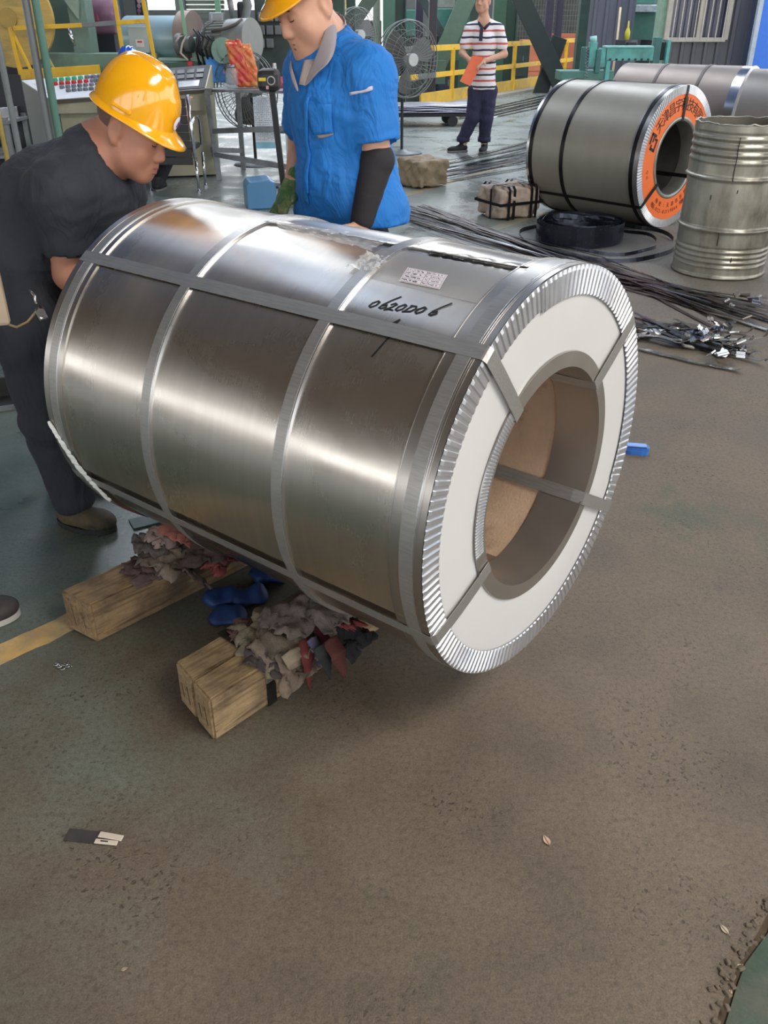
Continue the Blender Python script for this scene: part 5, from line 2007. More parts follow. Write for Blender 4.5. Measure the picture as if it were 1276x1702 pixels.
hang('long red rag strip hanging to the floor over the front timber', (500, 1062), (507, 1085), (513, 1146), .038, (104, 42, 37))
hang('crimson rag strip hanging right of the long red strip', (522, 1030), (540, 1068), (556, 1104), .030, (90, 34, 38))
hang('rust red rag strip hanging lowest at the right of the heap', (545, 1060), (560, 1088), (570, 1126), .046, (88, 46, 40))
hang('violet-grey rag strip right beside the long red strip', (515, 1060), (523, 1078), (527, 1108), .030, (92, 86, 110))
hang('near-black rag strip hanging between the red strips', (528, 1074), (536, 1090), (546, 1126), .036, (44, 46, 44))
hang('pale rag end hanging left of the long red strip', (478, 1080), (488, 1096), (494, 1128), .055, (146, 130, 110))
q0 = G(315, 975)
t = thing('steel_band', 'short steel band hanging from the single timber below the rags', 'band', (q0.x - .02, q0.y + .02, 0), R(46.5))
MB().box((0, -.004, .05), (.026, .002, .11)).build('band', STRAPB, t)

BC = mat('blue_plastic_cover', (24, 54, 104), 0.6, var=0.25, scale=16, bump=0.3, bump_scale=80)


def cover(label, px, py, sz, seed, h):
    p = G(px, py)
    t = thing('blue_cover', label, 'shoe cover', p, group='blue covers under the big coil')
    pr = [ell((0, 0, h * .45), (sz, sz * .72, h * .55)), ell((sz * .3, sz * .2, h * .5), (sz * .5, sz * .45, h * .55)), dict(rbox((0, 0, -.1), (1, 1, .1)), sub=True, k=.004)]
    V, Fq = sdf_mesh(pr, .005, lambda x, y, z: .006 * np.sin(60 * x + seed) * np.sin(50 * y + seed * 2) + .004 * np.sin(95 * x + 40 * z))
    np_obj('cover', V, Fq, BC, t)


cover('blue crumpled cover leftmost under the big coil', 368, 1000, .055, 1, .034)
cover('blue crumpled cover in front, nearest the timber pair', 378, 1030, .06, 2, .030)
cover('blue crumpled cover in the middle, right of the leftmost one', 412, 1000, .06, 3, .036)
cover('blue crumpled cover deepest under the big coil', 450, 962, .07, 4, .05)

# blue rubber pad right of the coil
pd = thing('blue_pad', 'flat blue plastic block on the floor right of the big coil', 'block', G(1056, 751), -.2)
BP = mat('blue_block_plastic', (52, 104, 176), 0.35, var=0.08)
q = MB()
n = 14
for z0, z1, k in ((0, .016, 1.0), (.016, .026, .72)):
    pts = []
    for i in range(n):
        a = 2 * PI * i / n
        pts.append(Vector((.05 * math.copysign(abs(math.cos(a)) ** .6, math.cos(a)), .034 * k * math.copysign(abs(math.sin(a)) ** .7, math.sin(a)), 0)))
    q.add([p + Vector((0, 0, z0)) for p in pts] + [p + Vector((0, 0, z1)) for p in pts], [tuple(range(n - 1, -1, -1)), tuple(range(n, 2 * n))] + [(i, (i + 1) % n, n + (i + 1) % n, n + i) for i in range(n)])
q.build('block', BP, pd)
MB().box((0, 0, .029), (.075, .030, .006), .002).build('raised_bar', mat('pale_blue_plastic', (120, 160, 222), 0.35), pd)
q = MB().box((0, .0185, .0265), (.078, .004, .003)).box((0, -.0185, .0265), (.078, .004, .003))
q.build('slot', mat('dark_blue_slot', (20, 40, 80), 0.5), pd)

# bent clip with its paper tag, leaf, scraps, screws
kn = thing('folded_tag', 'flat dark strip with a cream plastic clip, lying bottom left', 'clip', G(166, 1395), -.12)
MB().box((-.035, .002, .002), (.075, .030, .0016), .0).build('dark_strip', mat('dark_grey_strip', (62, 56, 54), 0.6, var=0.2, scale=40), kn)
q = MB().box((.022, .006, .005), (.052, .014, .003), .001, Matrix.Rotation(-.08, 3, 'Z')).box((.018, -.009, .005), (.048, .011, .003), .001)
q.build('cream_clip', mat('cream_plastic', (206, 192, 172), 0.5, var=0.06), kn)
MB().box((.014, -.0085, .0066), (.016, .003, .001)).build('slot', mat('dark_slot', (60, 50, 44), 0.7), kn)


def leaf(label, px, py, L, w, rz, rgb, curl=.25):
    t = thing('dry_leaf', label, 'leaf', G(px, py), rz)
    vs, fs = [], []
    n = 10
    for i in range(n + 1):
        u = i / n
        ww = w * math.sin(PI * min(1, u * 1.02)) ** .8 * (1 - .3 * u)
        for v in (-1, 0, 1):
            vs.append((L * (u - .5), ww / 2 * v, .002 + curl * L * (abs(v) * .18 + (u - .5) ** 2 * .5)))
    for i in range(n):
        for k in range(2):
            fs.append((i * 3 + k, (i + 1) * 3 + k, (i + 1) * 3 + k + 1, i * 3 + k + 1))
    MB().add(vs, fs, True).build('blade', mat('leaf_%d_%d_%d' % rgb, rgb, 0.6, var=0.15, scale=40), t, fix=False)
    MB().tube([(-L * .62, 0, .003), (L * .45, 0, .0035)], .0006, 5).build('stem', mat('leaf_stem', (150, 120, 90), 0.7), t)


leaf('small pinkish dry leaf on the floor right of the middle', 908, 1398, .027, .016, 1.9, (198, 166, 142))
leaf('pale torn leaf lying above the floor joint at the lower right', 1203, 1546, .022, .012, 2.0, (190, 178, 150))
leaf('small yellowish leaf on the rim of the floor joint', 1229, 1606, .014, .007, .2, (188, 172, 120))
leaf('tiny pale pink leaf lowest in the floor joint', 1213, 1650, .010, .009, .8, (186, 160, 140))
leaf('tiny beige chip at the bottom left of the floor', 207, 1612, .012, .008, .5, (176, 160, 140))
SCR = mat('bright_swarf', (200, 200, 198), 0.25, 1.0, var=0.2)
for k in range(5):
    p = G(105 + (k - 2) * 5, 1110 + (k % 3 - 1) * 3)
    t = thing('metal_curl', 'small bright metal curl on the floor left of the timber pair', 'swarf', p, rng.uniform(0, 3), 'metal curls left of the timber pair')
    pts = [Vector((.007 * math.cos(a), .007 * math.sin(a), .003 + .0012 * a)) for a in [k * .5 for k in range(12)]]
    MB().tube(pts, .0016, 5).build('curl', SCR, t)
# ------------------------------------------------------------------ background: console, table, fans, line machinery, railing, booth
DG = mat('dark_green_machine', (48, 74, 62), 0.5, var=0.15, scale=3, dirt=(40, 46, 44), dirt_amount=0.6)
MG = mat('mid_green_machine', (104, 134, 116), 0.5, var=0.12, scale=3, dirt=(80, 92, 86), dirt_amount=0.6)
PG = mat('pale_green_paint', (128, 172, 140), 0.5, var=0.1, scale=4)
TEAL = mat('teal_machine_paint', (92, 168, 160), 0.45, var=0.12, scale=5, dirt=(70, 110, 104), dirt_amount=0.5)
DARK = mat('dark_machine', (40, 42, 48), 0.6, var=0.25, scale=5)
YELP = mat('yellow_rail_paint', (226, 178, 40), 0.45, var=0.1, scale=6, dirt=(150, 110, 40), dirt_amount=0.4)
GREYP2 = mat('grey_pipe_paint', (112, 116, 116), 0.45, 0.3, var=0.15, scale=6)
STEELG = mat('grey_steel_frame', (138, 142, 144), 0.42, 0.6, var=0.15, scale=8, dirt=(96, 90, 84), dirt_amount=0.5)
CHROME = mat('chrome', (205, 205, 208), 0.15, 1.0, var=0.03)
WIRE = mat('fan_wire', (128, 130, 128), 0.4, 0.7, var=0.1)
BLK = mat('black_plastic', (30, 30, 32), 0.45, var=0.15)


def slab(q, x0, y0, x1, y1, Y, depth, bevel=0.0):
    """box whose front stands at depth Y and covers the picture rectangle there"""
    ym = min(max((y0 + y1) / 2, 0), 200)
    a, b = D(x0, y0, Y), D(x1, y1, Y)
    a.x, b.x = D(x0, ym, Y).x, D(x1, ym, Y).x
    q.box(((a.x + b.x) / 2, Y + depth / 2, (a.z + b.z) / 2), (abs(b.x - a.x), depth, abs(a.z - b.z)), bevel)
    return q


def at(t, q, name, m, **k):
    """build parts given in world coordinates under a thing"""
    o = q.build(name, m, t, **k)
    M = Matrix.Rotation(-t.rotation_euler.z, 4, 'Z') @ Matrix.Translation(-t.location)
    o.data.transform(M)
    return o


def th(name, label, cat, p, group=None):
    return thing(name, label, cat, p, 0, group)


# ---- two upright pipes of the stand at the left, and the thin ones at the frame edge
for lab, px, py, Y, r_, m in (('grey upright pipe, left one of the close pair at the far left', 60, 100, 6.5, .026, GREYP2), ('green-grey upright pipe, right one of the close pair at the far left', 76, 100, 6.5, .026, mat('green_grey_pipe', (86, 122, 108), 0.45, 0.3, var=0.15, scale=6)),
                              ('thin grey upright pipe crossing the left frame edge', 20, 190, 6.2, .020, GREYP2), ('thin yellow-grey pipe low at the left frame edge', 6, 235, 5.6, .014, mat('dull_yellow_pipe', (150, 130, 60), 0.5, var=0.2))):
    p = D(px, py, Y)
    t = th('upright_pipe', lab, 'pipe', (p.x, Y, 0))
    top_ = 3.4 if Y > 6.3 else (1.6 if r_ > .015 else 1.2)
    MB().cyl((0, 0, .012), (0, 0, top_), r_, 16).build('pipe', m, t)
    MB().box((0, 0, .006), (.10, .10, .012), .002).build('foot_plate', m, t)

# ---- rack of scrap metal left of the console
t = th('scrap_rack', 'low rack loaded with metal pieces at the left behind the black shirt man', 'rack', (-3.78, 8.45, 0))
for z in (.16, .42, .70):
    q = MB().box((0, 0, z), (1.0, .5, .03), .004)
    q.build('shelf', GREYP2, t)
for sx in (-.47, .47):
    for sy in (-.22, .22):
        MB().box((sx, sy, .37), (.04, .04, .74), .003).build('post', GREYP2, t)
MB().box((0, .24, .55), (1.0, .02, 1.0), .003).build('added_backing', DARK, t)  # added dark backing, keeps the bright floor from showing behind the shelves
for k in range(16):
    z = rng.choice((.175, .435, .715))
    tt = th('scrap_piece', 'bright sheet metal offcut on the low rack at the left', 'scrap', (-3.78 + rng.uniform(-.30, .42), 8.45 + rng.uniform(-.18, .1), z), 'offcuts on the rack')
    h_ = rng.uniform(.04, .1)
    MB().box((0, 0, h_ / 2), (rng.uniform(.1, .3), rng.uniform(.1, .25), h_), .004, rng.uniform(0, 3)).build('offcut', rng.choice((STEELG, GSTEEL, DARK)), tt)

# ---- control console
FL, FR = D(85, 167, 9.5), D(342, 148, 9.85)
BL = D(36, 135, 10.15)
BR = D(352, 108, 10.5)
cs_ = th('control_console', 'long control console with a white button panel and a grey key panel', 'console', ((FL.x + FR.x) / 2, (FL.y + FR.y) / 2, 0))
CREAM = mat('cream_console_steel', (170, 166, 140), 0.5, var=0.1, scale=3, dirt=(120, 108, 90), dirt_amount=0.5)
CGREY = mat('grey_console_steel', (134, 138, 130), 0.5, var=0.1, scale=3)


def prism(q, pts, z0):
    n = len(pts)
    q.add([Vector(p) for p in pts] + [Vector((p.x, p.y, z0)) for p in pts], [tuple(range(n)), tuple(range(2 * n - 1, n - 1, -1))] + [(i, n + i, n + (i + 1) % n, (i + 1) % n) for i in range(n)])
    return q


at(cs_, prism(MB(), [BL, BR, FR, FL], .66), 'desk_body', CREAM)
ind = lambda p, d: Vector((p.x, p.y + d, .66))
at(cs_, prism(MB(), [ind(BL, -.02) + Vector((.06, 0, 0)), ind(BR, -.02), ind(FR, .10), ind(FL, .10) + Vector((.03, 0, 0))], 0.02), 'pedestal', CREAM)
at(cs_, prism(MB(), [BL + Vector((-.012, 0, -.01)), BL + Vector((.0, 0, -.01)), FL + Vector((.0, -.0, -.01)), FL + Vector((-.012, 0, -.01))], .0), 'side_panel', CGREY)


def desk(u, v, h=.0):
    """point on the sloping desk top: u along, v from front to back"""
    a = FL.lerp(FR, u)
    b = BL.lerp(BR, u)
    p = a.lerp(b, v)
    nrm = (FR - FL).cross(BL - FL).normalized()
    return p + nrm * h


def desk_plate(q, u0, u1, v0, v1, h0, h1):
    c = [(u0, v0), (u1, v0), (u1, v1), (u0, v1)]
    q.add([desk(u, v, h0) for u, v in c] + [desk(u, v, h1) for u, v in c], [(3, 2, 1, 0), (4, 5, 6, 7)] + [(k, (k + 1) % 4, 4 + (k + 1) % 4, 4 + k) for k in range(4)])
    return q


WPAN = mat('white_panel', (226, 228, 230), 0.4, var=0.02)
wp = at(cs_, desk_plate(MB(), .0, .60, .0, 1, .0, .008), 'white_panel', WPAN)
gp = at(cs_, desk_plate(MB(), .62, .99, .02, .98, .0, .010), 'grey_panel', mat('grey_key_panel', (74, 74, 78), 0.7, var=0.08))
at(cs_, desk_plate(MB(), -.004, 1.0, -.03, .0, -.03, .006), 'front_lip', mat('dark_console_lip', (92, 84, 72), 0.5, var=0.1))
Mi = None


def knob(u, v, r_, h, m, name, par):
    q = MB()
    a, b = desk(u, v, .008), desk(u, v, .008 + h)
    q.cyl(a, b, r_, 10, r_ * .85)
    return at_child(par, q, name, m)


def at_child(par, q, name, m):
    o = q.build(name, m, par)
    o.data.transform(Matrix.Translation(-cs_.location))
    return o


RED = mat('red_button', (188, 44, 46), 0.35)
GRN = mat('green_button', (60, 168, 120), 0.35)
KN = mat('grey_knob', (120, 122, 128), 0.35, 0.3)
for row, v in enumerate((.82, .64, .46, .28)):
    for k in range(9):
        u = .12 + .034 * k + .012 * row
        m = (GRN, RED, KN, KN)[row] if k < 6 else KN
        knob(u, v, .028, .030, m, 'push_button', wp)
at_child(wp, desk_plate(MB(), .34, .50, .45, .92, .008, .016), 'display', mat('grey_blue_display', (108, 118, 136), 0.25))
at_child(wp, desk_plate(MB(), .03, .07, .2, .8, .008, .010), 'legend_plate', mat('pale_legend', (200, 206, 204), 0.5, var=0.2, scale=60))
for row in range(2):
    for k in range(6):
        u = .65 + .055 * k
        at_child(gp, desk_plate(MB(), u, u + .042, .64 - .22 * row + .0, .80 - .22 * row, .010, .022), 'key', BLK)
at_child(gp, desk_plate(MB(), .82, .95, .10, .34, .010, .014), 'screen', mat('grey_screen', (126, 128, 132), 0.25))
for u, v in ((.66, .2), (.70, .3), (.73, .14), (.77, .22)):
    knob(u, v, .020, .03, BLK, 'knob', gp)

# operator's chair: steel bench seat with black back
ch = th('operator_chair', 'black backed chrome chair with the operator sitting at the console', 'chair', (-2.12, 9.02, 0))
cl, cr2 = D(243, 240, 8.86), D(318, 240, 8.86)
q = MB()
zb, zt = .27, .86
for k in range(8):
    z0 = zb + (zt - zb) * k / 8
    q.box(((cl.x + cr2.x) / 2, 8.86 - .01 * k, z0 + .03), (cr2.x - cl.x, .018, (zt - zb) / 8 - .004), .006)
at(ch, q, 'backrest', mat('black_mesh_back', (48, 46, 46), 0.55, var=0.15))
at(ch, MB().box(((cl.x + cr2.x) / 2, 9.08, .40), (cr2.x - cl.x, .42, .05), .015), 'seat', mat('black_seat_pad', (40, 38, 40), 0.6))
for x in (cl.x - .02, cr2.x + .02):
    at(ch, MB().tube([(x, 8.80, zt + .02), (x, 8.85, .5), (x, 8.86, .34), (x, 8.90, .30)], .017, 10), 'back_frame', CHROME)
    at(ch, MB().tube([(x, 8.84, .62), (x, 9.0, .66), (x, 9.22, .66), (x, 9.27, .60), (x, 9.25, .40)], .014, 10), 'armrest', CHROME)
for x in (cl.x - .02, cr2.x + .02):
    for y in (8.90, 9.26):
        at(ch, MB().tube([(x, y, .33), (x, y, .0)], .014, 10), 'leg', CHROME)
        at(ch, MB().cyl((x, y, 0), (x, y, .02), .022, 12), 'leg_foot', CHROME)

# ---- steel table frame with things on it
tl, tr_ = Vector((-1.80, 9.70, .87)), Vector((-.97, 9.45, .87))
tb = th('steel_table', 'grey steel angle-iron table behind the blue shirt man', 'table', (-1.38, 9.8, 0))
bl, br = tl + Vector((.2, .75, 0)), tr_ + Vector((.2, .75, 0))
at(tb, prism(MB(), [tl, tr_, br, bl], .845), 'table_top', STEELG)
for p, m in ((tl, STEELG), (tr_, mat('pale_leg_paint', (190, 192, 186), 0.5, var=0.1)), (bl, STEELG), (br, STEELG)):
    at(tb, MB().bar((p.x, p.y, .845), (p.x + (.05 if p is tl else 0), p.y, 0), .05, .05, .003), 'leg', m)
for a, b, z in ((tl, tr_, .48), (tl, tr_, .26), (tl, bl, .30), (tr_, br, .30)):
    at(tb, MB().bar((a.x, a.y, z), (b.x, b.y, z + (.05 if z > .4 else -.10)), .035, .05, .002), 'cross_bar', STEELG)
at(tb, MB().bar((bl.x, bl.y, .42), (br.x, br.y, .42), .035, .05, .002), 'cross_bar', STEELG)
at(tb, MB().bar((tl.x + .02, tl.y, .82), (tl.x + .02, tl.y, .88), .07, .07, .002), 'corner_bracket', STEELG)

p = D(386, 138, 9.85)
t = th('glass_jar', 'clear glass jar standing on the steel table', 'jar', (p.x, 9.85, .870))
MB().lathe([(.001, 0), (.055, 0), (.062, .01), (.062, .15), (.05, .175), (.042, .185), (.042, .20)], 32).build('jar', mat('jar_glass', (206, 212, 212), 0.06, 0, var=0.01, alpha=0.35), t)
MB().lathe([(.001, .215), (.046, .215), (.046, .19), (.044, .188)], 32).build('lid', mat('jar_lid', (140, 140, 146), 0.3, 0.7), t)
for lab, px, m, h_, dx in (('red and gold plastic food packet standing beside the jar', 405, mat('red_packet_film', (200, 60, 54), 0.25, var=0.35, scale=22, dirt=(216, 130, 60), dirt_amount=0.7), .42, .0), ('orange plastic packet leaning right of the red one', 420, mat('orange_packet_film', (214, 104, 50), 0.25, var=0.3, scale=20, dirt=(220, 170, 110), dirt_amount=0.7), .38, .02)):
    p = D(px, 140, 9.9 + dx)
    t = th('food_packet', lab, 'packet', (p.x, 9.9 + dx, .870))
    V, Fq = sdf_mesh([rbox((0, 0, h_ * .5), (.085, .045, h_ * .48), e=.03), rbox((0, 0, h_ * .96), (.075, .012, .035), e=.01)], .008, lambda x, y, z: .005 * np.sin(38 * x + 3 * h_ * 9) * np.sin(24 * z) + .003 * np.sin(80 * x + 60 * z))
    V[:, 0] -= V[:, 2] * .18
    V[:, 2] = np.maximum(V[:, 2], .001)
    np_obj('packet', V, Fq, m, t)
for lab, px, c_, h_ in (('small pink cup at the right end of the steel table', 468, (200, 90, 110), .10), ('pale bottle at the right end of the steel table', 458, (206, 206, 200), .2), ('green lidded bottle near the right end of the steel table', 476, (110, 150, 120), .15)):
    p = D(px, 145, 9.95)
    t = th('cup' if 'cup' in lab else 'bottle', lab, 'cup' if 'cup' in lab else 'bottle', (p.x, 9.95, .870))
    MB().lathe([(.001, 0), (.035, 0), (.038, h_ * .7), (.02, h_ * .85), (.02, h_), (.001, h_)] if h_ > .12 else [(.001, 0), (.03, 0), (.04, h_), (.036, h_), (.028, .006)], 24).build('body', mat('cup_%d' % px, c_, 0.3, var=0.1), t)
    if h_ > .12:
        MB().cyl((0, 0, h_), (0, 0, h_ + .025), .022, 16).build('cap', CHROME, t)

# black barcode reader like box on a post
p = D(447, 133, 9.25)
t = th('sensor_stand', 'black round-cornered sensor box with yellow sticker on a black post', 'sensor', (p.x, 9.25, 0))
MB().box((0, 0, p.z), (.215, .17, .20), .05).build('housing', mat('black_sensor_plastic', (44, 40, 42), 0.4, var=0.15), t)
MB().lathe([(.030, 0), (.040, 0), (.040, .012), (.030, .012)], 28).build('lens_ring', mat('pale_lens_ring', (180, 178, 170), 0.4), t)
lr = COL.objects[-1]
lr.location = (.03, -.088, p.z - .0)
lr.rotation_euler = (PI / 2, 0, 0)
MB().cyl((.03, -.092, p.z), (.03, -.080, p.z), .026, 20).build('lens', BLK, t)
MB().box((-.055, -.0865, p.z + .01), (.07, .003, .03), .001).build('yellow_sticker', mat('yellow_sticker', (236, 206, 60), 0.5), t)
MB().box((-.01, -.0865, p.z - .06), (.025, .003, .03), .001).build('pink_sticker', mat('pink_sticker', (214, 170, 170), 0.5), t)
MB().bar((.02, .02, p.z - .09), (.08, .03, 0), .055, .055, .004).build('post', BLK, t)
MB().box((.08, .03, .01), (.2, .2, .02), .003).build('base', BLK, t)
# paper sheet hung on the table
p = D(440, 185, 9.66)
t = th('printed_sheet', 'white printed sheet hanging below the table top', 'paper', (p.x, 9.56, .50))
MB().box((0, 0, .10), (.20, .003, .42), .0).build('sheet', mat('white_paper', (226, 232, 238), 0.6, var=0.02), t)
MB().box((.0, -.0005, -.14), (.20, .004, .06), .0).build('blue_band', mat('pale_blue_band', (150, 206, 226), 0.6), t)
q = MB()
for r_ in range(22):
    for k in range(10):
        if rng.random() < .8:
            q.box((-.085 + .019 * k + rng.uniform(-.002, .002), -.0022, .29 - .018 * r_), (rng.uniform(.006, .013), .001, .005))
o = q.build('print', mat('grey_print', (96, 104, 116), 0.6), t)
tag(o, kind='stuff')
# blue sign with pink lettering strokes behind the console
p = D(362, 121, 10.6)
t = th('blue_sign', 'small blue board with pink marks leaning behind the grey key panel', 'sign', (p.x, 10.9, .90))
MB().box((0, 0, .09), (.36, .02, .26), .002, Matrix.Rotation(-.3, 3, 'X')).build('board', mat('sky_blue_board', (80, 150, 220), 0.5, var=0.06), t)
q = MB()
for k in range(7):
    q.box((-.13 + .05 * k + rng.uniform(-.01, .01), -.020 + .002, .05 + rng.uniform(-.02, .03)), (rng.uniform(.015, .035), .01, rng.uniform(.02, .05)), .0, Matrix.Rotation(-.3, 3, 'X'))
tag(q.build('pink_mark', mat('pink_mark', (206, 150, 206), 0.5), t), kind='stuff')


# ---- pedestal fans
def fan(label, px, py, Y, rr, yaw, base_y=None, group=None):
    p = D(px, py, Y)
    t = thing('pedestal_fan', label, 'fan', (p.x, Y, 0), yaw)
    z = p.z
    MB().lathe([(.001, .05), (.05, .05), (.07, .035), (.24, .02), (.26, 0), (.001, 0)], 36).build('base', GREYP2, t)
    MB().cyl((0, .10, .03), (0, .10, z - .05), .018, 14).build('pole', BLK, t)
    COL.objects[-2].location = (0, .10, 0)
    MB().cyl((0, .02, z), (0, .24, z), .085, 20, .07).build('motor', GREYP2, t)
    guard = None
    q = MB()
    for r_, y in ((rr, 0), (rr * .98, -.06), (rr * .98, .06)):
        q.tube([(r_ * math.cos(2 * PI * k / 48), y, z + r_ * math.sin(2 * PI * k / 48)) for k in range(48)], .007, 6, closed=True)
    guard = q.build('guard_rim', WIRE, t)
    q = MB()
    for k in range(44):
        a = 2 * PI * k / 44
        for s in (-1, 1):
            q.tube([(rr * .16 * math.cos(a), s * .10, z + rr * .16 * math.sin(a)), (rr * .7 * math.cos(a + .05), s * .115, z + rr * .7 * math.sin(a + .05)), (rr * .985 * math.cos(a + .1), s * .06, z + rr * .985 * math.sin(a + .1))], .0028, 4, cap=False)
    for r_ in (.35, .55, .75):
        for s in (-1, 1):
            q.tube([(rr * r_ * math.cos(2 * PI * k / 40), s * .113, z + rr * r_ * math.sin(2 * PI * k / 40)) for k in range(40)], .003, 4, closed=True)
    o = q.build('guard_wire', WIRE, t, fix=False)
    tag(o, kind='stuff')
    for k in range(3):
        a0 = 2 * PI * k / 3 + .4
        vs, fs = [], []
        for i in range(7):
            u = i / 6
            r_ = rr * (.15 + .75 * u)
            for j in range(5):
                v = j / 4
                a = a0 + (v - .5) * (.55 + .45 * math.sin(PI * u))
                vs.append((r_ * math.cos(a), -.035 + .07 * v, z + r_ * math.sin(a)))
        for i in range(6):
            for j in range(4):
                fs.append((i * 5 + j, (i + 1) * 5 + j, (i + 1) * 5 + j + 1, i * 5 + j + 1))
        MB().add(vs, fs, True).build('blade', mat('fan_blade', (104, 104, 100), 0.4, 0.3), t, fix=False)
    MB().cyl((0, -.125, z), (0, -.03, z), .07, 20, .07).build('hub_cap', mat('pale_hub', (190, 190, 186), 0.4), t)
    return t


fan('tall pedestal fan standing in front of the yellow railing left of the striped shirt man', 677, 99, 11.75, .42, .62)
fan('pedestal fan under and behind the steel table', 408, 150, 10.75, .40, -.5)
fan('distant fan just right of the blue shirt man, beyond the pedestal fan', 592, 58, 14.6, .36, .7)

# ---- blue metal box and pipe behind the coil
p = G(430, 350)
t = thing('blue_box', 'blue painted metal box behind the coil beside the green glove', 'box', (p.x, p.y + .2, 0), .25)
BM = mat('blue_box_paint', (74, 128, 168), 0.3, 0.1, var=0.06, scale=3, coat=.3)
q = MB()
pts = [(-.14, 0), (-.14, .20), (-.11, .235), (.07, .25), (.12, .225), (.13, .0)]
q.add([(x, -.15, z) for x, z in pts] + [(x, .15, z) for x, z in pts], [tuple(range(6)), tuple(range(11, 5, -1))] + [(i, 6 + i, 6 + (i + 1) % 6, (i + 1) % 6) for i in range(6)])
o = q.build('housing', BM, t)
md = o.modifiers.new('b', 'BEVEL')
md.width = .012
md.segments = 2
MB().cyl((.16, -.05, .10), (.50, -.05, .10), .075, 24).build('motor', mat('blue_grey_motor', (84, 114, 150), 0.4, 0.2), t)
for k in range(5):
    MB().cyl((.22 + .05 * k, -.05, .10), (.228 + .05 * k, -.05, .10), .084, 24).build('cooling_fin', mat('blue_grey_motor', (84, 114, 150), 0.4, 0.2), t)
MB().cyl((.50, -.05, .10), (.52, -.05, .10), .09, 24).build('end_cap', BLK, t)
MB().box((.33, -.05, .012), (.3, .16, .024), .004).build('foot', mat('green_foot', (86, 100, 80), 0.6), t)

# ---- uncoiler and drive line behind the console
t = th('reel_disc', 'large yellow disc of the uncoiler at the top left corner', 'machine', (-4.12, 11.3, 0))
c = D(14, 30, 11.2)
at(t, MB().cyl((c.x, 11.2, c.z), (c.x, 11.26, c.z), .50, 64), 'disc', mat('dull_yellow_disc', (196, 164, 88), 0.55, var=0.1, scale=5, stretch=(1, 1, 4), dirt=(150, 132, 84), dirt_amount=0.7))
at(t, MB().cyl((c.x, 11.26, c.z), (c.x, 12.5, c.z), .12, 24), 'shaft', DARK)
at(t, MB().cyl((c.x, 11.17, c.z), (c.x, 11.2, c.z), .10, 24), 'hub', mat('dull_yellow_hub', (170, 140, 70), 0.5))
at(t, MB().box((c.x, 12.75, .6), (.5, .5, 1.2), .01), 'pedestal', DG)
t = th('machine_bed', 'long green machine base beam behind the console', 'machine', (-3.3, 11.5, 0))
q = slab(MB(), 30, 89, 262, 118, 11.3, .5, .008)
at(t, q, 'beam', MG)
at(t, slab(MB(), 40, 120, 250, 230, 11.5, .4), 'plinth', DG)
at(t, slab(MB(), 240, 103, 330, 130, 11.0, .5, .01), 'apron', mat('deep_green_apron', (58, 88, 76), 0.5, var=0.1))
t = th('machine_column', 'grey-green machine column with a triangular gusset above the base beam', 'machine', (-3.42, 11.6, 0))
at(t, slab(MB(), 112, -60, 142, 89, 11.5, .3, .006), 'column', mat('grey_green_column', (112, 134, 122), 0.5, var=0.1))
a, b, c2 = D(106, 0, 11.45), D(130, 0, 11.45), D(130, 32, 11.45)
q = MB().add([a, b, c2, a + Vector((0, .04, 0)), b + Vector((0, .04, 0)), c2 + Vector((0, .04, 0))], [(0, 1, 2), (5, 4, 3), (0, 3, 4, 1), (1, 4, 5, 2), (2, 5, 3, 0)])
at(t, q, 'gusset', mat('pale_gusset', (138, 158, 146), 0.5))
at(t, MB().tube([D(112, 42, 11.2), D(119, 62, 11.2), D(125, 76, 11.2)], .018, 10), 'piston_rod', CHROME)
t = th('machine_housing', 'grey-green machine housing plates behind the yellow disc', 'machine', (-3.9, 12.0, 0))
at(t, slab(MB(), 60, -60, 112, 88, 12.0, .4), 'plate', mat('grey_green_plate', (98, 120, 112), 0.55, var=0.12, scale=2))
at(t, slab(MB(), -60, 60, 26, 140, 12.2, .4), 'lower_plate', DARK)
t = th('magenta_motor', 'dusty magenta round-topped housing between the green columns', 'motor', (-3.25, 12.2, 0))
p = D(152, 20, 12.2)
V, Fq = sdf_mesh([cap((p.x - .12, 12.3, p.z), (p.x + .12, 12.3, p.z), .20, .20), rbox((p.x, 12.3, p.z - .12), (.28, .18, .12), e=.03)], .02)
o = np_obj('housing', V, Fq, mat('magenta_housing', (122, 84, 104), 0.5, var=0.12), t, t.location)
at(t, MB().box((p.x, 12.12, p.z - .05), (.22, .04, .12), .02), 'nameplate', mat('magenta_plate', (140, 70, 92), 0.5))
at(t, MB().box((p.x, 12.35, (p.z - .2) / 2), (.5, .4, p.z - .2), .01), 'support', DARK)
t = th('machine_cabinet', 'dark cabinet and drive parts behind the yellow rail', 'machine', (-2.9, 12.6, 0))
at(t, slab(MB(), 140, -60, 196, 90, 13.1, .3), 'cabinet', mat('slate_cabinet', (72, 82, 90), 0.5, var=0.2, scale=4))
at(t, slab(MB(), 165, -60, 192, 40, 12.9, .15), 'teal_box', mat('dull_teal_box', (66, 116, 108), 0.5, var=0.15))
at(t, MB().tube([D(175, 48, 12.3), D(178, 84, 12.3)], .02, 8), 'white_rod', WPAN)
at(t, MB().tube([D(155, 50, 12.4), D(168, 56, 12.4), D(174, 54, 12.4)], .01, 8), 'hose', CHROME)
at(t, MB().tube([D(168, 45, 12.4), D(174, 80, 12.4)], .012, 8), 'thin_pipe', GREYP2)
t = th('grey_duct', 'grey duct and shutter box at the top, above the pale blue roll', 'machine', (-2.4, 13.6, 0))
at(t, slab(MB(), 196, -80, 236, 34, 13.6, .3), 'duct', mat('grey_duct', (122, 126, 122), 0.55, var=0.1, scale=2))
q = MB()
for k in range(9):
    slab(q, 306, -40 + 8 * k, 372, -33 + 8 * k, 13.2, .06, .004)
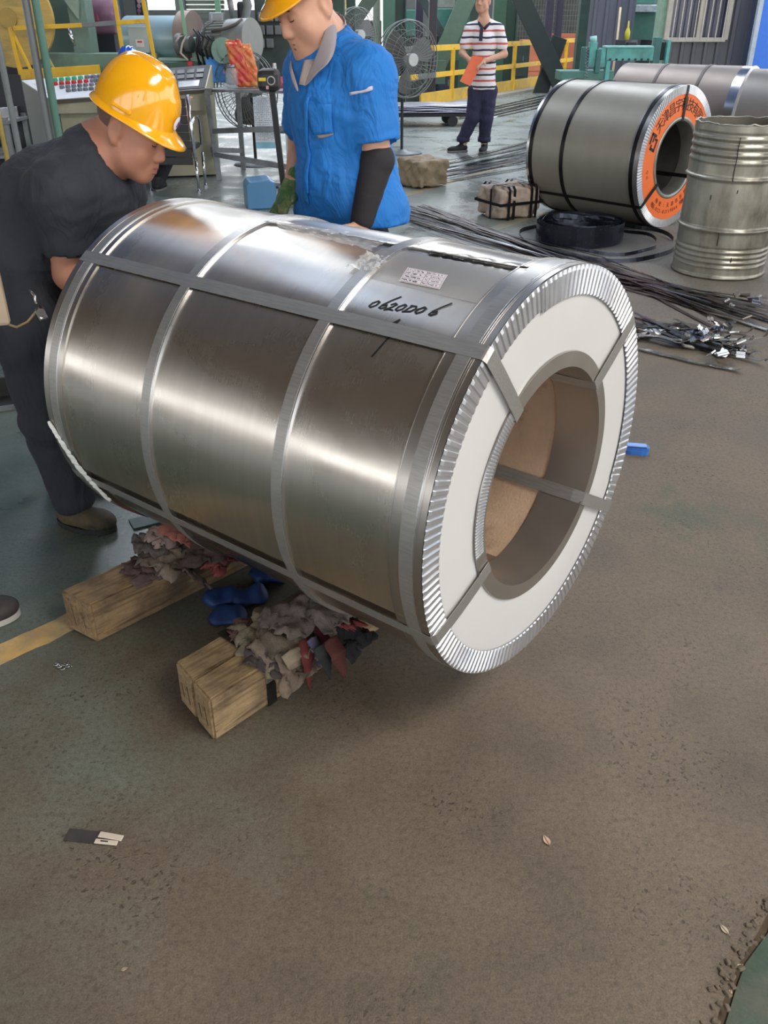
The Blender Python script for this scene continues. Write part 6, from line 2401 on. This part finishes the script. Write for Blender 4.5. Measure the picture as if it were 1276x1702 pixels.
at(t, q, 'shutter', mat('shutter_slats', (112, 122, 112), 0.5, var=0.1))
at(t, slab(MB(), 290, -40, 306, 25, 13.1, .1), 'shutter_post', GREYP2)
at(t, slab(MB(), 356, -40, 364, 30, 13.0, .1), 'green_post', PG)
q = MB()
for k in range(6):
    p = D(231, -14 + 8 * k, 13.3)
    q.cyl((p.x, 13.35, p.z), (p.x, 13.3, p.z), .028, 12)
at(t, slab(MB(), 224, -60, 240, 30, 13.35, .1), 'roller_rail', DARK)
tag(at(t, q, 'roller', CHROME), kind='stuff')
t = th('control_box', 'pale switch box with a red and white label left of the pale blue roll', 'box', (-2.75, 11.3, 0))
at(t, slab(MB(), 214, 44, 246, 88, 11.3, .12, .006), 'box', mat('pale_switch_box', (172, 182, 178), 0.5, var=0.05))
at(t, slab(MB(), 226, 66, 239, 78, 11.29, .012), 'label', mat('label_white', (220, 214, 212), 0.5))
at(t, slab(MB(), 228, 68, 236, 71, 11.285, .012), 'label_mark', RED)
at(t, slab(MB(), 226, 88, 232, 118, 11.35, .04), 'box_post', GREYP2)
# pale blue roll
t = th('steel_roll', 'pale blue sheet roll on the drive line above the console', 'roll', (-2.45, 11.6, 0))
c = D(288, 63, 11.6)
e_ = c.copy()
ra = .23
a = Vector((c.x - .55, 11.75, c.z))
b = Vector((c.x + .12, 11.55, c.z))
at(t, MB().cyl(a, b, ra, 64), 'sheet', mat('pale_blue_sheet', (164, 190, 198), 0.32, 0.35, var=0.05, scale=3))
d_ = (b - a).normalized()
at(t, MB().cyl(b, b + d_ * .02, ra + .015, 64, ra + .015), 'yellow_rim', mat('yellow_rim', (206, 180, 60), 0.5, var=0.1))
at(t, MB().cyl(b + d_ * .02, b + d_ * .16, ra + .05, 64), 'brown_flange', mat('brown_flange', (150, 132, 122), 0.5, 0.3, var=0.1, scale=7))
at(t, MB().cyl(b + d_ * .16, b + d_ * .42, .05, 20), 'shaft', GREYP2)
at(t, slab(MB(), 262, 96, 352, 101, 11.35, .3, .004), 'tray', mat('pale_tray', (180, 206, 190), 0.5))
t = th('bearing_block', 'pale green bearing block with black hoses left of the electric motor', 'bearing', (-1.98, 11.2, 0))
at(t, slab(MB(), 318, 62, 345, 112, 11.2, .25, .02), 'block', mat('pale_green_block', (164, 186, 170), 0.5, var=0.12, scale=5, dirt=(90, 96, 90), dirt_amount=0.6))
p = D(318, 74, 11.1)
for dx, rr in ((-.16, .11), (-.06, .085), (.10, .12)):
    at(t, MB().cyl((p.x + dx, 11.15, p.z), (p.x + dx + .06, 11.13, p.z), rr, 24), 'coupling', GREYP2 if dx < 0 else DARK)
for k in range(5):
    x0 = 322 + 8 * k
    at(t, MB().tube([D(x0, 48 + 4 * k, 10.95), D(x0 + 8, 60 + 3 * k, 10.9), D(x0 + 3, 80, 10.9), D(x0 + 10, 108, 10.95)], .013, 8), 'hose', BLK)
at(t, MB().tube([D(292, 70, 10.9), D(298, 60, 10.9), D(310, 58, 10.9), D(303, 72, 10.9), D(300, 88, 10.9), D(312, 100, 10.9)], .012, 8), 'pale_hose', mat('pale_hose', (196, 186, 176), 0.5))
at(t, MB().box(D(316, 106, 11.0), (.06, .05, .05), .008), 'red_valve', RED)
t = th('electric_motor', 'grey finned electric motor with a terminal box above the table', 'motor', (-1.6, 11.1, 0))
a, b = D(348, 70, 11.15), D(420, 66, 10.95)
a.y, b.y = 11.2, 10.95
d_ = (b - a).normalized()
at(t, MB().cyl(a, a + d_ * .30, .185, 40), 'stator', mat('grey_motor_paint', (146, 152, 146), 0.45, 0.2, var=0.1))
for k in range(22):
    an = PI * (-.15 + 1.3 * k / 21)
    y_ = d_.orthogonal().normalized()
    z_ = d_.cross(y_)
    v = Vector((0, 0, 1)) * math.sin(an) + d_.cross(Vector((0, 0, 1))).normalized() * math.cos(an)
    at(t, MB().bar(a + v * .195 + d_ * .02, a + v * .195 + d_ * .28, .010, .03, 0, up=v), 'cooling_fin', mat('grey_motor_paint', (146, 152, 146), 0.45, 0.2, var=0.1))
at(t, MB().cyl(a + d_ * .30, b, .215, 40), 'fan_cowl', mat('grey_cowl', (136, 138, 132), 0.45, 0.3, var=0.08))
at(t, MB().cyl(a - d_ * .10, a, .12, 32), 'drive_flange', DARK)
g_ = D(371, 84, 10.85)
at(t, MB().cyl((g_.x, 10.82, g_.z), (g_.x, 10.95, g_.z), .13, 32), 'green_cover', mat('green_gear_cover', (124, 156, 140), 0.45, var=0.1))
at(t, MB().cyl((g_.x + .03, 10.79, g_.z), (g_.x + .03, 10.83, g_.z), .08, 32), 'cover_boss', mat('green_gear_cover', (124, 156, 140), 0.45, var=0.1))
at(t, MB().box(a + d_ * .12 + Vector((0, 0, .24)), (.16, .14, .09), .012), 'terminal_box', STEELG)
at(t, MB().tube([D(352, 52, 10.9), D(372, 48, 10.85), D(392, 40, 10.85), D(402, 32, 10.9)], .018, 8), 'cable', mat('brown_cable', (84, 76, 70), 0.5))
at(t, MB().tube([D(338, 60, 10.85), D(340, 44, 10.85), D(352, 36, 10.85), D(352, 26, 10.9)], .016, 8), 'cable', GREYP2)
at(t, slab(MB(), 345, 92, 424, 120, 11.0, .35, .006), 'motor_stand', DG)
t = th('green_bar', 'light green upright bar crossing in front of the pale blue roll', 'bar', (D(302, 20, 11.0).x, 11.0, 0))
at(t, MB().bar(D(294, -40, 11.0), D(309, 62, 11.0), .035, .03), 'bar', PG)
t = th('corrugated_hose', 'grey corrugated hoses and dark case left of the blue shirt man', 'hose', (-1.35, 11.6, 0))
q = MB()
pts = [D(404, -20, 11.4), D(412, 10, 11.4), D(408, 28, 11.4), D(418, 48, 11.4), D(424, 70, 11.4)]
at(t, MB().tube([pts[0].lerp(pts[1], 0), pts[1], pts[2], pts[3], pts[4]], .05, 12), 'hose', GREYP2)
at(t, slab(MB(), 394, 2, 412, 46, 11.7, .2, .03), 'case', DARK)
at(t, MB().tube([D(378, -20, 11.6), D(388, 36, 11.6)], .035, 10), 'pipe', STEELG)
t = th('dark_machine', 'dark green and grey machine mass behind the blue shirt man', 'machine', (-1.0, 12.6, 0))
at(t, slab(MB(), 425, -40, 480, 140, 12.4, .4), 'frame_plate', mat('dark_slate_plate', (64, 76, 72), 0.5, var=0.25, scale=6))
at(t, slab(MB(), 480, -40, 572, 160, 13.0, .4), 'frame_plate', DG)
q = MB()
for k in range(10):
    slab(q, 428 + 14 * (k % 4), 20 + 22 * (k // 4), 440 + 14 * (k % 4), 36 + 22 * (k // 4), 12.3, .1, .01)
tag(at(t, q, 'bolted_part', GREYP2), kind='stuff')

# yellow guard: rails, posts and the ladder stiles behind the black shirt man
t = th('guard_rail', 'yellow and grey guard rail behind the control console', 'railing', (-3.2, 10.9, 0))
Yg = 10.9


def yb(name, x0, y0, x1, y1, w, m=YELP, Y=Yg):
    return at(t, MB().bar(D(x0, y0, Y), D(x1, y1, Y), w, w, .004), name, m)


yb('top_rail', 22, 47, 137, 42, .045)
yb('grey_rail', 137, 42, 194, 38, .045, GREYP2)
yb('top_rail', 194, 38, 243, 35, .045)
yb('post', 17, 45, 36, 128, .045)
yb('brace', 18, 48, 58, 130, .03)
yb('stile', 186, -30, 204, 88, .04)
yb('stile', 230, -40, 257, 100, .04)
yb('brace', 76, 88, 95, 124, .022, mat('pale_brace', (170, 170, 90), 0.5))
yb('toe_board', 36, 124, 165, 116, .10)
t.location.z = 0

# ---- railing in front of the line (recedes to the right)
t = th('railing', 'yellow railing with two rails and a toe board across the middle background', 'railing', (1.4, 19.2, 0))
A0, A1 = Vector((-.25, 16.4, 0)), Vector((5.3, 26.8, 0))
dirv = (A1 - A0).normalized()


def along(px):
    """point of the railing line seen at picture column px (at the floor)"""
    best, bt = None, 1e9
    for k in range(0, 1201):
        p = A0.lerp(A1, k / 1000)
        cp, sp = math.cos(PITCH), math.sin(PITCH)
        d = p.y * cp + (CAM_H - 1.0) * sp
        x = 638 + F_PX * p.x / d
        if abs(x - px) < bt:
            best, bt = p, abs(x - px)
    return best


def railseg(name, px0, px1, z, h, m, w=.05):
    p, q_ = along(px0), along(px1)
    at(t, MB().bar((p.x, p.y, z), (q_.x, q_.y, z), w, h, .004), name, m)


ZT, ZM = 1.02, .56
for px0, px1, m in ((625, 648, YELP), (648, 704, GREYP2), (704, 888, YELP), (888, 920, DARK), (920, 960, YELP)):
    railseg('top_rail', px0, px1, ZT, .10, m)
for px0, px1, m in ((625, 694, YELP), (694, 724, GREYP2), (724, 900, YELP), (900, 926, DARK), (926, 965, YELP)):
    railseg('middle_rail', px0, px1, ZM, .09, m)
railseg('toe_board', 700, 964, .16, .22, mat('toe_board_yellow', (214, 170, 50), 0.5, var=0.12, scale=4, dirt=(170, 140, 70), dirt_amount=0.6), .04)
for px in (640, 753, 856, 942):
    p = along(px)
    at(t, MB().bar((p.x, p.y, 0.05), (p.x, p.y, ZT), .085, .085, .006), 'post', YELP)
cu = structure('trim_4', mat('concrete_curb', (150, 144, 130), 0.8, var=0.15, scale=4, bump=0.3, bump_scale=30), lambda q: q.bar(along(600) + Vector((0.05, -.05, .03)), along(1000) + Vector((.05, -.05, .03)), .5, .06))

# ---- green line structure behind the railing
def column(label, px0, px1, Y, m, m2=None, top=-80, bottom=None, name='machine_column', flange=.0):
    a, b = D(px0, 60, Y), D(px1, 60, Y)
    t = th(name, label, 'column', ((a.x + b.x) / 2, Y, 0))
    w = b.x - a.x
    zt = D(px0, top, Y).z
    if m2 is None:
        MB().box((0, 0, zt / 2), (w, .3, zt), .01).build('shaft', m, t)
    else:
        MB().box((-w * .2, 0, zt / 2), (w * .5, .34, zt), .008).build('flange', m2, t)
        MB().box((w * .25, .05, zt / 2), (w * .5, .24, zt), .004).build('web', m, t)
        MB().box((w * .48, -.02, zt / 2), (w * .06, .34, zt), .004).build('lip', m, t)
    MB().box((0, 0, .03), (w * 1.3, .5, .06), .01).build('base_plate', DG, t)
    return t


MIDG = mat('mid_dark_green', (70, 104, 88), 0.5, var=0.12, scale=2)
column('dark green post right beside the blue shirt man', 577, 591, 16.5, DG)
column('pale grey-green post left of the two-tone green column', 620, 632, 19.0, mat('pale_grey_green', (150, 162, 148), 0.5, var=0.1))
column('broad two-tone green column behind the pedestal fan', 634, 674, 18.6, DG, MIDG)
column('narrow black pipe column right of the pedestal fan', 712, 725, 18.9, mat('brown_black_pipe', (52, 46, 50), 0.5, var=0.1))
column('dark violet post between the green column and the black pipe', 690, 702, 21.0, mat('violet_black_post', (54, 48, 66), 0.5))
column('green column just left behind the striped shirt man', 752, 800, 22.0, DG, mat('bottle_green', (58, 92, 72), 0.5, var=0.1))
column('broad dark green column right behind the striped shirt man', 815, 856, 24.5, mat('dark_bottle_green', (44, 70, 58), 0.5, var=0.1), mat('bottle_green', (58, 92, 72), 0.5, var=0.1))
column('left violet-black post before the dark mesh', 903, 915, 26.5, mat('violet_black_post', (54, 48, 66), 0.5))
column('right violet-black post before the dark mesh', 921, 931, 26.6, mat('violet_black_post', (54, 48, 66), 0.5))
column('dark green column at the left corner of the corrugated booth', 958, 978, 23.0, DG)


def brace(label, x0, y0, x1, y1, Y, w, m):
    a, b = D(x0, y0, Y), D(x1, y1, Y)
    t = th('diagonal_brace', label, 'brace', ((a.x + b.x) / 2, Y, 0))
    at(t, MB().bar(a, b, .12, w, .006), 'bar', m)
    if 'cross brace' not in label:
        at(t, MB().box(b, (w * 1.3, .14, w * 1.3), .01), 'end_plate', m)


brace('green diagonal brace above the blue shirt man, leaning right', 622, -12, 583, 46, 17.5, .22, mat('olive_green_brace', (78, 92, 80), 0.5, var=0.1))
brace('dark diagonal brace left of the black pipe column', 697, -10, 738, 64, 20.2, .16, mat('dark_brace', (52, 66, 66), 0.5))
brace('long light-edged green diagonal brace left of the striped shirt man', 783, -18, 722, 120, 20.0, .34, mat('grey_green_brace', (88, 112, 94), 0.5, var=0.1))
brace('dark diagonal arm of the cross brace, falling to the right', 862, -10, 935, 148, 22.2, .38, mat('black_green_brace', (32, 44, 42), 0.5, var=0.1))
brace('dark diagonal arm of the cross brace, rising to the right', 896, 160, 930, 62, 22.5, .34, mat('black_green_brace', (32, 44, 42), 0.5, var=0.1))

t = th('teal_cabinet', 'teal machine cabinet high behind the black pipe column', 'machine', (D(715, 40, 23).x, 23, 0))
at(t, slab(MB(), 668, 16, 700, 60, 22.0, .6, .02), 'left_box', mat('dull_teal', (74, 126, 114), 0.5, var=0.15))
at(t, slab(MB(), 722, 14, 760, 50, 23.0, .6, .02), 'right_box', mat('dull_teal', (74, 126, 114), 0.5, var=0.15))
at(t, slab(MB(), 700, -40, 760, 12, 23.4, .6, .0), 'pale_panel', mat('pale_machine_panel', (140, 140, 132), 0.5, var=0.2))
at(t, slab(MB(), 660, 60, 770, 220, 23.2, .6, .0), 'base', mat('blackish_green', (44, 60, 54), 0.6, var=0.2))  # one even dark green, shared with the lower panel
t = th('screened_machine', 'pale window panel and dusty machine parts between the blue shirt man and the green column', 'machine', (D(605, 30, 22).x, 22, 0))
at(t, slab(MB(), 556, -40, 580, 70, 21.5, .3), 'window_panel', mat('window_light_yellow', (206, 190, 130), 0.6, var=0.2, scale=6))  # stands for a yellowish window, its brightness put into the colour
at(t, slab(MB(), 596, 34, 634, 120, 22.5, .3), 'dark_panel', mat('dark_dusty_panel', (62, 62, 60), 0.6, var=0.3, scale=6))
at(t, slab(MB(), 600, 88, 650, 91, 20.0, .05), 'rail_bar', mat('rusty_rail', (150, 128, 100), 0.6))
at(t, slab(MB(), 560, 100, 760, 210, 21.8, .3), 'lower_panel', mat('blackish_green', (44, 60, 54), 0.6, var=0.2))
at(t, MB().tube([D(591, -20, 19), D(591, 90, 19)], .02, 8), 'cable', CHROME)
# boxes behind the rails
for lab, x0, y0, x1, y1, Y, m in (('dark blue-grey cabinet behind the lower rails left of the striped shirt man', 726, 120, 748, 178, 20.9, mat('blue_grey_cabinet', (56, 64, 82), 0.5, var=0.25, scale=5)), ('grey-green motor box behind the railing by the pedestal fan', 676, 92, 714, 180, 20.0, mat('grey_green_box', (78, 86, 78), 0.5, var=0.25, scale=5)),
                                 ('dark green cabinet behind the rails right of the striped shirt man', 828, 70, 874, 170, 26.5, mat('dark_green_cabinet', (44, 62, 56), 0.5, var=0.25, scale=5)), ('orange-brown container left of the cross brace', 868, 66, 905, 160, 29.5, mat('orange_brown_paint', (190, 112, 78), 0.6, var=0.12, scale=2)),
                                 ('orange-brown container right of the cross brace', 916, 56, 960, 150, 30.5, mat('orange_brown_dull', (168, 96, 66), 0.6, var=0.12, scale=2))):
    a, b = D(x0, y0, Y), D(x1, y1, Y)
    t = th('machine_cabinet' if 'orange' not in lab else 'container', lab, 'cabinet' if 'orange' not in lab else 'container', ((a.x + b.x) / 2, Y + .3, 0))
    w, hh = b.x - a.x, a.z
    MB().box((0, 0, hh / 2), (w, .6, hh), .01).build('body', m, t)
    MB().box((0, -.31, hh * .55), (w * .8, .02, hh * .8), .004).build('door', m, t)
    MB().box((w * .3, -.33, hh * .6), (.03, .03, .12), .004).build('handle', GREYP2, t)
# mesh screen with brush behind
t = th('mesh_screen', 'dark wire mesh screen with machinery behind it, high right of the striped shirt man', 'screen', (D(915, 20, 31.5).x, 31.5, 0))
a, b = D(858, -60, 31.5), D(962, 62, 31.5)
q = MB()
for k in range(26):
    x = a.x + (b.x - a.x) * k / 25
    q.bar((x, 31.5, 0.1), (x, 31.5, a.z), .012, .012)
for k in range(22):
    z = a.z * k / 21 + .05
    q.bar((a.x, 31.5, z), (b.x, 31.5, z), .012, .012)
tag(at(t, q, 'wire', mat('grey_wire', (110, 112, 104), 0.5, 0.4)), kind='stuff')
at(t, MB().box(((a.x + b.x) / 2, 32.2, a.z / 2), (b.x - a.x + .4, .2, a.z)), 'back_panel', mat('murky_panel', (70, 72, 66), 0.7, var=0.4, scale=4))

# ---- sheet trolley left of the striped shirt man
p = G(700, 205)
t = thing('sheet_trolley', 'low trolley stacked with thin wavy sheets behind the pedestal fan', 'trolley', (G(708, 200).x, 15.3, 0), .12)
for k in range(5):
    vs, fs = [], []
    for i in range(17):
        for j in range(7):
            x, y = -.75 + 1.65 * i / 16, -.35 + .7 * j / 6
            vs.append((x + .03 * k, y + .02 * k, .22 + .022 * k + .02 * mnoise.noise(Vector((x * 2, y * 2, k * 1.7)))))
    for i in range(16):
        for j in range(6):
            fs.append((i * 7 + j, (i + 1) * 7 + j, (i + 1) * 7 + j + 1, i * 7 + j + 1))
    o = MB().add(vs, fs, True).build('sheet', mat('pale_violet_sheet', (176, 178, 190), 0.3, 0.5, var=0.1, scale=3), t, fix=False)
    sd = o.modifiers.new('t', 'SOLIDIFY')
    sd.thickness = .006
MB().box((0, 0, .17), (1.5, .6, .05), .005).build('deck', DARK, t)
for sx in (-.6, .35):
    for sy in (-.28, .28):
        MB().cyl((sx, sy - .02, .08), (sx, sy + .02, .08), .08, 20).build('wheel', BLK, t)
MB().tube([(.75, -.2, .16), (.85, -.25, .12), (.95, -.2, .10), (1.1, -.2, .13)], .012, 6).build('chain', CHROME, t)

# ---- teal machine behind the coils
t = th('teal_shear', 'teal shearing machine with two posts and a drilled cross beam behind the coils', 'machine', (3.3, 14.2, 0))
at(t, slab(MB(), 932, 118, 1020, 134, 14.0, .5, .01), 'base', mat('dull_teal_base', (78, 122, 112), 0.5, var=0.12))
at(t, slab(MB(), 940, 134, 1010, 330, 14.1, .4), 'pedestal', DG)
at(t, slab(MB(), 966, 78, 976, 120, 14.05, .1, .01), 'post', mat('dark_teal_post', (58, 104, 100), 0.5))
for x0 in (979, 996):
    at(t, slab(MB(), x0, 70 if x0 < 990 else 80, x0 + 12, 112, 14.0, .14, .008), 'slide_block', TEAL)
at(t, slab(MB(), 990, 82, 998, 122, 13.95, .12, .01), 'post', mat('dark_teal_post', (58, 104, 100), 0.5))
sp_ = D(976, 78, 13.9)
sq = D(974, 130, 13.9)
at(t, MB().tube([sp_.lerp(sq, k / 60) + Vector((.02 * math.cos(k * 1.1), .02 * math.sin(k * 1.1), 0)) for k in range(61)], .006, 5), 'spring', STEELG)
at(t, MB().tube([D(986, 70, 13.9), D(986, 60, 13.9)], .05, 10), 'cap_nut', mat('pale_teal', (150, 200, 196), 0.4))
q = slab(MB(), 1006, 78, 1086, 101, 14.0, .12, .006)
at(t, q, 'cross_beam', TEAL)
at(t, slab(MB(), 1006, 101, 1013, 134, 13.97, .12, .004), 'beam_leg', TEAL)
for k in range(7):
    p = D(1014 + 10.5 * k, 99, 13.985)
    at(t, MB().cyl((p.x, 13.985, p.z), (p.x, 14.0, p.z), .016, 10), 'bolt_hole', DARK)
at(t, slab(MB(), 1006, 76, 1086, 79, 13.96, .2, .003), 'beam_cap', mat('pale_teal', (150, 200, 196), 0.4))
at(t, slab(MB(), 1086, 62, 1098, 112, 14.0, .14, .01), 'slide_block', mat('dark_teal_post', (58, 104, 100), 0.5))
at(t, slab(MB(), 1106, 66, 1111, 130, 13.95, .1, .004), 'side_bar', TEAL)
at(t, slab(MB(), 1098, 70, 1106, 100, 14.05, .1, .01), 'hinge', DARK)
for x0, z0 in ((1032, 66), (1050, 70)):
    at(t, slab(MB(), x0 - 8, z0, x0 + 8, z0 + 10, 14.3, .1, .01), 'oil_block', DARK)
bt = th('oil_bottle', 'small yellow oil bottle standing on the teal shearing machine', 'bottle', (D(1042, 60, 14.35).x, 14.35, D(1042, 66, 14.35).z))
MB().lathe([(.001, 0), (.035, 0), (.038, .10), (.02, .14), (.012, .16), (.008, .24), (.001, .24)], 20).build('body', mat('yellow_bottle', (204, 190, 60), 0.4), bt)

# ---- corrugated booth with the barred window, blue panel
SHEETG = mat('grey_corrugated_sheet', (96, 98, 108), 0.5, 0.2, var=0.1, scale=2, stretch=(1, 1, .3))


def corrugated(q, x0, x1, Y, z0, z1, pitch=.2, depth=.035):
    n = max(1, int((x1 - x0) / pitch))
    pts = []
    for i in range(n):
        for t_, d_ in ((0, 0), (.30, 0), (.38, -depth), (.62, -depth), (.70, 0)):
            pts.append((x0 + (i + t_) * (x1 - x0) / n, Y + d_))
    pts.append((x1, Y))
    vs = [(x, y, z) for x, y in pts for z in (z0, z1)]
    q.add(vs, [(2 * i, 2 * i + 2, 2 * i + 3, 2 * i + 1) for i in range(len(pts) - 1)])
    return q


xw0, xw1 = D(976, 50, 20.5).x, D(1052, 50, 20.5).x
structure('wall_booth', SHEETG, lambda q: corrugated(q, xw0, xw1, 20.5, 0, 3.2))
Yw = 18.0
x1_, x2_, x3_, x4_ = D(1088, 50, Yw).x, D(1108, 50, Yw).x, D(1206, 50, Yw).x, D(1256, 50, Yw).x
zb = D(1150, 66, Yw).z


def boothwall(q):
    corrugated(q, x2_, x3_, Yw, 0, zb)
    corrugated(q, x3_, x4_, Yw, 0, 3.4)
    corrugated(q, x2_, x3_, Yw, 2.7, 3.4)


structure('wall_booth', mat('dark_grey_corrugated', (84, 84, 88), 0.5, 0.2, var=0.12, scale=2), boothwall)
wi = structure('window_1', mat('dark_window_glass', (62, 64, 80), 0.12, 0, var=0.2, scale=2), lambda q: q.box(((x2_ + x3_) / 2, Yw + .06, (zb + 2.7) / 2), (x3_ - x2_, .01, 2.7 - zb)))
FRM = mat('beige_window_frame', (172, 164, 150), 0.5, var=0.08)
for nm, args in (('frame_rail', ((x2_, zb), (x3_, zb))), ('frame_rail', ((x2_, 2.7), (x3_, 2.7))), ('frame_stile', ((x3_, zb), (x3_, 2.7))), ('frame_stile', ((x2_, zb), (x2_, 2.7))), ('frame_mullion', (((x2_ + x3_) / 2 + .05, zb), ((x2_ + x3_) / 2 + .05, 2.7)))):
    (xa, za), (xb, zb_) = args
    o = MB().bar((xa, Yw - .02, za), (xb, Yw - .02, zb_), .09 if nm != 'frame_mullion' else .11, .07, .005).build(nm, FRM)
    o.parent = wi
for k in range(8):
    x = x2_ + (x3_ - x2_) * (k + .7) / 8.2
    o = MB().cyl((x, Yw - .07, zb), (x, Yw - .07, 2.7), .011, 8).build('window_bar', mat('pale_bar', (188, 180, 174), 0.45))
    o.parent = wi
column('pale green post left of the barred window', 1088, 1104, 18.2, mat('pale_green_post', (130, 160, 138), 0.5, var=0.1), name='door_post')
t = th('green_beam', 'green machine beam with bright top between the booth walls', 'machine', (D(1065, 40, 21.5).x, 21.5, 0))
at(t, slab(MB(), 1052, 20, 1092, 66, 21.5, .4, .01), 'beam', mat('deep_green_beam', (64, 104, 88), 0.5, var=0.12))
at(t, slab(MB(), 1052, 8, 1092, 20, 21.4, .4, .01), 'clear_wrap', mat('bright_wrap', (176, 186, 184), 0.25, 0.2, var=0.25, scale=14))
at(t, slab(MB(), 1052, -60, 1090, 6, 21.8, .4, .01), 'teal_top', mat('dull_teal', (74, 126, 114), 0.5, var=0.15))
at(t, slab(MB(), 1050, 66, 1094, 300, 21.9, .3, .01), 'lower_frame', DARK)
t = th('wooden_handle', 'pale wooden handle leaning on the corrugated booth wall', 'handle', (D(1024, 78, 19.8).x, 19.8, 0))
at(t, MB().tube([D(1031, 12, 19.8), D(1024, 78, 19.7), (D(1024, 78, 19.6).x - .05, 19.5, .02)], .022, 8), 'stick', mat('pale_wood_stick', (206, 184, 150), 0.6, var=0.1))
at(t, MB().box((D(1024, 78, 19.6).x - .05, 19.45, .03), (.3, .1, .05), .01), 'head', DARK)
t = th('blue_partition', 'bright blue partition panel at the right edge beyond the booth', 'partition', (D(1290, 50, 17.6).x, 17.6, 0))
at(t, slab(MB(), 1254, -80, 1420, 240, 17.6, .08), 'panel', mat('bright_blue_panel', (58, 118, 214), 0.5, var=0.05))
at(t, slab(MB(), 1248, -80, 1255, 240, 17.55, .1), 'edge_strip', mat('pale_edge_strip', (176, 186, 196), 0.5))

# ---- dark steel profile on the floor at the left frame edge, scrap under the coil end
p0, p1_ = G(-120, 690), G(34, 668)
t = thing('steel_profile', 'dark greasy steel profile on the floor at the left edge behind the man in black', 'profile', p0, math.atan2(p1_.y - p0.y, p1_.x - p0.x))
L_ = (p1_ - p0).length
MB().box((L_ / 2, 0, .008), (L_, .16, .016), .002).box((L_ / 2, .07, .05), (L_, .016, .1), .002).build('profile', mat('greasy_black_steel', (44, 42, 40), 0.55, 0.3, var=0.3, scale=14), t)
MB().box((L_ / 2, -.082, .012), (L_, .006, .024), .001).build('bright_edge', STEELG, t)
t = thing('green_offcut', 'flat dark green offcut under the far end of the big coil', 'offcut', G(250, 866), .5)
MB().box((0, 0, .004), (.13, .07, .006), .001).build('plate', mat('dark_green_plate', (52, 74, 64), 0.5, var=0.15), t)
